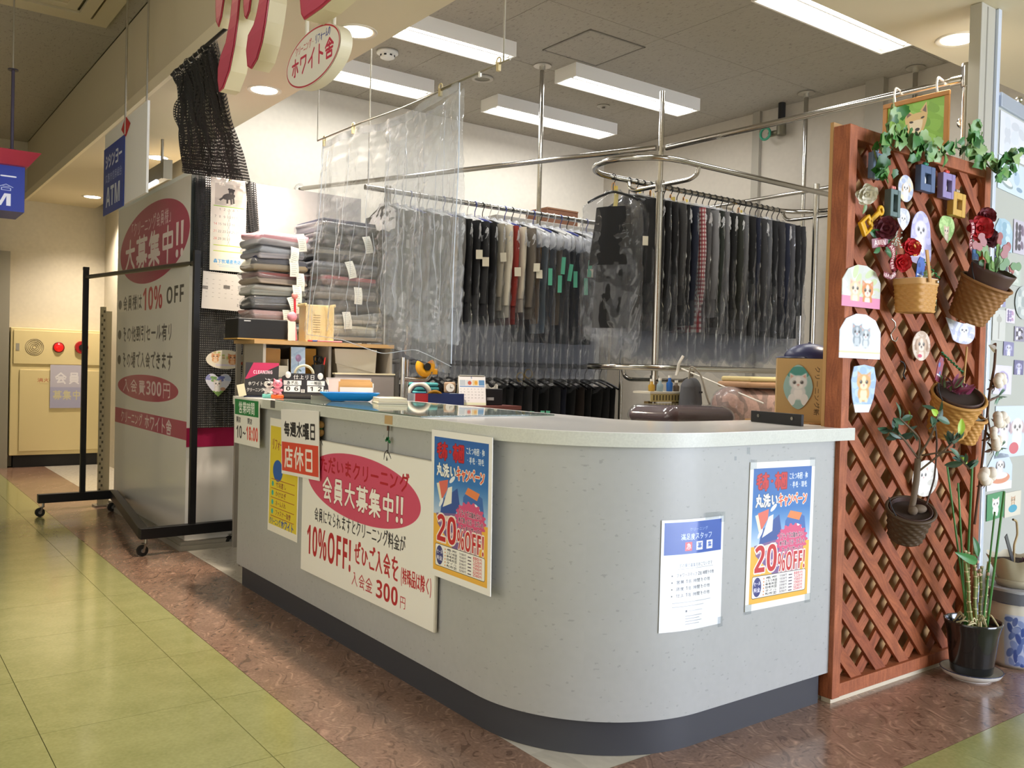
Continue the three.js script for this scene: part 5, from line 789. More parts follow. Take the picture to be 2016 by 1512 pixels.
// ---------------------------------------------------------------- desk behind the counter
{
  const t = thing('red_desk', 'narrow desk with a red-brown edge behind the counter', 'desk', [0, 0, 0]);
  part(t, 'desk_top', span(0.72, 1.43, 0.872, 0.892, -2.55, -2.16), std(0x6b3a35, 0.45)); part(t, 'edge_strip', span(1.28, 1.43, 0.865, 0.872, -2.2, -2.165), matBlack); for (const [x, z] of [[0.75, -2.52], [0.75, -2.19], [1.4, -2.52], [1.4, -2.19]]) part(t, 'leg', box(0.03, 0.872, 0.03, x, 0.436, z), steel);
  const D = 0.8925;
  const b = thing('stationery_tray', 'blue and red stationery box on the desk behind the counter', 'box', [0.965, D, -2.33]); part(b, 'front_wall', box(0.3, 0.062, 0.004, 0, 0.031, 0.07), std(0x24396f, 0.5)); part(b, 'red_corner', box(0.075, 0.0625, 0.005, -0.113, 0.031, 0.0703), std(0xb42c33, 0.5)); part(b, 'back_wall', box(0.3, 0.062, 0.004, 0, 0.031, -0.07), std(0x24396f, 0.5)); part(b, 'side_wall', box(0.004, 0.062, 0.14, 0.148, 0.031, 0), std(0xa8b8c4, 0.5)); part(b, 'side_wall', box(0.004, 0.062, 0.14, -0.148, 0.031, 0), std(0xa8b8c4, 0.5)); part(b, 'box_floor', box(0.3, 0.004, 0.14, 0, 0.002, 0), std(0x24396f, 0.5));
  const tr = (label, x, y, z, r, c, core, rot) => { const q = thing('tape_roll', label, 'tape', [x, y, z]); q.rotation.set(...rot); part(q, 'tape', new THREE.TorusGeometry(r, r * 0.28, 4, 30), std(c, 0.4)); part(q, 'core', new THREE.CylinderGeometry(r * 0.74, r * 0.74, r * 0.5, 24, 1, true).rotateX(Math.PI / 2), new THREE.MeshStandardMaterial({ color: core, roughness: 0.5, side: THREE.DoubleSide })); };
  tr('large tape roll with a blue core in the stationery box', 0.885, 0.95, -2.34, 0.052, 0xd8d5c6, 0x2a5a9c, [0, -0.5, 0]); tr('yellow tape roll lying in the stationery box', 0.955, 0.945, -2.3, 0.032, 0xd59a25, 0xc98a1a, [0.9, -0.3, 0]);
  const cl = thing('folded_cloths', 'teal folded cloths behind the stationery box', 'cloth', [1.0, D, -2.48]); for (let i = 0; i < 5; i++) part(cl, 'cloth', rbox(0.17 - i * 0.008, 0.022, 0.1, 0.01, rr(-0.01, 0.01), 0.012 + i * 0.023, 0), std(i % 2 ? 0x3f8f93 : 0x4fa1a4, 0.85));
  const ck = thing('alarm_clock', 'small wooden square clock on the desk', 'clock', [1.065, 0.955, -2.325]); ck.rotation.y = -0.4; part(ck, 'case', rbox(0.062, 0.06, 0.03, 0.01, 0, 0.03, 0), std(0xa58d74, 0.5)); part(ck, 'dial', at(new THREE.CylinderGeometry(0.023, 0.023, 0.003, 24), 0, 0.03, 0.016, Math.PI / 2), paper); part(ck, 'hour_hand', box(0.002, 0.012, 0.001, 0, 0.036, 0.0185), black); part(ck, 'minute_hand', box(0.014, 0.002, 0.001, 0.006, 0.03, 0.0185), black);
  const tex = canvas(256, 320, (x, W, H) => { fillR(x, '#e9e8ea', 0, 0, W, H); write(x, '5', 115, 6, 26, { color: '#4a6aa0' }); for (let i = 0; i < 4; i++) fillR(x, ['#b9c4cf', '#c9d2d8', '#d8c79a', '#5f8fbf'][i], 12 + i * 60, 44, 54, 60); oval(x, 105, 76, 18, 22, '#c35a48'); oval(x, 165, 74, 14, 22, '#d39a35'); fillR(x, '#4f84c4', 10, 110, 236, 10); x.font = '17px sans-serif'; x.fillStyle = '#6a6a70'; for (let d = 0; d < 31; d++) x.fillText(String(d + 1), 16 + (d % 7) * 33, 150 + Math.floor(d / 7) * 32); fillR(x, '#dfe3c4', 0, 292, W, 28); });
  const c = thing('desk_calendar', 'white desk calendar with small pictures on the desk', 'calendar', [1.175, D, -2.27], -0.35); part(c, 'page', new THREE.BoxGeometry(0.15, 0.16, 0.002), printed(tex, paper, 0.6), [0, 0.079, 0.0], [-0.22, 0, 0]); part(c, 'back_stand', at(box(0.15, 0.16, 0.003), 0, 0.079, -0.04, 0.24), cream); part(c, 'spiral', bar([-0.07, 0.158, -0.019], [0.07, 0.158, -0.019], 0.005), steel);
  const cu = thing('black_tissue_box', 'black box with a white tissue beside the desk calendar', 'tissue box', [1.315, D, -2.29], -0.3); part(cu, 'box_body', rbox(0.1, 0.09, 0.1, 0.004, 0, 0.045, 0), std(0x11131c, 0.35)); part(cu, 'tissue', grid(8, 4, (u, v) => [(u - 0.5) * 0.08, 0.088 + (1 - v) * 0.03 * (0.6 + 0.4 * Math.sin(u * 9)), Math.sin(u * 12) * 0.01]), new THREE.MeshStandardMaterial({ color: 0xdad6cc, roughness: 0.8, side: THREE.DoubleSide })); part(cu, 'print', box(0.04, 0.016, 0.001, -0.02, 0.035, 0.0505), std(0x9a9a9c, 0.5));
  const st = thing('chrome_stand', 'chrome tube stand holding a yellow tape dispenser behind the counter', 'stand', [0.75, 0, -2.28]); part(st, 'post', bar([0, 0.893, 0], [0, 1.14, 0], 0.013), chrome); part(st, 'post', bar([0.035, 0.893, -0.02], [0.035, 1.13, -0.02], 0.008), chrome); part(st, 'arm', tube([[0, 1.03, 0], [0.07, 1.025, 0.01], [0.13, 1.03, 0.02], [0.15, 1.07, 0.03]], 0.013, 24, 10), chrome);
  const td = thing('yellow_tape_dispenser', 'orange-yellow tape dispenser hanging on the chrome stand', 'tape dispenser', [0.87, 1.075, -2.26]); part(td, 'shell', at(new THREE.TorusGeometry(0.035, 0.022, 8, 20, 4.4), 0, 0.02, 0, 0, 0, 2.6), std(0xdb9b16, 0.4)); part(td, 'blade_guard', rbox(0.05, 0.03, 0.04, 0.004, 0.04, -0.005, 0), std(0xd8960f, 0.4)); part(td, 'roller', at(new THREE.CylinderGeometry(0.02, 0.02, 0.05, 18), 0, 0.02, 0, Math.PI / 2), black);
  const sc = thing('yellow_scissors', 'scissors with yellow ring handles hanging under the rear rail', 'scissors', [2.04, 1.052, -2.94]); for (const s of [-1, 1]) part(sc, 'ring_handle', at(new THREE.TorusGeometry(0.03, 0.0045, 8, 22), s * 0.033, s * 0.012, 0), std(0xc79a1c, 0.4)); part(sc, 'blades', merge([at(box(0.012, 0.14, 0.003), 0.01, -0.09, 0, 0, 0, 0.12), at(box(0.012, 0.14, 0.003), -0.006, -0.09, 0.002, 0, 0, -0.05)]), steel); part(sc, 'hanging_cord', bar([0, 0.03, 0], [0, 0.062, -0.02], 0.003), black);
}
// ---------------------------------------------------------------- things at the right end of the counter
{
  const t = thing('black_upstand', 'black board with two screws standing at the right end of the countertop', 'board', [1.064, TOP, -0.205], ALONG - 0.2); part(t, 'board', rbox(0.255, 0.04, 0.012, 0.002, 0, 0.02, 0), matBlack); for (const s of [-0.085, 0.085]) part(t, 'screw', at(new THREE.CylinderGeometry(0.006, 0.006, 0.004, 12), s, 0.024, 0.007, Math.PI / 2), steel);
  const st = thing('side_cabinet', 'low wooden stand under the cardboard box beside the trellis', 'stand', [1.53, 0, -0.43]); part(st, 'stand_top', box(0.34, 0.03, 0.3, 0, 0.905, 0), std(0xb58b55, 0.6)); for (const [x, z] of [[-0.15, -0.13], [0.15, -0.13], [-0.15, 0.13], [0.15, 0.13]]) part(st, 'leg', box(0.03, 0.89, 0.03, x, 0.445, z), std(0x4a3423, 0.6));
  const ct = canvas(256, 256, (x, W, H) => { fillR(x, '#c9a873', 0, 0, W, H); x.save(); x.translate(215, 30); x.rotate(Math.PI / 2); write(x, 'クリーニング新', 0, 0, 26, { w: 200, color: '#5b4a36', weight: 0.1 }); x.restore(); });
  const b = thing('cardboard_box', 'brown cardboard box with a cat picture beside the trellis', 'box', [1.5, 0.9205, -0.42], -0.9); part(b, 'carton', new THREE.BoxGeometry(0.19, 0.245, 0.18), printed(ct, std(0xc4a36e, 0.8), 0.8), [0, 0.1225, 0]); part(b, 'flap_seam', box(0.002, 0.002, 0.18, 0, 0.2455, 0), std(0x9a7b4e, 0.8));
  const cat = canvas(200, 340, (x, W, H) => { fillR(x, '#9fc6c4', 0, 0, W, H); oval(x, 100, 60, 80, 50, '#4f9c94'); animal(x, 'cat', 100, 135, 62, '#e3e8ec', '#f7f8fa', '#8aa0b0'); for (const s of [-1, 1]) oval(x, 100 + s * 45, 270, 26, 46, '#f2f4f6'); });
  const card = shapeOf(ring(0.052, 0.082, 16, (a) => 1 + 0.05 * Math.cos(4 * a)), true), cg = extrude(card, 0.002), cu = cg.attributes.uv, cp = cg.attributes.position; for (let i = 0; i < cu.count; i++) cu.setXY(i, cp.getX(i) / 0.106 + 0.5, cp.getY(i) / 0.168 + 0.5);
  const cc = solo('cat_card', cg, phys(0xffffff, 0.5, { map: cat }), 'cut-out white cat picture stuck on the cardboard box', 'picture', [1.4155, 1.055, -0.3725], [0, -0.9, 0.02]);
  const cap = thing('blue_cap', 'dark blue cap lying on the cardboard box', 'cap', [1.52, 1.1665, -0.4], -0.9); part(cap, 'crown', new THREE.SphereGeometry(0.085, 24, 12, 0, Math.PI * 2, 0, Math.PI / 2).scale(1.15, 0.72, 1), std(0x262b57, 0.35)); part(cap, 'brim', at(cyl(0.075, 0.08, 0.005, 0, 0, 0, 28), -0.05, 0.004, 0.015), std(0x20244a, 0.4)); part(cap, 'button', ball(0.007, 0, 0.061, 0), std(0x20244a, 0.4));
}
{ // the packing table behind the counter
  const t = thing('packing_table', 'low table behind the counter carrying the rolled quilt', 'table', [0, 0, 0]); part(t, 'table_top', span(1.5, 2.95, 0.8, 0.83, -1.55, -0.98), putty); for (const [x, z] of [[1.55, -1.5], [1.55, -1.03], [2.9, -1.5], [2.9, -1.03]]) part(t, 'leg', box(0.04, 0.8, 0.04, x, 0.4, z), steel);
  const quilt = tiled(noiseTex(256, (a, b, c, u, v) => { const s = noise(u * 5, v * 9, 2) + noise(u * 12, v * 20, 4) * 0.5, k = s > 0 ? 1 : 0.75; return [208 * k + c * 20, 166 * k + c * 16, 152 * k + c * 16]; }), 1, 1);
  const q = thing('rolled_quilt', 'pink floral rolled quilt behind the right end of the counter', 'quilt', [2.3, 0.831, -1.23]); const capsule = new THREE.CapsuleGeometry(0.085, 0.52, 10, 26).rotateZ(Math.PI / 2); { const p = capsule.attributes.position; for (let i = 0; i < p.count; i++) { const a = noise(p.getX(i) * 6, p.getY(i) * 14, 1) * 0.012; p.setY(i, p.getY(i) * 1.15 + a); } capsule.computeVertexNormals(); } part(q, 'roll', capsule, std(0xffffff, 0.75, 0, { map: quilt }), [0, 0.1, 0]); part(q, 'film_wrap', capsule.clone().scale(1.03, 1.05, 1.05), film, [0, 0.1, 0]);
  const b = thing('folded_blankets', 'cream and tan folded blankets on top of the rolled quilt', 'blanket', [2.32, 1.03, -1.24]); part(b, 'blanket', rbox(0.5, 0.03, 0.2, 0.014, 0, 0.016, 0), std(0xb38f6f, 0.85)); part(b, 'blanket', rbox(0.47, 0.026, 0.19, 0.012, 0.01, 0.044, 0), std(0xd3c38f, 0.85));
  const mat = std(0x3c1d24, 0.7), w = thing('maroon_bag', 'maroon quilted bundle in film behind the counter', 'bundle', [1.62, 0.831, -1.16]); const g = new RoundedBoxGeometry(0.46, 0.12, 0.3, 6, 0.058); { const p = g.attributes.position; for (let i = 0; i < p.count; i++) { const e = Math.max(0, 1 - (p.getX(i) / 0.25) ** 2); p.setY(i, p.getY(i) * (0.5 + 0.55 * e) + noise(p.getX(i) * 12, p.getZ(i) * 12) * 0.012); } g.computeVertexNormals(); } part(w, 'bundle', g, mat, [0, 0.062, 0]); part(w, 'film_wrap', g.clone().scale(1.03, 1.1, 1.03), phys(0xf2f4f6, 0.1, { transmission: 0.97, thickness: 0 }), [0, 0.064, 0]);
  const gb = thing('grey_bag', 'grey cloth bag standing between the maroon bundle and quilt', 'bag', [1.9, 0.831, -1.36], 0.3); const bg = new RoundedBoxGeometry(0.17, 0.24, 0.1, 6, 0.045); { const p = bg.attributes.position; for (let i = 0; i < p.count; i++) { const k = 1 - 0.35 * Math.max(0, p.getY(i) / 0.12); p.setXYZ(i, p.getX(i) * k + noise(p.getY(i) * 14, p.getZ(i) * 20) * 0.012, p.getY(i), p.getZ(i) * k); } bg.computeVertexNormals(); } part(gb, 'bag_body', bg, std(0x55565b, 0.85), [0, 0.122, 0]); part(gb, 'strap', tube([[-0.03, 0.23, 0], [-0.05, 0.3, 0.02], [0.0, 0.26, 0.05], [0.05, 0.14, 0.07], [0.12, 0.02, 0.09]], 0.005, 30, 6), std(0xb9b3a6, 0.7)); part(gb, 'label_patch', box(0.035, 0.01, 0.002, 0.02, 0.17, 0.047), black);
  const wr = thing('white_wire_tray', 'white slotted tray with small bottles behind the chrome pole', 'tray', [1.8, 0, -1.46]); part(wr, 'stand_leg', box(0.03, 0.12, 0.03, -0.1, 0.89, 0), std(0x6e5a36, 0.6)); part(wr, 'stand_leg', box(0.03, 0.12, 0.03, 0.1, 0.89, 0), std(0x6e5a36, 0.6)); part(wr, 'tray_rim', box(0.3, 0.01, 0.12, 0, 0.995, 0), std(0xcfcabb, 0.5)); part(wr, 'tray_front', box(0.28, 0.04, 0.004, 0, 0.97, 0.055), std(0xbfae74, 0.6)); for (let i = 0; i < 12; i++) part(wr, 'tray_slot', box(0.008, 0.026, 0.002), std(0x5e5436, 0.7), [-0.12 + i * 0.022, 0.97, 0.058]);
  const bt = (label, x, c, h) => { const o = thing('small_bottle', label, 'bottle', [x, 1.0005, -1.46]); part(o, 'bottle_body', lathe([[0, 0], [0.016, 0], [0.017, h * 0.6], [0.008, h * 0.75], [0.008, h], [0, h]], 16), std(c, 0.35)); part(o, 'cap', cyl(0.009, 0.009, 0.012, 0, h + 0.006, 0, 12), white); };
  bt('small yellow bottle on the white slotted tray', 1.72, 0xb08a2a, 0.05); bt('small pale blue bottle on the white slotted tray', 1.78, 0x8fa5b0, 0.055); bt('bright blue bottle on the white slotted tray', 1.85, 0x1f5fae, 0.07); bt('small brown bottle on the white slotted tray', 1.9, 0x5a4a3a, 0.045);
  const sw = thing('white_string', 'white string tied to the lower chrome rail', 'string', [0, 0, 0]); part(sw, 'knot', merge([tube([[2.12, 1.19, -1.62], [2.1, 1.15, -1.63], [2.1, 1.11, -1.64], [2.09, 1.08, -1.64]], 0.008, 14, 6)]), std(0xdedad0, 0.7)); part(sw, 'tail', bar([2.105, 1.12, -1.615], [2.02, 0.96, -1.0], 0.004), std(0xe4e0d6, 0.7));
}
// ---------------------------------------------------------------- chrome rails of the shop
function stadium(xa, xb, za, zb, y) { const r = (zb - za) / 2, zc = (za + zb) / 2, p = []; for (let i = 0; i <= 10; i++) { const a = Math.PI / 2 + Math.PI * i / 10; p.push(V(xa + Math.cos(a) * r, y, zc + Math.sin(a) * r)); } for (let i = 1; i < 6; i++) p.push(V(xa + (xb - xa) * i / 6, y, za)); for (let i = 0; i <= 10; i++) { const a = -Math.PI / 2 + Math.PI * i / 10; p.push(V(xb + Math.cos(a) * r, y, zc + Math.sin(a) * r)); } for (let i = 5; i > 0; i--) p.push(V(xa + (xb - xa) * i / 6, y, zb)); return p; }
const flange = (x, z) => merge([cyl(0.062, 0.062, 0.006, x, 3.193, z, 28), cyl(0.02, 0.02, 0.03, x, 3.176, z, 18)]);
{
  const t = thing('clothes_carousel', 'large chrome double-level oval clothes rail around a central pole', 'clothes rail');
  for (const y of [2.27, 1.122]) part(t, 'oval_rail', tube(stadium(2.14, 3.72, -2.27, -1.7, y), 0.0165, 220, 12, true), chrome);
  part(t, 'pole', bar([2.29, 0, -2.0], [2.29, 2.2, -2.0], 0.021, 20), chrome); part(t, 'pole_tip', bar([2.29, 2.2, -2.0], [2.29, 2.75, -2.0], 0.016, 18), chrome); part(t, 'pole', bar([3.8, 0, -1.985], [3.8, 2.42, -1.985], 0.02, 20), chrome);
  for (const y of [2.27, 1.122]) { part(t, 'brace', tube([[2.29, y, -2.27], [2.29, y - 0.05, -2.255], [2.29, y - 0.072, -2.2], [2.29, y - 0.072, -2.0], [2.29, y - 0.072, -1.78], [2.29, y - 0.05, -1.715], [2.29, y, -1.7]], 0.0125, 60, 10), chrome); part(t, 'clamp', merge([cyl(0.027, 0.027, 0.06, 2.29, y - 0.075, -2.0, 20), cyl(0.03, 0.03, 0.008, 2.29, y - 0.105, -2.0, 20)]), chrome); part(t, 'brace', tube([[3.8, y, -2.27], [3.8, y - 0.072, -2.2], [3.8, y - 0.072, -1.78], [3.8, y, -1.7]], 0.0125, 40, 10), chrome); }
  part(t, 'pole_foot', cyl(0.07, 0.08, 0.02, 2.29, 0.01, -2.0, 24), chrome); part(t, 'pole_foot', cyl(0.07, 0.08, 0.02, 3.8, 0.01, -1.985, 24), chrome);
  const r = thing('overhead_rail', 'long overhead chrome rail running from the central pole to the front post', 'rail'); part(r, 'rail_tube', bar([2.315, 2.42, -1.98], [2.385, 2.42, -0.27], 0.0165, 16), chrome); part(r, 'post', bar([2.39, 0, -0.25], [2.39, 2.47, -0.25], 0.021, 20), chrome); part(r, 'post_cap', merge([cyl(0.027, 0.027, 0.09, 2.39, 2.43, -0.25, 20), cyl(0.024, 0.027, 0.012, 2.39, 2.481, -0.25, 20)]), chrome); part(r, 'socket', merge([bar([2.383, 2.42, -0.32], [2.387, 2.42, -0.27], 0.021)]), chrome); part(r, 'side_arm', bar([2.41, 2.3, -0.25], [2.76, 2.3, -0.25], 0.011), chrome); part(r, 'arm_knob', ball(0.026, 2.42, 2.24, -0.28), chrome); part(r, 'post_foot', cyl(0.06, 0.07, 0.015, 2.39, 0.0075, -0.25, 24), chrome);
  const r2 = thing('rear_overhead_rail', 'chrome overhead rail running from the central pole to the back wall', 'rail'); part(r2, 'rail_tube', bar([2.27, 2.42, -2.02], [1.2, 2.42, -4.715], 0.0165, 16), chrome); part(r2, 'wall_flange', cyl(0.04, 0.04, 0.012, 0, 0, 0, 20).rotateX(Math.PI / 2).translate(1.2, 2.42, -4.713), chrome);
  const b = thing('rear_clothes_rail', 'two-level chrome clothes rail along the back of the shop', 'clothes rail'); part(b, 'upper_rail', bar([0.86, 2.13, -2.97], [2.95, 2.13, -2.97], 0.0155, 16), chrome); part(b, 'lower_rail', bar([0.93, 1.12, -2.97], [2.95, 1.12, -2.97], 0.0155, 16), chrome); part(b, 'ceiling_drop', bar([0.88, 2.13, -2.97], [0.88, 3.2, -2.97], 0.004), wireMat); for (const x of [1.021, 2.95]) { part(b, 'upright', bar([x, 0, -2.985], [x, 2.16, -2.985], 0.018, 16), chrome); part(b, 'foot', cyl(0.05, 0.06, 0.015, x, 0.0075, -2.985), chrome); }
  const pole = (label, x, z, r = 0.0165) => { const p = thing('ceiling_pole', label, 'pole'); part(p, 'pole_tube', bar([x, 0, z], [x, 3.16, z], r, 18), chrome); part(p, 'ceiling_flange', flange(x, z), std(0xc2beb4, 0.35, 0.7)); part(p, 'floor_flange', cyl(0.05, 0.055, 0.012, x, 0.006, z), chrome); };
  pole('chrome pole rising to a round ceiling plate in front of the back wall', 2.291, -3.157); pole('chrome ceiling pole at the right wall behind the oval clothes rail', 4.145, -2.34); pole('chrome ceiling pole at the right wall behind the dog picture', 4.22, -1.536);
  const wr = thing('wall_side_rail', 'chrome rail fixed between the poles along the right wall', 'rail'); part(wr, 'rail_tube', bar([4.12, 2.46, -3.2], [4.12, 2.46, -1.2], 0.015, 16), chrome); for (const z of [-3.15, -1.25]) part(wr, 'wall_bracket', bar([4.12, 2.46, z], [4.3, 2.46, z], 0.01), chrome);
}
{ // dog painting hung from the overhead rail
  const tex = canvas(512, 420, (x, W, H) => {
    fillR(x, '#7fb53f', 0, 0, W, H); for (let i = 0; i < 80; i++) oval(x, (i * 97) % W, (i * 53) % H, 50, 34, ['#86bd47', '#78ac3d', '#8fc655', '#6fa23a'][i % 4], i); 
    x.save(); x.translate(20, -10); x.scale(0.95, 0.8);
    const tri = (c, ...p) => { x.fillStyle = c; x.beginPath(); p.forEach(([a, b], i) => i ? x.lineTo(a, b) : x.moveTo(a, b)); x.fill(); };
    tri('#d3b27c', [150, 190], [160, 80], [230, 140]); tri('#7b5f52', [168, 170], [170, 105], [212, 142]); tri('#d3b27c', [290, 120], [350, 30], [365, 170]); tri('#6c5650', [315, 120], [345, 60], [352, 150]);
    x.fillStyle = '#d8b980'; x.beginPath(); x.moveTo(150, 190); x.quadraticCurveTo(240, 100, 360, 150); x.quadraticCurveTo(370, 260, 300, 400); x.lineTo(200, 420); x.quadraticCurveTo(170, 320, 150, 190); x.fill();
    x.fillStyle = '#e9dcbf'; x.beginPath(); x.moveTo(190, 230); x.quadraticCurveTo(250, 200, 320, 220); x.quadraticCurveTo(320, 330, 270, 390); x.quadraticCurveTo(210, 360, 190, 230); x.fill();
    oval(x, 212, 226, 20, 12, '#2f2721', 0.2); oval(x, 318, 196, 18, 11, '#2f2721', -0.3); oval(x, 272, 318, 22, 18, '#2a2320'); fillR(x, '#e6d3a8', 190, 380, 130, 40); x.restore();
  });
  const t = thing('dog_picture', 'framed dog painting on green, hung from the overhead rail above the trellis', 'picture', [2.338, 2.245, -0.455], ALONG), wood = std(0xb07a3a, 0.55);
  part(t, 'painting', new THREE.BoxGeometry(0.27, 0.215, 0.006), printed(tex, paper, 0.5, 0.4)); for (const s of [-1, 1]) { part(t, 'frame_rail', rbox(0.315, 0.022, 0.016, 0.003, 0, s * 0.118, 0.002), wood); part(t, 'frame_stile', rbox(0.022, 0.214, 0.016, 0.003, s * 0.146, 0, 0.002), wood); part(t, 'white_hook', tube([[s * 0.1, 0.118, 0.0], [s * 0.1, 0.16, 0.012], [s * 0.1, 0.195, 0.0], [s * 0.1, 0.185, -0.055]], 0.005, 20, 6), white); }
}
// ---------------------------------------------------------------- clear vinyl curtain over the counter
{
  const t = thing('vinyl_curtain', 'clear vinyl curtain clipped to a thin rod above the counter', 'curtain', [0.35, 0, 0]);
  const film3 = (z0, z1, yt, yb, flare, amp, k, off) => (u, v) => {
    const z = z0 + (z1 - z0) * u - flare * (1 - u) * v, s = Math.sin(Math.PI * Math.min(1, Math.max(0, (u - 0.3) / 0.6))), top = yt - 0.035 * s, bot = yb + 0.13 * (1 - u) - 0.03 * Math.sin(u * 7 + k) + (u > 0.9 ? -0.02 : 0);
    const ph = u * 12 + k + noise(u * 3, v * 1.2, k) * 1.6, f = (0.62 - Math.pow(Math.abs(Math.sin(ph)), 0.6)) * amp * 1.6 * (0.3 + 0.7 * v) + noise(u * 14, v * 9, k) * 0.011 + noise(u * 5, v * 30, k + 2) * 0.004 * (v < 0.25 ? 1.6 : 1) + noise(u * 40, v * 30, k + 5) * 0.0075 * (0.35 + v);
    return [f + off, top + (bot - top) * v, z];
  };
  const mainF = film3(-2.43, -1.19, 2.195, 1.12, 0.15, 0.022, 1.3, 0), lapF = film3(-1.82, -1.2, 2.19, 1.17, 0.0, 0.028, 4.1, 0.03);
  part(t, 'main_sheet', grid(150, 120, mainF), phys(0xf3f5f8, 0.09, { transmission: 0.84, thickness: 0, ior: 1.55 }));
  part(t, 'overlap_sheet', grid(110, 110, lapF), phys(0xf3f5f8, 0.1, { transmission: 0.78, thickness: 0, ior: 1.5 }));
  const crease = phys(0xf4f7fb, 0.05, { transmission: 0.55, thickness: 0, ior: 1.6 });
  for (const [f, u, v0, v1] of [[mainF, 0.06, 0.05, 0.98], [mainF, 0.17, 0.3, 0.95], [mainF, 0.25, 0.08, 0.7], [mainF, 0.33, 0.45, 0.97], [mainF, 0.41, 0.1, 0.9], [mainF, 0.47, 0.5, 0.98], [mainF, 0.56, 0.2, 0.85], [lapF, 0.05, 0.05, 0.97], [lapF, 0.16, 0.25, 0.9], [lapF, 0.3, 0.1, 0.98], [lapF, 0.42, 0.35, 0.8], [lapF, 0.55, 0.06, 0.95], [lapF, 0.68, 0.2, 0.9], [lapF, 0.8, 0.05, 0.97], [lapF, 0.92, 0.1, 0.9]]) part(t, 'crease_ridge', tube(Array.from({ length: 14 }, (_, i) => { const v = v0 + (v1 - v0) * i / 13, q = f(u + 0.004 * Math.sin(i * 1.3 + u * 40), v); return [q[0] - 0.001, q[1], q[2]]; }), 0.0012, 60, 5), crease);
  const seam = phys(0xe9f0f8, 0.12, { transmission: 0.45, thickness: 0 });
  part(t, 'edge_seam', tube([[0.0, 2.2, -1.19], [0.006, 1.9, -1.192], [-0.004, 1.5, -1.195], [0.0, 1.11, -1.2]], 0.0024, 40, 6), seam); part(t, 'edge_seam', tube([[0.0, 2.195, -2.43], [0.008, 1.9, -2.47], [-0.004, 1.5, -2.53], [0.0, 1.245, -2.58]], 0.002, 40, 6), seam); part(t, 'bottom_seam', tube([[0, 1.245, -2.58], [0.01, 1.215, -2.2], [-0.01, 1.15, -1.75], [0.012, 1.165, -1.5], [0, 1.1, -1.2]], 0.0017, 60, 6), seam);
  part(t, 'top_hem', grid(80, 3, (u, v) => [0.006 * Math.sin(u * 30), 2.205 - 0.035 * Math.sin(Math.PI * Math.min(1, Math.max(0, (u - 0.3) / 0.6))) - 0.035 * v, -2.43 + 1.24 * u]), phys(0xe8eaee, 0.25, { transmission: 0.75, thickness: 0 }));
  part(t, 'rod', bar([0, 2.222, -2.5], [0, 2.215, -2.02], 0.004), wireMat); part(t, 'cord', tube([[0, 2.215, -2.02], [0, 2.2, -1.6], [0, 2.205, -0.9]], 0.003, 24, 6), wireMat); part(t, 'rod', bar([0, 2.208, -1.35], [0, 2.205, -0.86], 0.004), wireMat);
  part(t, 'suspension_wire', bar([0, 2.222, -2.5], [0, 2.63, -2.5], 0.003), wireMat); part(t, 'suspension_wire', bar([0, 2.205, -0.9], [0, 2.63, -0.9], 0.0035), wireMat);
  const clip = merge([at(new THREE.TorusGeometry(0.013, 0.003, 6, 16), 0, 0.002, 0, 0, Math.PI / 2), box(0.012, 0.03, 0.014, 0, -0.02, 0)]); for (const z of [-2.42, -2.1, -1.33, -0.93]) part(t, 'clip', clip, std(0xcdbb8c, 0.4), [0, 2.215, z]); part(t, 'clip', box(0.008, 0.02, 0.012), white, [0, 2.198, -1.05]);
}
// ---------------------------------------------------------------- hanging garments in film
const sstep = (a, b, x) => { const t = Math.min(1, Math.max(0, (x - a) / (b - a))); return t * t * (3 - 2 * t); };
const hookGeo = tube([[0, -0.09, 0], [0, -0.045, 0], [0, -0.018, 0.016], [0, 0.006, 0.021], [0, 0.021, 0], [0, 0.01, -0.02]], 0.003, 24, 6);
const yokeGeo = tube([[0, -0.145, -0.2], [0, -0.115, -0.12], [0, -0.088, 0], [0, -0.115, 0.12], [0, -0.145, 0.2]], 0.008, 24, 7);
function jacketGeo(L, k, sl) {
  const body = loft(22, 18, (a, v) => { const W = 0.05 + 0.165 * sstep(0, 0.13, v) + 0.015 * v, T = 0.014 + 0.009 * sstep(0.02, 0.2, v), f = noise(Math.cos(a) * 3 + k, Math.sin(a) * 3, v * 3) * 0.008 * v + Math.sin(a * 5 + k) * 0.003 * v; return [Math.sin(a) * (T + f), -0.095 - L * v - (v < 0.14 ? 0 : 0), Math.cos(a) * (W + f)]; });
  const sleeve = (s) => loft(12, 12, (a, v) => { const r = 0.046 - 0.012 * v + noise(v * 5, a, k + s) * 0.006; return [Math.sin(a) * r * 0.5 + 0.004 * Math.sin(v * 4 + k), -0.14 - sl * v, s * (0.195 + 0.012 * Math.sin(v * 3)) + Math.cos(a) * r]; });
  return merge([body, sleeve(1), sleeve(-1)]);
}
function trouserGeo(L, k) { return loft(22, 14, (a, v) => { const W = 0.17 - 0.03 * v, T = 0.016 + 0.01 * v, f = Math.sin(a * 4 + k) * 0.005 + noise(Math.cos(a) * 4, v * 4, k) * 0.008; return [Math.sin(a) * (T + f), -0.135 - L * v, Math.cos(a) * (W + f)]; }); }
function skirtGeo(w0, w1, L, T) { return loft(26, 10, (a, v) => [Math.sin(a) * (T + 0.004 * Math.sin(a * 6)), -0.13 - L * v, Math.cos(a) * (w0 + (w1 - w0) * v + 0.006 * Math.sin(a * 7 + v * 4))]); }
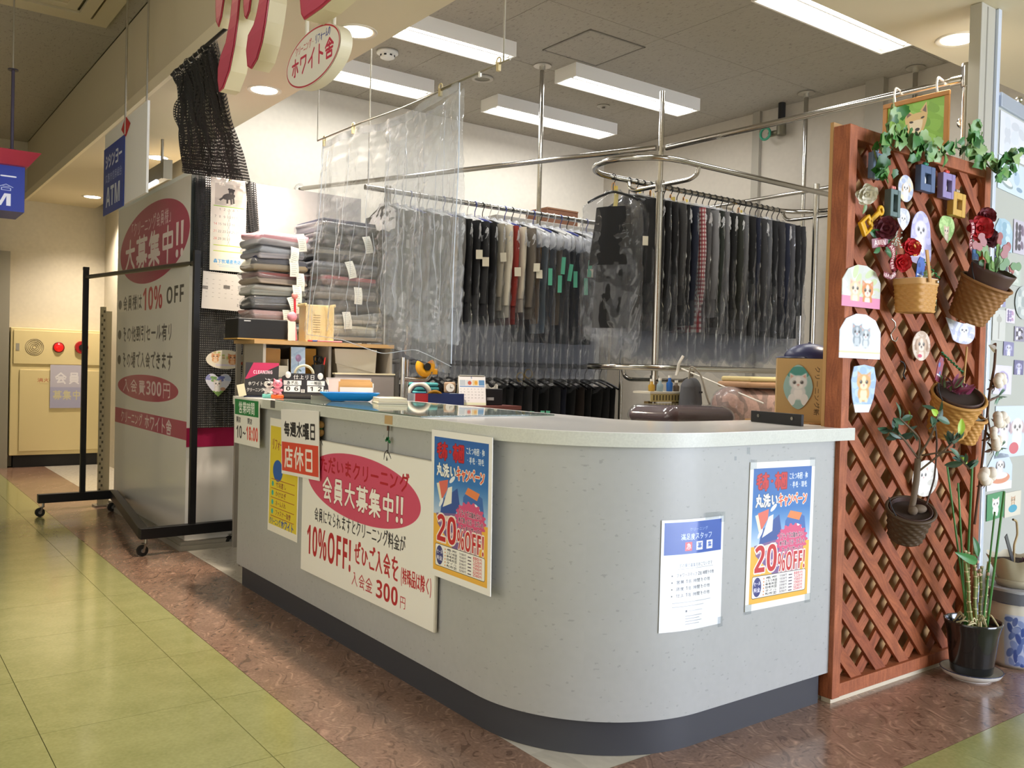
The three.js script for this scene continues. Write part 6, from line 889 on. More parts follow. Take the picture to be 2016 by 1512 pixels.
function bagGeo(L, k) {
  return loft(44, 44, (a, v) => {
    const W = 0.05 + 0.19 * sstep(0, 0.115, v) + 0.014 * v, T = 0.008 + 0.017 * sstep(0, 0.25, v) + 0.002 * Math.sin(v * 6 + k), c = Math.cos(a), s = Math.sin(a);
    const f = (noise(c * 5 + k, s * 5, v * 7) * 0.017 + noise(c * 12, s * 12 + k, v * 18) * 0.011) * (0.45 + 0.55 * Math.abs(c)) + noise(c * 3 + k, s * 3, v * 45) * 0.004;
    return [s * (T + f), -0.075 - L * v + noise(c * 3, s * 3, k) * 0.09 * v - 0.09 * v * v * Math.pow(Math.max(0, Math.cos(a - k)), 3), c * (W + f)];
  });
}
function hoodGeo(k) { // the gathered double film over the shoulders
  return loft(40, 14, (a, v) => { const W = 0.055 + 0.192 * sstep(0, 0.62, v) + 0.004 * Math.sin(a * 3 + k), T = 0.01 + 0.018 * sstep(0, 1, v), c = Math.cos(a), s = Math.sin(a), f = (noise(c * 6 + k, s * 6, v * 6) * 0.014 + noise(c * 15, s * 15 + k, v * 12) * 0.008) * (0.4 + 0.6 * Math.abs(c)); return [s * (T + f), -0.072 - 0.17 * v + noise(c * 4, s * 4, k) * 0.05 * v, c * (W + f)]; });
}
const hoodMat = phys(0xf3f4f6, 0.12, { transmission: 0.5, thickness: 0, ior: 1.5, side: THREE.DoubleSide });
const HD = [0, 1, 2].map((k) => hoodGeo(k * 3.1 + 0.4));
const bagMat = [phys(0xf1f2f4, 0.07, { transmission: 0.975, thickness: 0, ior: 1.45, side: THREE.DoubleSide }), phys(0xeef0f4, 0.1, { transmission: 0.94, thickness: 0, ior: 1.45, side: THREE.DoubleSide })];
const JK = [0, 1, 2, 3].map((k) => jacketGeo([0.66, 0.72, 0.78, 0.82][k], k * 3.7, [0.5, 0.56, 0.58, 0.6][k])), SH = [0, 1, 2].map((k) => jacketGeo([0.58, 0.62, 0.66][k], k * 5.1 + 2, [0.45, 0.5, 0.5][k])), TR = [0, 1, 2].map((k) => trouserGeo([0.6, 0.66, 0.72][k], k * 2.9)), BG = [0, 1, 2, 3].map((k) => bagGeo([0.86, 0.92, 0.98, 1.02][k], k * 4.3 + 1));
const wireBlack = std(0x151515, 0.4, 0.3), plasticWhite = std(0xd8d8d6, 0.4), wireBlue = std(0x2b3a86, 0.4);
const paperTag = std(0xded8c4, 0.8), greenTag = std(0x5fb99a, 0.7), yellowTag = std(0xd9c25f, 0.7), cloth = new Map();
const fabric = (c) => { if (!cloth.has(c)) cloth.set(c, std(c, 0.88)); return cloth.get(c); };
const checkTex = canvas(128, 128, (x) => { fillR(x, '#c9c2bd', 0, 0, 128, 128); for (let i = 0; i < 4; i++) { fillR(x, 'rgba(140,40,48,.75)', i * 32, 0, 15, 128); fillR(x, 'rgba(120,30,40,.6)', 0, i * 32, 128, 15); } });
const checkCloth = std(0xffffff, 0.85, 0, { map: tiled(checkTex, 3, 6) });
function garment(label, group, [x, y, z], { geo, color, mat, bag, bagK = 0, hanger = wireBlack, ry = 0, tag, green, yellow, hood }) {
  const t = thing('hanging_garment', label, 'garment', [x, y, z], ry, group);
  part(t, 'hook', hookGeo, hanger); part(t, 'hanger_bar', yokeGeo, hanger); part(t, 'clothing', geo, mat || fabric(color));
  if (bag) { part(t, 'film_bag', bag, bagMat[bagK]); if (hood !== undefined) part(t, 'film_hood', HD[hood % 3], hoodMat); }
  if (tag) part(t, 'paper_tag', box(0.002, 0.055, 0.04), paperTag, [rr(-0.03, 0.01), -0.33 - tag, 0.262], [0, 0.9 + rr(-0.5, 0.3), rr(-0.3, 0.3)]);
  if (green) part(t, 'green_tag', box(0.002, 0.11, 0.026), greenTag, [rr(-0.02, 0.02), -0.34 - green, 0.265], [rr(-0.1, 0.25), 1.0, rr(-0.25, 0.25)]);
  if (yellow) part(t, 'yellow_slip', grid(2, 5, (u, v) => [(u - 0.5) * 0.06, -0.05 - 0.15 * v, 0.012 + 0.012 * Math.sin(v * 3)]), new THREE.MeshStandardMaterial({ color: 0xd9c25f, roughness: 0.7, side: THREE.DoubleSide }), [0, 0, 0.01], [0, 1.1 + rr(-0.6, 0.4), 0.1]);
  if (yellow) part(t, 'rubber_band', at(new THREE.TorusGeometry(0.022, 0.002, 6, 20), 0, -0.055, 0, 0, 1), std(0xd08a1c, 0.5));
  return t;
}
{ // rear rail, left to right
  const list = [['black', 0x1b1b1d], ['grey', 0x5a5854], ['dark grey', 0x3a3a3c], ['brown', 0x4a3a30], ['black', 0x1a1a1c], ['charcoal', 0x2b2b2d], ['beige', 0x8f8574], ['grey', 0x6a6864], ['black', 0x171719],
    ['black', 0x18181a], ['charcoal', 0x2a2a2c], ['black', 0x151517], ['greige', 0x9a9384], ['cream', 0xd8d0bc], ['brick red', 0x8c2f26], ['ivory', 0xcfc6b2], ['taupe', 0x6f675d], ['black', 0x161618], ['tan', 0xa07848], ['pale blue', 0x9fb0b8], ['navy', 0x1d2434], ['sand', 0xb09878], ['charcoal', 0x29292d], ['dark grey', 0x38363a], ['navy', 0x171c30], ['midnight blue', 0x151a2c], ['black', 0x131315], ['black', 0x17171a]];
  list.forEach(([n, c], i) => {
    const x = 0.99 + i * 0.0585, early = i < 9;
    garment(n + ' bagged garment, ' + nth(i + 1) + ' from the left on the rear clothes rail', 'bagged garments on the rear rail', [x, 2.13 + 0.0155 - 0.018, -2.97], { geo: i > 16 ? TR[i % 3] : SH[i % 3], color: c, bag: BG[2 + i % 2], bagK: i % 2, hanger: [wireBlack, plasticWhite, plasticWhite, wireBlue][i % 4], ry: rr(-0.04, 0.04), tag: !early && [9, 10, 12, 14, 16, 17].includes(i) ? 0.02 + (i % 3) * 0.04 : (i === 24 ? 0.06 : 0), hood: i, green: i > 17 ? 0.02 + ((i * 5) % 4) * 0.04 : 0, yellow: 0 });
  });
}
{ // lower rail at the back
  ['black', 'black', 'dark brown', 'black', 'charcoal', 'black', 'black', 'navy', 'black', 'charcoal', 'black', 'dark grey', 'black', 'black', 'charcoal', 'navy', 'black', 'dark brown', 'black', 'black', 'charcoal', 'black'].forEach((n, i) => {
    const x = 1.16 + i * 0.075 + x0(i);
    garment(n + ' trousers, ' + nth(i + 1) + ' from the left on the lower rear rail', 'trousers on the lower rear rail', [x, 1.1175, -2.97], { geo: TR[i % 3], color: { black: 0x0f0f10, 'dark brown': 0x2a211c, charcoal: 0x232325, navy: 0x141828, 'dark grey': 0x303032 }[n], ry: rr(-0.08, 0.08), green: [9, 10, 11, 12].includes(i) ? 0.0001 : 0 });
  });
  function x0(i) { return (i % 3) * 0.01; }
}
{ // the oval rail
  const list = [['black', 0x141415], ['charcoal', 0x2a2a2b], ['black', 0x121214], ['black', 0x151517], ['dark grey', 0x3a3a3a], ['black', 0x101012], ['navy', 0x141a2c], ['red checked', 0x7c3a3f], ['grey', 0x4b4b4c], ['silver grey', 0x77777a], ['dark green', 0x20261f], ['grey', 0x6a6a6c], ['black', 0x121213], ['olive', 0x262821], ['grey', 0x5e5e60], ['black', 0x101011], ['navy', 0x10162a], ['dark grey', 0x333335], ['grey', 0x55565a], ['black', 0x131417], ['charcoal', 0x2c2c30], ['dark navy', 0x12172a], ['grey', 0x48484c], ['black', 0x121214], ['charcoal', 0x27272a]];
  list.forEach(([n, c], i) => {
    const x = 2.3 + i * 0.0605;
    garment(n + ' bagged garment, ' + nth(i + 2) + ' from the left on the oval chrome rail', 'bagged garments on the oval rail', [x, 2.268, -2.27], { geo: JK[i % 4], color: c, mat: n === 'red checked' ? checkCloth : null, bag: BG[(i * 3) % 4], bagK: (i >> 1) % 2, hanger: wireBlack, ry: rr(-0.05, 0.05), hood: i % 4 === 1 || i > 6 && i < 13 ? i : undefined, yellow: [1, 3, 6, 8, 17].includes(i) ? 1 : 0 });
  });
  const g = garment('black jacket with a yellow slip, first on the left end of the oval rail', 'bagged garments on the oval rail', [2.16, 2.268, -2.262], { geo: skirtGeo(0.13, 0.175, 0.35, 0.03).translate(0, -0.05, 0), color: 0x121213, bag: BG[1], bagK: 0, ry: 0.5, tag: 0.06, yellow: 1 });
  g.scale.set(1, 1, 0.8); part(g, 'skirt', skirtGeo(0.12, 0.135, 0.42, 0.024), fabric(0x1a1a1b), [0, -0.36, 0]);
}
{ // storage cabinet and carton against the back wall
  const t = thing('storage_cabinet', 'plain grey storage cabinet against the back wall behind the garments', 'cabinet', [3.2, 0, -4.42]); part(t, 'cabinet_body', rbox(1.1, 2.34, 0.5, 0.006, 0, 1.17, 0), std(0x8f8b84, 0.6)); for (const s of [-1, 1]) { const d = part(t, 'door', rbox(0.53, 2.0, 0.014, 0.004, s * 0.272, 1.06, 0.256), std(0x999590, 0.55)); part(d, 'handle', box(0.012, 0.12, 0.014), steel, [s * 0.04, 1.1, 0.27]); }
  const c = thing('brown_carton', 'flat brown carton on top of the storage cabinet behind the rear rail', 'box', [3.37, 2.3405, -4.35]); part(c, 'carton_body', box(0.34, 0.12, 0.3, 0, 0.06, 0), std(0x6b4630, 0.8)); part(c, 'lid', box(0.345, 0.012, 0.305, 0, 0.126, 0), std(0x7a5338, 0.8)); part(c, 'end_label', box(0.002, 0.06, 0.12, 0.1715, 0.07, 0), std(0x9a6a60, 0.7));
}
// ---------------------------------------------------------------- the wooden trellis
const woodTex = [0, 1, 2].map((k) => noiseTex(256, (a, b, c, u, v) => { const s = noise(u * 60 + noise(u * 6, v * 2, k) * 5, v * 3, k * 3.3), m = s * 26 + noise(u * 5, v * 5, k) * 20 + c * 10; return [152 + m, 84 + m * 0.7, 48 + m * 0.5]; }));
const woodMat = woodTex.map((t, i) => std([0xffffff, 0xf2ead8, 0xe6d8d0][i], 0.6, 0, { map: tiled(t, 3, 3) }));
const TX0 = 1.11, TX1 = 2.075, TY0 = 0.018, TY1 = 1.938;
function clipRect(poly, x0, x1, y0, y1) {
  for (const [k, lim, s] of [[0, x0, 1], [0, x1, -1], [1, y0, 1], [1, y1, -1]]) {
    const out = []; for (let i = 0; i < poly.length; i++) { const a = poly[i], b = poly[(i + 1) % poly.length], da = s * (a[k] - lim), db = s * (b[k] - lim); if (da >= 0) out.push(a); if ((da >= 0) !== (db >= 0)) { const t = da / (da - db); out.push([a[0] + (b[0] - a[0]) * t, a[1] + (b[1] - a[1]) * t]); } } poly = out; if (!poly.length) return poly;
  } return poly;
}
{
  const t = thing('wooden_trellis', 'tall red-brown wooden lattice trellis at the right end of the counter', 'trellis');
  const fw = 0.045, fz0 = -0.045, fz1 = 0.018, wood = (g, k = 0) => boxUV(g);
  for (const x of [TX0, TX1 - fw]) part(t, 'frame_post', boxUV(rbox(fw, TY1 - TY0, fz1 - fz0, 0.003, x + fw / 2, (TY0 + TY1) / 2, (fz0 + fz1) / 2)), woodMat[0]);
  for (const y of [TY0, TY1 - fw]) part(t, 'frame_rail', boxUV(rbox(TX1 - TX0 - 2 * fw, fw, fz1 - fz0 - 0.004, 0.003, (TX0 + TX1) / 2, y + fw / 2, (fz0 + fz1) / 2 - 0.001)), woodMat[0]);
  const x0 = TX0 + fw - 0.004, x1 = TX1 - fw + 0.004, y0 = TY0 + fw - 0.004, y1 = TY1 - fw + 0.004, P = 0.1525, hw = 0.0315;
  for (const [dir, z, n] of [[-1, -0.004, 'front_slat'], [1, -0.016, 'rear_slat']]) for (let k = -8; k < 26; k++) {
    const c = k * P + 0.05, f = (x, o) => dir < 0 ? c + 0.9 - (x - x0) + o : c - 0.9 + (x - x0) + o;
    const q = clipRect([[x0 - 0.2, f(x0 - 0.2, -hw)], [x1 + 0.2, f(x1 + 0.2, -hw)], [x1 + 0.2, f(x1 + 0.2, hw)], [x0 - 0.2, f(x0 - 0.2, hw)]], x0, x1, y0, y1);
    if (q.length < 3) continue;
    const g = extrude(shapeOf(q), 0.011), u = g.attributes.uv, p = g.attributes.position; for (let i = 0; i < u.count; i++) { const X = p.getX(i), Y = p.getY(i); u.setXY(i, (X + dir * -Y) * 0.7 + k * 0.37, (X + dir * Y) * 0.7 + k * 0.61); }
    part(t, n, g, woodMat[(k + 30) % 3], [0, 0, z - 0.0055]);
  }
  part(t, 'foot_strip', span(TX0 + 0.01, TX1, 0, 0.018, -0.03, 0.006), std(0xcbbfa6, 0.7));
  const b = thing('backing_board', 'light plywood board standing behind the trellis', 'board'); part(b, 'plywood_sheet', boxUV(span(1.135, 2.102, 0.02, 1.962, -0.075, -0.062)), std(0xb78e58, 0.65)); part(b, 'foot', span(1.2, 2.05, 0, 0.02, -0.085, -0.055), std(0xb78e58, 0.7));
  const b2 = thing('narrow_plank', 'second thin wooden plank leaning behind the trellis post', 'board', [1.245, 0, -0.1]); part(b2, 'plank', boxUV(span(-0.02, 0.3, 0, 1.86, -0.02, -0.008)), std(0x9a7142, 0.65)); part(b2, 'dark_edge', span(-0.026, -0.02, 0, 1.86, -0.022, -0.006), std(0x2e2118, 0.6));
}
// ---------------------------------------------------------------- pictures and ornaments hung on the trellis
const ZP = 0.021;
{
  const arch = (w, h) => [[-w / 2, -h / 2], [w / 2, -h / 2], [w / 2, h * 0.12], [w * 0.36, h * 0.38], [w * 0.12, h / 2], [-w * 0.12, h / 2], [-w * 0.36, h * 0.38], [-w / 2, h * 0.12]];
  const bgd = (x, W, H, cols, n = 30) => { fillR(x, cols[0], 0, 0, W, H); for (let i = 0; i < n; i++) oval(x, (i * 79) % W, (i * 53) % H, W * 0.14, H * 0.08, cols[1 + i % (cols.length - 1)], i); };
  const A = (f, w = 256, h = 200) => canvas(w, h, f);
  cutout('kitten_picture', 'arched picture of two kittens on pink, uppermost on the trellis post', arch(0.224, 0.142), A((x, W, H) => { bgd(x, W, H, ['#d2d3cc', '#c9d6a8', '#dfe0d6', '#cdd0c6']); fillR(x, '#dd8fae', 0, 150, W, 50); animal(x, 'cat', 85, 112, 36, '#e8c9a2', '#f3e3cb'); animal(x, 'cat', 168, 116, 38, '#d78e58', '#f4e2d0'); fillR(x, '#dd8fae', 0, 172, W, 28); }), [1.197, 1.405, ZP], { smooth: false });
  cutout('kitten_picture', 'arched picture of two grey kittens on white, below the pink kitten picture', arch(0.24, 0.15), A((x, W, H) => { bgd(x, W, H, ['#dfe2ec', '#e4e7f0', '#d9dde8']); fillR(x, '#eeeaf0', 0, 135, W, 65); fillR(x, '#ecd6ab', 0, 168, W, 8); animal(x, 'cat', 105, 80, 30, '#8f9aa2', '#c2cace'); animal(x, 'cat', 160, 92, 28, '#a3adb3', '#d3d9dc'); }), [1.2, 1.237, ZP], { smooth: false });
  cutout('kitten_picture', 'rounded tall picture of one ginger kitten on blue', [[-0.045, -0.08], [0.035, -0.08], [0.062, -0.03], [0.074, 0.03], [0.06, 0.075], [0, 0.082], [-0.06, 0.075], [-0.074, 0.03], [-0.065, -0.03]], A((x, W, H) => { bgd(x, W, H, ['#a9c3e4', '#b6cdea', '#9db9de']); fillR(x, '#e6e8ec', 0, 250, W, 60); animal(x, 'cat', 100, 110, 56, '#d7a566', '#f0dcb6'); }, 200, 300), [1.228, 1.06, ZP], { smooth: false });
  cutout('puppy_picture', 'small oval picture of a pale puppy left of the blue frame', ring(0.049, 0.047), A((x, W, H) => { bgd(x, W, H, ['#c3c9da', '#d6d0c2', '#aab4cc', '#e2d4b2']); animal(x, 'dog', 100, 95, 42, '#dcd6d2', '#f0ece8', '#b08c5c'); }, 200, 200), [1.449, 1.769, ZP]);
  cutout('puppy_picture', 'drop-shaped picture of a white puppy below the dark green frame', [[0, -0.04], [0.03, -0.015], [0.042, 0.012], [0.028, 0.034], [0, 0.039], [-0.028, 0.034], [-0.042, 0.012], [-0.03, -0.015]], A((x, W, H) => { bgd(x, W, H, ['#c9ccd6', '#d4d6de', '#bcc0cc']); animal(x, 'dog', 100, 90, 46, '#dedee2', '#f2f2f4', '#a9aab4'); }, 200, 200), [1.44, 1.659, ZP]);
  cutout('dog_photo', 'tall lilac arched picture of a white dog in the middle of the trellis', arch(0.13, 0.183), A((x, W, H) => { bgd(x, W, H, ['#b9b6dd', '#c6c2e6', '#aaa8d4']); animal(x, 'dog', 100, 105, 60, '#d6d2e2', '#eceaf2', '#b8b2cc'); fillR(x, '#a79bb2', 0, 270, W, 30); }, 200, 300), [1.558, 1.609, ZP]);
  cutout('kitten_picture', 'green drop-shaped picture of a tabby kitten near the red roses', [[0.01, -0.05], [0.04, -0.02], [0.056, 0.015], [0.038, 0.044], [0, 0.05], [-0.038, 0.044], [-0.056, 0.015], [-0.04, -0.015]], A((x, W, H) => { bgd(x, W, H, ['#9fbf78', '#b4d08a', '#8cb066']); animal(x, 'cat', 95, 110, 34, '#c9b296', '#eee0cb'); }, 200, 200), [1.738, 1.657, ZP]);
  cutout('puppy_picture', 'oval picture of a tan puppy with a black nose in mid trellis', ring(0.061, 0.054), A((x, W, H) => { bgd(x, W, H, ['#c9b6a4', '#d6c6b6', '#b89f8a']); animal(x, 'dog', 100, 90, 58, '#c0a48c', '#e2d2c2', '#93745c'); oval(x, 85, 170, 24, 12, '#c9506a'); }, 200, 200), [1.588, 1.219, ZP]);
  cutout('seal_photo', 'fan-shaped grey-white animal picture under the large wicker basket', [[-0.11, 0.047], [0.02, 0.03], [0.095, 0.04], [0.11, -0.015], [0.06, -0.047], [-0.04, -0.04], [-0.07, -0.01]], A((x, W, H) => { bgd(x, W, H, ['#c4c8dc', '#dcdfea', '#b3b8cf']); animal(x, 'dog', 160, 90, 40, '#d3d6e4', '#eef0f6', '#a6abc4'); }), [1.865, 1.285, ZP]);
  cutout('cat_photo', 'oval picture of a white cat behind the little fig tree', ring(0.09, 0.067), A((x, W, H) => { bgd(x, W, H, ['#dedcd6', '#e8e6e0', '#cfcbc2']); animal(x, 'cat', 110, 80, 44, '#e6e2da', '#f6f4ee'); }), [1.647, 0.733, ZP]);
}
function miniFrame(label, c, inner, w, h, d, x, y, knot, rz = 0) {
  const t = thing('shadow_frame', label, 'frame', [x, y, 0.018]); t.rotation.z = rz;
  const m = std(c, 0.45), b = w * 0.28; for (const s of [-1, 1]) { part(t, 'frame_stile', rbox(b, h, d, 0.003, s * (w - b) / 2, 0, d / 2 + 0.001), m); part(t, 'frame_rail', rbox(w - 2 * b, b, d - 0.002, 0.002, 0, s * (h - b) / 2, d / 2 + 0.001), m); }
  part(t, 'picture_inset', box(w - 2 * b + 0.002, h - 2 * b + 0.002, 0.004, 0, 0, 0.006), std(inner, 0.4)); part(t, 'picture_spot', ball((w - 2 * b) * 0.32, 0, -h * 0.06, 0.008, 1, 1.4, 0.3, 10), std(0xd9d6d2, 0.5));
  part(t, 'hanging_knot', merge([ball(0.008, -0.006, h / 2 + 0.007, d * 0.5), ball(0.007, 0.008, h / 2 + 0.008, d * 0.5)]), std(knot, 0.4));
}
miniFrame('small grey-blue frame half hidden by ivy on the trellis', 0x66788f, 0x3a4450, 0.058, 0.088, 0.02, 1.244, 1.815, 0x8a9aa8); miniFrame('small slate blue frame with a pale picture', 0x4c5f80, 0x27303c, 0.098, 0.092, 0.024, 1.561, 1.817, 0x2f8a6a); miniFrame('small lilac frame with a red bow', 0x8a7ba8, 0x3a2a30, 0.088, 0.092, 0.024, 1.709, 1.812, 0xd84a3c); miniFrame('small golden frame with a bright picture', 0xc39a45, 0x8a6a4a, 0.09, 0.088, 0.026, 1.785, 1.753, 0xb9a58a, -0.03); miniFrame('small dark green-grey frame left of the oval puppy', 0x5d716f, 0x1c2426, 0.062, 0.094, 0.026, 1.352, 1.702, 0xd9857c);
{ // yellow spade-shaped clip and wire S-hook
  const t = thing('yellow_toy_spade', 'small yellow plastic toy spade hung on the trellis', 'toy spade', [1.222, 1.626, 0.03]); t.rotation.z = -0.95; const m = std(0xd9a41c, 0.35);
  part(t, 'handle', rbox(0.018, 0.085, 0.012, 0.005, 0, 0.028, 0), m); part(t, 'grip', at(new THREE.TorusGeometry(0.013, 0.006, 8, 18), 0, 0.075, 0), m); part(t, 'cross_bar', rbox(0.05, 0.014, 0.012, 0.005, 0, 0.0, 0), m); part(t, 'blade', merge([rbox(0.055, 0.008, 0.014, 0.003, 0, -0.055, 0), rbox(0.01, 0.05, 0.014, 0.003, -0.022, -0.03, 0), rbox(0.01, 0.05, 0.014, 0.003, 0.022, -0.03, 0), rbox(0.045, 0.018, 0.01, 0.003, 0, -0.042, 0)]), m);
  solo('wire_hook', tube([[-0.005, 0.042, 0], [0.012, 0.03, 0.004], [0.012, 0.014, 0.006], [-0.006, 0.0, 0.008], [-0.022, -0.014, 0.01], [-0.014, -0.032, 0.012], [0.008, -0.036, 0.012], [0.022, -0.022, 0.01]], 0.0024, 60, 8), wireMat, 'silver S-shaped wire hook on the trellis', 'hook', [1.384, 1.264, 0.026]);
  solo('wire_hook', tube([[-0.004, 0.03, 0], [0.008, 0.024, 0.006], [0.012, 0.008, 0.01], [0, -0.006, 0.014], [-0.012, -0.018, 0.018], [-0.006, -0.034, 0.022]], 0.0028, 40, 8), matBlack, 'black wire hook above the left basket rim', 'hook', [1.46, 1.13, 0.02]);
}
// ---------------------------------------------------------------- flowers
function petalRose(parent, name, r, m, pos, rot = [0, 0, 0], leaf) {
  const geos = []; const petal = (R, a, tilt, lift) => { const g = grid(5, 5, (u, v) => { const w = (u - 0.5) * 2, s = Math.sin(v * 2.6); return [w * R * 0.75 * s * 0.9, v * R * 1.15, R * (0.34 * w * w - 0.28 * v * v + 0.25)]; }); g.rotateX(tilt); g.translate(0, 0, lift); g.rotateZ(a); return g; };
  for (let i = 0; i < 5; i++) geos.push(petal(r, i * 1.256, 0.55, 0)); for (let i = 0; i < 4; i++) geos.push(petal(r * 0.72, i * 1.57 + 0.5, 0.95, r * 0.12)); for (let i = 0; i < 3; i++) geos.push(petal(r * 0.45, i * 2.09 + 0.2, 1.25, r * 0.22)); geos.push(ball(r * 0.24, 0, 0, r * 0.35));
  return part(parent, name, merge(geos), m, pos, rot);
}
const petalMat = (c) => new THREE.MeshStandardMaterial({ color: c, roughness: 0.6, side: THREE.DoubleSide });
const leafShape = (L, W, curl = 0.2) => grid(6, 8, (u, v) => { const w = (u - 0.5) * 2, s = Math.pow(Math.sin(Math.PI * Math.min(1, v * 0.93 + 0.05)), 0.8); return [w * W / 2 * s, v * L, -curl * L * v * v + Math.abs(w) * W * 0.14 * s]; });
const leafMat = (c, c2) => new THREE.MeshStandardMaterial({ color: c, roughness: 0.45, side: THREE.DoubleSide });
function bouquet(name, label, [x, y, z], roses, ribbonText, ribbons) {
  const t = thing(name, label, 'flowers', [x, y, z]);
  for (const [dx, dy, r, c, rot] of roses) petalRose(t, 'rose_bloom', r, petalMat(c), [dx, dy, 0.025], [rot[0], rot[1] - 0.8, rot[2]]);
  const lf = leafShape(0.05, 0.03), lm = leafMat(0x2f6a35); for (let i = 0; i < 9; i++) part(t, 'leaf', lf, lm, [rr(-0.03, 0.04), rr(-0.03, 0.03), 0.012], [rr(-0.2, 0.6), rr(-0.5, 0.5), i * 0.75]);
  const gyp = []; for (let i = 0; i < 50; i++) gyp.push(ball(0.0028, 0.025 + rr(-0.03, 0.03), rr(-0.03, 0.045), 0.03 + rr(0, 0.02), 1, 1, 1, 5)); const gm = part(t, 'white_filler', gyp, std(0xd9e0d2, 0.7)); gm.userData.kind = 'stuff';
  if (ribbons) { const tex = canvas(256, 64, (q, W, H) => { fillR(q, '#7c1f2c', 0, 0, W, H); write(q, ribbonText, 20, 12, 40, { w: 216, color: '#e6cfc8' }); }), rm = new THREE.MeshStandardMaterial({ map: tex, roughness: 0.4, side: THREE.DoubleSide }); ribbons.forEach(([pts, w]) => part(t, 'ribbon', grid(20, 2, (u, v) => { const k = Math.min(pts.length - 2, Math.floor(u * (pts.length - 1))), f = u * (pts.length - 1) - k, a = pts[k], b = pts[k + 1], dx = b[0] - a[0], dy = b[1] - a[1], l = Math.hypot(dx, dy); return [a[0] + dx * f - dy / l * w * (0.5 - v), a[1] + dy * f + dx / l * w * (0.5 - v), 0.03 + 0.008 * Math.sin(u * 6)]; }), rm)); }
}
bouquet('rose_bouquet', 'dark red rose with gypsophila and a lettered ribbon on the trellis', [1.29, 1.575, 0.03], [[-0.01, 0.03, 0.042, 0x571722, [0.15, -0.2, 0]]], 'ANNIVEN', [[[[0.0, -0.02], [0.03, -0.06], [0.045, -0.11]], 0.03], [[[-0.1, -0.03], [-0.05, -0.02], [0, -0.015]], 0.03], [[[0.045, -0.11], [0.02, -0.13], [-0.02, -0.12]], 0.02]]);
bouquet('rose_bouquet', 'bunch of red and dark roses with a ribbon at the right edge', [1.905, 1.67, 0.035], [[-0.01, 0.0, 0.05, 0xb01a1f, [0, 0, 0.3]], [0.045, -0.03, 0.042, 0x4c121b, [0, 0.3, 0]], [0.045, 0.05, 0.036, 0x6a1822, [-0.4, 0, 0]]], 'SERVICE', [[[[-0.075, 0.03], [-0.065, -0.03], [-0.04, -0.09]], 0.03]]);
{
  const t = thing('white_rose', 'single white fabric rose hung at the top left of the trellis', 'flower', [1.17, 1.715, 0.03]); t.rotation.z = 0.5; petalRose(t, 'bloom', 0.038, petalMat(0xd8d2bd), [0, 0, 0.01], [0.2, -0.8, 0]); part(t, 'sepal', leafShape(0.04, 0.02), leafMat(0x5f7f43), [-0.01, -0.03, 0.01], [0, 0, 2.6]);
  const c = thing('red_carnation', 'bright red ruffled flowers above the small lidded basket', 'flowers', [1.43, 1.53, 0.03]); for (const [x, y, r] of [[0, 0.02, 0.036], [-0.05, -0.03, 0.034], [0.03, 0.03, 0.024]]) petalRose(c, 'bloom', r, petalMat(0xc0141c), [x, y, 0.02], [rr(-0.3, 0.3), rr(-0.3, 0.3) - 0.7, x * 9]); for (let i = 0; i < 6; i++) part(c, 'yellow_tip', box(0.018, 0.006, 0.003), std(0xdca04a, 0.5), [rr(-0.02, 0.04), rr(-0.005, 0.04), 0.05], [0, 0, rr(-0.8, 0.8)]); part(c, 'leaf', leafShape(0.06, 0.035), leafMat(0x3a7a3a), [-0.06, -0.01, 0.012], [0.2, 0, 1.3]);
}
// ---------------------------------------------------------------- wicker baskets
function wicker(r0, r1, h, rows, n, amp = 0.004) { // weave of horizontal strips passing in front of and behind the stakes
  return loft(n * 4, rows * 4, (a, v) => { const row = Math.min(rows - 1, Math.floor(v * rows)), f = v * rows - row, prof = Math.sin(Math.PI * Math.min(1, Math.max(0, f))), w = Math.cos(a * n / 1 + row * Math.PI), r = r1 + (r0 - r1) * v + amp * (0.55 * prof + 0.75 * w * prof); return [Math.cos(a) * r, h * (1 - v), Math.sin(a) * r]; });
}
const wickMat = [std(0xb98742, 0.6), std(0x8a5f30, 0.65), std(0x4a3824, 0.65)];
const soil = std(0x3a2c22, 0.95), potBrown = std(0x4a332a, 0.5);
const rim = (r, t, y) => new THREE.TorusGeometry(r, t, 8, 36).rotateX(Math.PI / 2).translate(0, y, 0);
const card = (label, c1, c2, pos, w, h, rz) => cutout('plant_label', label, [[-w / 2, -h / 2], [w / 2, -h / 2], [w / 2, h * 0.25], [w * 0.25, h / 2], [-w * 0.25, h / 2], [-w / 2, h * 0.25]], canvas(96, 128, (x, W, H) => { fillR(x, c1, 0, 0, W, H); for (let i = 0; i < 14; i++) oval(x, (i * 31) % W, (i * 43) % H, 14, 9, c2, i); fillR(x, '#dfe4ea', 10, 92, 76, 8); }), pos, { smooth: false, rz, category: 'label' });
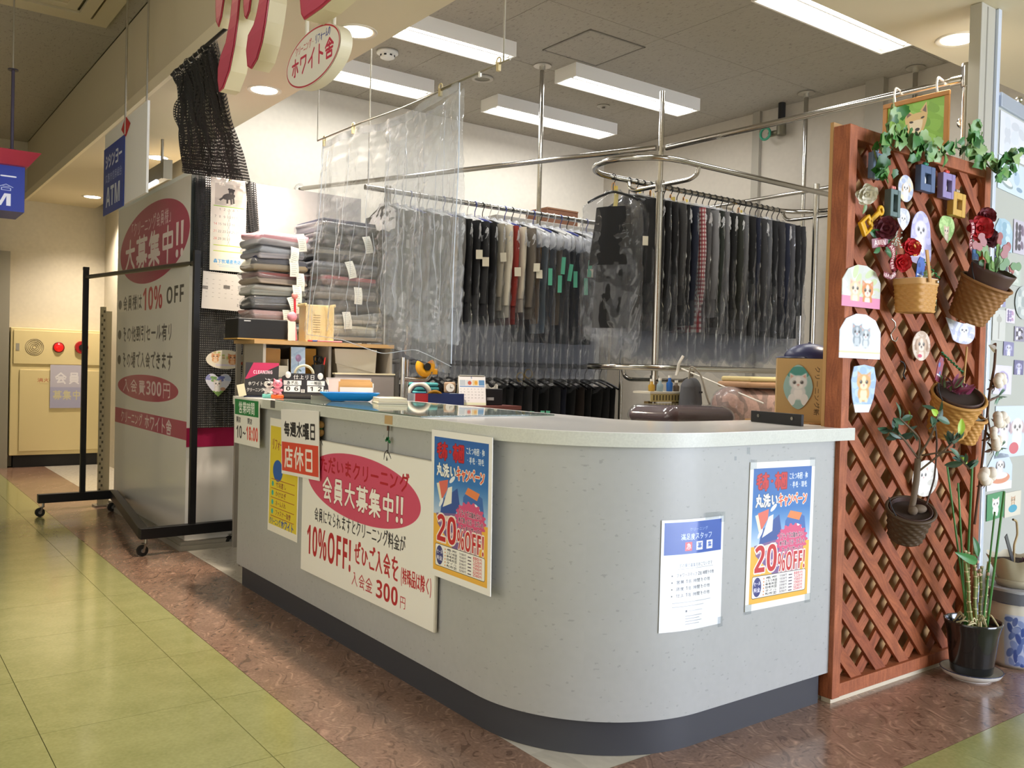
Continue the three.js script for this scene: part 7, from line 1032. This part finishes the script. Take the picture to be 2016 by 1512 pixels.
{ // small lidded basket with a strap handle
  const t = thing('small_basket', 'small square wicker basket with a wooden handle on the trellis', 'basket', [1.425, 1.327, 0.085]);
  const body = loft(64, 40, (a, v) => { const row = Math.floor(Math.min(0.999, v) * 9), f = v * 9 - row, p = Math.sin(Math.PI * f), w = Math.cos(a * 14 + row * Math.PI), c = Math.cos(a), s = Math.sin(a), q = 0.058 / Math.pow(Math.pow(Math.abs(c), 5) + Math.pow(Math.abs(s), 5), 0.2), r = q * (1 - 0.12 * v) + 0.002 * p + 0.002 * w * p; return [c * r * 1.1, 0.1 * (1 - v), s * r * 0.95]; });
  part(t, 'weave', body, wickMat[0]); part(t, 'basket_floor', box(0.1, 0.004, 0.09, 0, 0.004, 0), wickMat[0]); part(t, 'rim_band', loft(64, 2, (a, v) => { const c = Math.cos(a), s = Math.sin(a), q = 0.061 / Math.pow(Math.pow(Math.abs(c), 5) + Math.pow(Math.abs(s), 5), 0.2); return [c * q * 1.1, 0.115 - 0.02 * v, s * q * 0.95]; }), std(0xc79a5e, 0.55)); part(t, 'liner', box(0.11, 0.008, 0.096, 0, 0.114, 0), white);
  part(t, 'handle', merge([at(box(0.016, 0.11, 0.004), -0.03, 0.155, 0.06, -0.1, 0, 0.08)]), std(0xb98a4e, 0.55)); part(t, 'rivet', ball(0.006, -0.026, 0.106, 0.063, 1, 1, 0.5), steel); part(t, 'rivet', ball(0.006, 0.03, 0.106, 0.063, 1, 1, 0.5), steel);
  const v = thing('trailing_sprig', 'dry trailing sprig in the small square basket', 'plant', [1.45, 1.445, 0.09]); for (let i = 0; i < 5; i++) part(v, 'stem', tube([[0, 0, 0], [0.02 + i * 0.006, 0.025 - i * 0.004, 0.01], [0.045 + i * 0.008, 0.0 - i * 0.02, 0.015], [0.05 + i * 0.006, -0.05 - i * 0.015, 0.015]], 0.0015, 24, 5), std(0x6a6a40, 0.7)); const lf = leafShape(0.02, 0.013); for (let i = 0; i < 14; i++) part(v, 'leaf', lf, leafMat(i % 2 ? 0x7f9a5c : 0x93a06a), [0.01 + rr(0, 0.05), rr(-0.08, 0.03), 0.014], [rr(-0.4, 0.6), rr(-1, 1), rr(0, 6)]);
  card('blue plant label in the small square basket', '#3c5fa8', '#27427e', [1.468, 1.482, 0.075], 0.05, 0.085, -0.15);
}
function tiltedBasket(name, label, [x, y, z], { r, h, k, tilt, pot, rows = 11, n = 15, potUp = 0.02 }) {
  const t = thing(name, label, 'basket', [x, y, z]); t.rotation.set(0.12, 0, tilt);
  part(t, 'weave', wicker(r * 0.72, r, h, rows, n, 0.0035), wickMat[k]); part(t, 'rim_braid', rim(r + 0.002, 0.006, h), wickMat[k]); part(t, 'basket_base', cyl(r * 0.72, r * 0.72, 0.006, 0, 0.004, 0, 30), wickMat[k]);
  if (pot) { const p = part(t, 'inner_pot', lathe([[r * 0.62, h * 0.3], [r * 0.86, h + potUp], [r * 0.92, h + potUp], [r * 0.9, h + potUp - 0.012], [r * 0.66, h * 0.3]], 32), new THREE.MeshStandardMaterial({ color: 0x4a332a, roughness: 0.5, side: THREE.DoubleSide })); part(p, 'soil', cyl(r * 0.84, r * 0.84, 0.004, 0, h + potUp - 0.015, 0, 28), soil); }
  part(t, 'hanging_wire', tube([[-r, h, 0], [-r * 1.1, h + 0.03, -0.02], [-r * 0.95, h + 0.055, -0.045]], 0.0022, 16, 6), matBlack); return t;
}
const B2 = tiltedBasket('hanging_basket', 'large tilted wicker basket with a brown pot at the upper right of the trellis', [1.8, 1.325, 0.075], { r: 0.088, h: 0.15, k: 1, tilt: 0, pot: true, potUp: 0.055 }); B2.rotation.set(0.5, 0, 0.02);
const B3 = tiltedBasket('hanging_basket', 'tilted honey-coloured wicker basket with succulents in mid trellis', [1.67, 0.91, 0.08], { r: 0.088, h: 0.155, k: 0, tilt: 0, pot: true, rows: 12, potUp: 0.012 }); B3.rotation.set(0.48, 0, 0.3);
const B4 = tiltedBasket('hanging_basket', 'small wicker basket with a wavy grey planter beside the succulent basket', [1.77, 0.87, 0.1], { r: 0.048, h: 0.095, k: 0, tilt: 0, rows: 8, n: 11 }); B4.rotation.set(0.3, 0, 0.1);
const B5 = tiltedBasket('hanging_basket', 'dark wicker basket holding the little fig tree, low on the trellis', [1.41, 0.548, 0.085], { r: 0.076, h: 0.115, k: 2, tilt: 0, pot: true, rows: 9, n: 14, potUp: 0.005 }); B5.rotation.set(0.35, 0, 0.3);
{ const p = thing('wavy_planter', 'small grey ceramic planter with a wavy rim in the small basket', 'planter', [1.79, 0.925, 0.1]); p.rotation.x = 0.3; part(p, 'planter_wall', loft(40, 6, (a, v) => { const r = 0.05 + 0.012 * (1 - v) * (1 + 0.4 * Math.cos(a * 5)) - 0.012 * v; return [Math.cos(a) * r * 0.8, 0.052 * (1 - v) + 0.006 * Math.cos(a * 5) * (1 - v), Math.sin(a) * r * 0.8]; }), new THREE.MeshStandardMaterial({ color: 0xa7a592, roughness: 0.5, side: THREE.DoubleSide })); part(p, 'soil', cyl(0.04, 0.04, 0.004, 0, 0.035, 0), soil); }
card('blue plant label in the upper right basket', '#2e6db4', '#5f9ad2', [1.8, 1.562, 0.1], 0.045, 0.08, 0.02); card('red and blue plant label in the succulent basket', '#8c3a52', '#4a62a6', [1.555, 1.135, 0.11], 0.035, 0.09, -0.3);
{ // holiday cactus in the upper right basket
  const t = thing('holiday_cactus', 'holiday cactus with pinkish tips in the upper right basket', 'plant', [1.8, 1.5, 0.16]);
  const seg = extrude(shapeOf([[0, 0], [0.014, 0.012], [0.012, 0.03], [0.016, 0.042], [0.006, 0.052], [-0.006, 0.052], [-0.016, 0.042], [-0.012, 0.03], [-0.014, 0.012]], true), 0.003), g1 = leafMat(0x4f7a38), g2 = leafMat(0x9a5a58), g3 = leafMat(0x6a8f4a);
  for (const [a, n, b] of [[-0.9, 4, 0.3], [-0.35, 3, 0.1], [0.1, 3, -0.2], [0.75, 4, -0.25], [1.25, 4, -0.3], [-1.35, 3, 0.35], [0.4, 2, 0.1]]) { let x = 0, y = 0, d = a; for (let i = 0; i < n; i++) { part(t, 'stem_segment', seg, i === n - 1 ? g2 : i % 2 ? g3 : g1, [x, y, rr(-0.02, 0.03)], [0, rr(-0.5, 0.5), -d]); x += Math.sin(d) * 0.045; y += Math.cos(d) * 0.045; d += -b * 0.5; } }
}
{ // red succulents and a green twig
  const t = thing('red_succulents', 'purple-red succulents in the tilted honey-coloured basket', 'plant', [1.63, 1.06, 0.14]); const ms = [leafMat(0x7d2f4c), leafMat(0x8f4a6a), leafMat(0x5a6a42), leafMat(0x6b3a44)], lf = leafShape(0.05, 0.018, 0.35);
  for (let i = 0; i < 34; i++) { const q = Math.floor(i / 7), a = i * 0.9; part(t, 'leaf', lf, ms[(i * 7) % 4], [-0.06 + q * 0.03, -0.0 - q * 0.012 + 0.01, rr(-0.03, 0.02)], [rr(-0.5, 0.9), a, rr(-0.6, 0.6)]); }
  part(t, 'flower_stem', tube([[0.05, -0.02, 0.01], [0.1, -0.035, 0.02], [0.15, -0.06, 0.02]], 0.004, 16, 6), std(0x7a2440, 0.6)); part(t, 'pink_bract', leafShape(0.08, 0.026, 0.2), ms[0], [0.06, 0.0, 0.02], [0.2, 0, -1.9]);
  const w = thing('green_wire_tie', 'twisted green wire tying a bamboo stake to the trellis', 'wire', [1.79, 1.165, 0.03]); part(w, 'green_wire', tube(Array.from({ length: 24 }, (_, i) => [-0.09 + i * 0.0075, 0.035 - i * 0.0033, 0.008 + 0.006 * Math.sin(i * 2.2)]), 0.003, 90, 6), std(0x1f6a3a, 0.5)); part(w, 'stake', bar([0.09, 0.06, 0.012], [0.045, -0.2, 0.02], 0.004), std(0xb98e4e, 0.6));
  const w2 = thing('green_wire_tie', 'twisted green wire beside the small square basket', 'wire', [1.6, 1.5, 0.03]); part(w2, 'green_wire', tube(Array.from({ length: 18 }, (_, i) => [-0.05 + i * 0.007, 0.03 - i * 0.0035, 0.006 + 0.005 * Math.sin(i * 2)]), 0.003, 70, 6), std(0x2a7a40, 0.5));
}
{ // little fig tree in the dark basket
  const t = thing('fig_bonsai', 'little fig tree with dark leaves in the lowest basket', 'plant', [1.38, 0.655, 0.12]); const bark = std(0x6a5a48, 0.85);
  part(t, 'trunk', tube([[0, -0.02, 0], [0.008, 0.04, 0.005], [0.03, 0.1, 0.0], [0.035, 0.17, 0.0]], 0.011, 30, 8), bark); part(t, 'root_knob', merge([ball(0.022, 0.02, 0.0, 0.02, 1.3, 0.7, 1), ball(0.016, -0.012, -0.004, 0.015)]), bark);
  const br = [[[0.035, 0.17, 0], [0.02, 0.24, 0.01], [-0.04, 0.31, -0.03]], [[0.035, 0.17, 0], [0.06, 0.25, 0.03], [0.07, 0.34, 0.05]], [[0.03, 0.12, 0], [0.07, 0.2, 0.07], [0.08, 0.26, 0.12]], [[0.035, 0.17, 0], [-0.03, 0.24, -0.02], [-0.08, 0.27, -0.05]], [[0.06, 0.18, 0], [0.07, 0.2, 0.1], [0.05, 0.15, 0.17]]];
  const lf = [leafShape(0.056, 0.024, 0.25), leafShape(0.042, 0.022, 0.15)], ms = [leafMat(0x2f4a3c), leafMat(0x3a5a44), leafMat(0x46684e), leafMat(0x9dbf3c)]; let k = 0;
  for (const b of br) { part(t, 'branch', tube(b, 0.0035, 16, 6), bark); for (let i = 0; i < 9; i++) { const f = 0.25 + i * 0.09, a = b[1], c = b[2], q = [a[0] + (c[0] - a[0]) * f, a[1] + (c[1] - a[1]) * f, a[2] + (c[2] - a[2]) * f]; part(t, 'leaf', lf[k % 2], ms[k % 11 === 4 ? 3 : k % 3], q, [rr(-0.6, 0.9), rr(-1, 1), rr(-2.6, 2.6)]); k++; } }
  part(t, 'aerial_stem', tube([[0.05, -0.01, 0.02], [0.09, 0.1, 0.03], [0.1, 0.22, 0.03], [0.1, 0.3, 0.02]], 0.0035, 24, 6), std(0x4a3a30, 0.8));
}
{ // cotton branch and hanging rosettes at the right edge
  const t = thing('cotton_branch', 'dried cotton branch with white bolls at the right edge of the trellis', 'plant', [1.97, 0, 0.06]); const br = std(0x5a3f2c, 0.85), puff = std(0xe3d8c6, 0.95);
  part(t, 'stem', tube([[-0.06, 0.55, 0.02], [-0.045, 0.75, 0.03], [-0.02, 0.9, 0.03], [0.0, 1.05, 0.03], [0.03, 1.15, 0.03], [0.035, 1.22, 0.03]], 0.005, 60, 7), br);
  for (const [x, y, r] of [[-0.03, 0.735, 0.036], [0.02, 0.86, 0.03], [0.05, 0.95, 0.032], [0.02, 1.1, 0.03], [-0.005, 0.9, 0.024]]) { const g = []; for (let i = 0; i < 6; i++) g.push(ball(r * 0.55, Math.cos(i * 1.05) * r * 0.6, Math.sin(i * 1.05) * r * 0.5, rr(0, 0.02), 1, 1.1, 1, 10)); part(t, 'cotton_boll', g, puff, [x, y, 0.04]); part(t, 'husk', merge([0, 1, 2, 3].map((i) => leafShape(0.03, 0.014, 0.5).rotateZ(i * 1.57 + 0.4).translate(0, -r * 0.4, 0.005))), br, [x, y - r * 0.4, 0.03]); }
  part(t, 'dry_leaf', leafShape(0.05, 0.034, 0.3), leafMat(0x6b5a3e), [0.035, 1.22, 0.03], [0, 0.4, -1.2]); part(t, 'dry_leaf', leafShape(0.04, 0.03, 0.3), leafMat(0x7a6a4a), [0.035, 1.21, 0.03], [0, 0, 0.9]);
  const ros = (label, x, y) => { const s = thing('hanging_succulent', label, 'plant', [x, y, 0.1]); const lf = leafShape(0.036, 0.012, -0.2), m = leafMat(0x5f7f6a), m2 = leafMat(0x7a9a80); for (let i = 0; i < 22; i++) part(s, 'leaf', lf, i % 3 ? m : m2, [0, 0, 0], [0.3 + (i % 4) * 0.35, 0, i * 0.75]); return s; };
  const r1 = ros('grey-green succulent rosette below the cotton bolls', 2.04, 0.84), r2 = ros('grey-green succulent sprig beside the upper cotton boll', 2.02, 1.04); part(r1, 'stem', tube([[0, 0, 0], [-0.03, 0.03, -0.01], [-0.05, 0.1, -0.02], [-0.04, 0.16, -0.03]], 0.004, 24, 6), std(0x6a4a3a, 0.7)); part(r2, 'stem', tube([[0, 0, 0], [-0.06, -0.02, -0.01], [-0.16, -0.03, -0.01]], 0.004, 24, 6), std(0x6a4a3a, 0.7));
}
{ // ivy along the top rail
  const t = thing('ivy_garland', 'variegated ivy garland trailing along the top of the trellis', 'ivy', [0, 0, 0]); const vm = std(0x5a6a36, 0.7);
  const lobes = [[0, 0], [0.24, -0.06], [0.46, 0.14], [0.42, 0.34], [0.5, 0.5], [0.27, 0.7], [0, 1], [-0.27, 0.7], [-0.5, 0.5], [-0.42, 0.34], [-0.46, 0.14], [-0.24, -0.06]];
  const ivy = [1, 0.75, 1.2].map((s) => { const g = new THREE.ShapeGeometry(shapeOf(lobes.map(([x, y]) => [x * 0.044 * s, y * 0.042 * s]))), p = g.attributes.position; for (let i = 0; i < p.count; i++) p.setZ(i, Math.abs(p.getX(i)) * 0.3 - p.getY(i) * p.getY(i) * 4); g.computeVertexNormals(); return g; });
  const ms = [0x2f6a28, 0x457f36, 0x2a5a26, 0x6d9450, 0x8aa56a].map((c) => leafMat(c));
  const vines = [[[1.2, 1.86, 0.045], [1.27, 1.915, 0.05], [1.36, 1.935, 0.04], [1.46, 1.925, 0.05], [1.56, 1.92, 0.045], [1.68, 1.955, 0.04]], [[1.68, 1.955, 0.04], [1.78, 1.96, 0.05], [1.86, 1.99, 0.04], [1.93, 1.95, 0.05], [2.0, 1.92, 0.05], [2.06, 1.91, 0.05], [2.14, 1.97, 0.05], [2.19, 2.02, 0.05]], [[1.2, 1.86, 0.05], [1.205, 1.82, 0.06], [1.23, 1.79, 0.06], [1.225, 1.76, 0.06]], [[1.3, 1.93, 0.04], [1.285, 1.98, 0.05], [1.3, 2.03, 0.05]], [[1.83, 1.98, 0.04], [1.84, 2.03, 0.05], [1.82, 2.06, 0.05]], [[1.4, 1.95, 0.05], [1.41, 1.9, 0.06], [1.4, 1.86, 0.06]]];
  const counts = [58, 62, 14, 6, 8, 7];
  vines.forEach((v, j) => { const c = new THREE.CatmullRomCurve3(v.map((p) => V(...p))); part(t, 'vine', new THREE.TubeGeometry(c, 40, 0.0028, 6), vm); for (let i = 0; i < counts[j]; i++) { const p = c.getPoint((i + 0.5) / counts[j]); part(t, 'leaf', ivy[i % 3], pick(ms), [p.x + rr(-0.02, 0.02), p.y + rr(-0.025, 0.03), p.z + rr(0, 0.04)], [rr(-0.5, 0.5), rr(-0.6, 0.6), rr(1.6, 4.7)]); } });
}
// ---------------------------------------------------------------- the pinboard partition at the right
const PART = thing('pinboard_partition', 'pale partition with an aluminium frame at the right edge of the photograph', 'partition', [2.275, 0, -0.055], 6 * D2R);
part(PART, 'panel', boxUV(span(0, 1.5, 0.06, 2.24, -0.02, -0.004)), std(0xa9aba2, 0.55)); part(PART, 'top_rail', rbox(1.5, 0.06, 0.04, 0.004, 0.75, 2.265, -0.012), std(0xb8c2d2, 0.3, 0.5)); part(PART, 'base_rail', box(1.5, 0.06, 0.04, 0.75, 0.03, -0.012), steel); part(PART, 'rail_bolt', ball(0.016, 0.22, 2.31, 0), chrome);
{ const t = thing('aluminium_post', 'tall grey aluminium post between the trellis and the pinboard', 'post', [2.19, 0, -0.09]); part(t, 'post_face', rbox(0.115, 2.63, 0.05, 0.004, -0.01, 1.315, 0), std(0xb5b1a4, 0.4, 0.3)); part(t, 'edge_profile', rbox(0.028, 2.63, 0.06, 0.004, 0.065, 1.315, 0.006), std(0xd2dcec, 0.28, 0.4)); part(t, 'groove', box(0.008, 2.62, 0.002, -0.02, 1.31, 0.0255), std(0x8a867a, 0.5)); }
{
  const onBoard = (label, u0, y1, u1, y0, draw, shape, lift = 0.002) => {
    const w = u1 - u0, h = y1 - y0, pts = shape === 'arch' ? [[-w / 2, -h / 2], [w / 2, -h / 2], [w / 2, h * 0.15], [w * 0.3, h * 0.45], [0, h / 2], [-w * 0.3, h * 0.45], [-w / 2, h * 0.15]] : shape === 'round' ? ring(w / 2, h / 2) : [[-w / 2, -h / 2], [w / 2, -h / 2], [w / 2, h / 2], [-w / 2, h / 2]];
    const u = (u0 + u1) / 2, c = Math.cos(6 * D2R), s = Math.sin(6 * D2R), n = -0.004 + lift;
    cutout('pinned_photo', label, pts, canvas(192, 192, draw), [2.275 + u * c + n * s, (y0 + y1) / 2, -0.055 - u * s + n * c], { smooth: shape === 'round', ry: 6 * D2R, rz: rr(-0.02, 0.02), t: 0.0015, coat: 0.6 });
  };
  const blot = (base, cols, n = 12) => (x, W, H) => { fillR(x, base, 0, 0, W, H); for (let i = 0; i < n; i++) oval(x, W * 0.5 + Math.sin(i * 2.1) * W * 0.28, H * 0.5 + Math.cos(i * 3.7) * H * 0.3, W * 0.14, H * 0.1, cols[i % cols.length], i); };
  const pet = (base, fur, light, kind, r = 50) => (x, W, H) => { fillR(x, base, 0, 0, W, H); animal(x, kind, W / 2, H * 0.42, r, fur, light, fur); };
  onBoard('large white sheet with faint sketches at the top of the pinboard', 0.016, 2.225, 0.36, 2.045, blot('#d4d6dd', ['#c2c6cd', '#cdd2d8'])); onBoard('pale blue sheet with a boat-shaped drawing on the pinboard', 0.012, 2.038, 0.36, 1.9, (x, W, H) => { fillR(x, '#c3d2de', 0, 0, W, H); oval(x, 55, 140, 44, 26, '#8a9a9c', 0.4); oval(x, 55, 132, 40, 18, '#d8dcd6', 0.4); oval(x, 120, 90, 20, 40, '#a9c0d2'); oval(x, 110, 60, 8, 16, '#6f8fa6'); oval(x, 140, 150, 20, 14, '#7f9ab0'); });
  onBoard('arched pale blue card on the pinboard beside the roses', 0.003, 1.785, 0.203, 1.65, blot('#9fbdcc', ['#7ea4b8', '#b9cfd9', '#8fb2c4'], 20), 'arch'); onBoard('narrow dark photo right of the arched blue card', 0.215, 1.8, 0.36, 1.655, blot('#b9b4c2', ['#3a3448', '#6a5a72', '#2c2838']));
  onBoard('tall dark violet photo next to the aluminium post', 0.012, 1.647, 0.154, 1.485, (x, W, H) => { fillR(x, '#5a5f9a', 0, 0, W, H); fillR(x, '#b9bcd8', 60, 0, 50, H); fillR(x, '#2a2c4c', 130, 0, 62, H); }); onBoard('faded greenish photo right of the violet photo', 0.16, 1.6, 0.317, 1.515, blot('#b3bdb2', ['#c6ccc2', '#a4b0a6']));
  onBoard('small violet pet photo under the tall violet photo', 0.032, 1.475, 0.149, 1.413, pet('#8f8fb4', '#c9c8dc', '#e4e4f0', 'dog')); onBoard('large round grey picture at the photograph edge', 0.26, 1.519, 0.46, 1.375, blot('#aeb6b4', ['#c4cac6', '#98a2a2']), 'round', 0.004); onBoard('tall narrow grey photo with a bare tree', 0.011, 1.4, 0.157, 1.268, (x, W, H) => { fillR(x, '#c3c4be', 0, 0, W, H); fillR(x, '#9a9a94', 84, 30, 18, 150); oval(x, 95, 60, 40, 20, '#a9a9a2'); });
  onBoard('small lilac and pink photo right of the bare tree', 0.16, 1.41, 0.265, 1.35, blot('#d6cfe0', ['#8f7fa8', '#b48fae', '#6a5a86'])); onBoard('small dark photo at the edge below the round picture', 0.27, 1.34, 0.39, 1.275, blot('#8a869c', ['#3a3648', '#d6d4de'])); onBoard('small violet dog photo in the middle of the pinboard', 0.146, 1.268, 0.267, 1.208, pet('#7a78a0', '#a9a8c8', '#dcdcea', 'dog'));
  onBoard('faded lilac dog portrait beside the cotton bolls', 0.039, 1.165, 0.253, 1.042, pet('#d3cfdf', '#a093bd', '#c9c2da', 'dog', 48)); onBoard('small framed-looking violet dog photo at the right edge', 0.281, 1.192, 0.396, 1.128, pet('#5d5b86', '#9c9abf', '#d0cfe2', 'dog')); onBoard('large picture of two long-eared dogs on the pinboard', 0.079, 0.991, 0.45, 0.768, (x, W, H) => { fillR(x, '#c6d3e2', 0, 0, W, H); animal(x, 'dog', 55, 75, 34, '#d9cfd2', '#efe9e6', '#8d7585'); animal(x, 'dog', 138, 80, 36, '#e4dbd6', '#f3eeea', '#b9a2a6'); oval(x, 120, 160, 30, 22, '#c8606c'); });
  onBoard('arched picture of a puppy in an orange basket', 0.012, 0.79, 0.3, 0.632, (x, W, H) => { fillR(x, '#c3d2e0', 0, 0, W, H); fillR(x, '#e6e4e8', 0, 150, W, 42); animal(x, 'dog', 96, 62, 28, '#d4cfcf', '#efecea', '#4a4448'); oval(x, 96, 130, 78, 30, '#d08a6c'); oval(x, 96, 118, 60, 18, '#e8dcd4'); }, 'arch'); onBoard('small green card with a white kitten on the pinboard', 0.017, 0.622, 0.215, 0.51, pet('#3f8a5c', '#e4e2da', '#f4f2ec', 'cat', 40), '', 0.003); onBoard('small beige card with a kitten in a blue bowl', 0.225, 0.612, 0.42, 0.503, (x, W, H) => { fillR(x, '#d3cdbb', 0, 0, W, H); animal(x, 'cat', 96, 66, 26, '#a98a6a', '#d8c6ac'); oval(x, 96, 132, 52, 30, '#3f9ab4'); }, '', 0.003);
}
// ---------------------------------------------------------------- pots on the floor
{
  const t = thing('orchid_pot', 'glossy black flower pot with leggy orchid canes on a white saucer', 'potted plant', [1.8, 0, 0.14]), glaze = phys(0x16191a, 0.18, { clearcoat: 0.6 });
  part(t, 'pot', lathe([[0, 0.022], [0.066, 0.022], [0.072, 0.03], [0.088, 0.17], [0.098, 0.206], [0.1, 0.215], [0.094, 0.215], [0.084, 0.17], [0.07, 0.05]], 40), glaze); part(t, 'soil', cyl(0.086, 0.086, 0.006, 0, 0.186, 0, 30), soil);
  const cane = std(0x7f8a4e, 0.6), stick = std(0x3f7a34, 0.5), root = std(0xc9bd90, 0.7);
  for (const [x, z, x2, z2, h, r] of [[-0.03, 0.0, -0.09, -0.07, 0.6, 0.0035], [-0.03, -0.01, -0.065, -0.04, 0.54, 0.0035], [0.0, -0.03, 0.015, -0.03, 0.62, 0.0045], [0.02, 0.04, 0.02, 0.085, 0.52, 0.0045], [0.03, 0.02, 0.03, 0.05, 0.44, 0.0035]]) part(t, 'support_stick', bar([x, 0.18, z], [x2, 0.18 + h, z2], r, 8), stick);
  for (const [x, z, dx, h] of [[-0.02, 0.02, -0.03, 0.32], [-0.03, 0.0, -0.02, 0.26], [-0.01, -0.01, -0.025, 0.28], [0.04, 0.02, 0.02, 0.24], [0.05, 0.0, 0.0, 0.22], [0.03, -0.02, 0.045, 0.2], [-0.045, 0.02, -0.075, 0.3]]) { const pts = []; for (let i = 0; i <= 8; i++) pts.push([x + dx * (i / 8) + Math.sin(i * 1.7) * 0.003, 0.185 + h * i / 8, z]); const c = part(t, 'cane', tube(pts, 0.0055, 40, 7), cane); part(c, 'cane_nodes', merge(pts.slice(1).map((p) => ball(0.0075, ...p, 1, 0.5, 1, 8))), root).userData.kind = 'stuff'; }
  for (let i = 0; i < 16; i++) { const a = i * 0.7, r = rr(0.03, 0.08); part(t, 'aerial_root', tube([[Math.cos(a) * r * 0.3, 0.2, Math.sin(a) * r * 0.3], [Math.cos(a + 0.5) * r * 0.7, 0.215 + rr(0, 0.03), Math.sin(a + 0.5) * r * 0.7], [Math.cos(a + 0.8) * r * 1.15, 0.2 + rr(-0.005, 0.015), Math.sin(a + 0.8) * r * 1.15]], 0.003, 14, 5), root); }
  part(t, 'leaf', leafShape(0.12, 0.032, 0.45), leafMat(0x3d7a3e), [-0.05, 0.44, 0.03], [0.3, 0.2, 1.25]); part(t, 'leaf', leafShape(0.07, 0.025, 0.3), leafMat(0x356b38), [-0.045, 0.46, 0.03], [0.2, -0.4, 0.3]); part(t, 'yellow_label', box(0.014, 0.1, 0.002, 0.03, 0.23, -0.01), std(0xd29a2c, 0.5)); for (let i = 0; i < 8; i++) part(t, 'dry_bud', ball(0.005, rr(-0.05, 0.03), 0.38 + rr(0, 0.09), 0.02 + rr(-0.02, 0.02), 1, 1.4, 1, 7), std(0xc9a890, 0.8));
  const s = thing('white_saucer', 'white enamel saucer with a blue rim under the black pot', 'saucer', [1.8, 0, 0.14]); part(s, 'dish', lathe([[0, 0.004], [0.07, 0.004], [0.098, 0.018], [0.107, 0.034], [0.103, 0.035], [0.094, 0.022], [0.068, 0.012], [0, 0.012]], 44), phys(0xd8d6cc, 0.25)); part(s, 'rim_line', rim(0.1055, 0.0018, 0.034), std(0x2a3350, 0.4)); part(s, 'foot_ring', rim(0.065, 0.003, 0.003), white);
}
{
  const blueTex = canvas(512, 256, (x, W, H) => { fillR(x, '#d3cdbd', 0, 0, W, H); for (let i = 0; i < 70; i++) oval(x, (i * 83) % W, 8 + (i * 37) % 44, 14, 10, ['#2b3a72', '#3a4a86', '#1f2a58'][i % 3], i); for (const cx of [90, 260, 430]) { fillR(x, '#b9c1d8', cx - 42, 70, 84, 120); for (let i = 0; i < 26; i++) oval(x, cx - 30 + (i * 29) % 64, 82 + (i * 41) % 100, 12, 7, ['#5f74ac', '#8494c2', '#3f5596'][i % 3], i); } for (let i = 0; i < 40; i++) oval(x, (i * 59) % W, 222 + (i * 17) % 22, 14, 6, '#34447e', 0.3); });
  const mk = (label, x, z, s, top) => { const t = thing('ceramic_stool', label, 'ceramic stool', [x, 0, z]); part(t, 'stool_body', lathe([[0, 0], [0.078 * s, 0], [0.086 * s, 0.02], [0.1 * s, 0.12], [0.104 * s, 0.19], [0.09 * s, 0.245], [0.088 * s, 0.25]], 48), phys(0xffffff, 0.28, { map: blueTex, clearcoat: 0.5 })); part(t, 'stool_top', cyl(0.118 * s, 0.112 * s, 0.045, 0, 0.2725, 0, 6), std(0x6d7079, 0.5)); part(t, 'top_edge', cyl(0.122 * s, 0.122 * s, 0.01, 0, 0.3, 0, 6), std(0xaeb0b4, 0.5)); return t; };
  mk('blue and white ceramic garden stool behind the black pot', 2.115, 0.15, 1); mk('second blue and white ceramic stool at the far right edge', 2.37, 0.15, 1);
  const p = thing('scalloped_planter', 'cream scalloped planter with a sparse succulent on the ceramic stool', 'potted plant', [2.115, 0.305, 0.15]), cer = new THREE.MeshPhysicalMaterial({ color: 0xc9c0a6, roughness: 0.35, side: THREE.DoubleSide });
  part(p, 'drip_tray', lathe([[0, 0.002], [0.07, 0.002], [0.084, 0.03], [0.08, 0.031], [0.066, 0.008], [0, 0.008]], 40), cer); part(p, 'planter_wall', loft(60, 8, (a, v) => { const r = 0.108 - 0.045 * Math.min(1, v * 1.1) + 0.008 * (1 - v) * (1 - v) * Math.cos(a * 8); return [Math.cos(a) * r, 0.008 + 0.105 * (1 - v) + 0.007 * Math.pow(1 - v, 3) * Math.cos(a * 8), Math.sin(a) * r]; }), cer); part(p, 'soil', cyl(0.09, 0.09, 0.004, 0, 0.092, 0), soil);
  part(p, 'twig', tube([[-0.03, 0.09, 0], [-0.032, 0.16, 0], [-0.01, 0.2, 0], [-0.02, 0.25, 0.0], [-0.05, 0.262, 0]], 0.0045, 30, 6), std(0xa9946a, 0.7)); const lf = leafShape(0.04, 0.008, 0.1); for (let i = 0; i < 14; i++) part(p, 'leaf', lf, leafMat(0x5a3a40), [0.03, 0.095, 0.01], [rr(0.2, 1.1), 0, i * 0.5]); part(p, 'metal_trowel', at(box(0.02, 0.13, 0.003), -0.07, 0.15, 0.0, 0, 0, 0.55), std(0x6a6e74, 0.35, 0.8));
}
renderer.render(scene, camera);
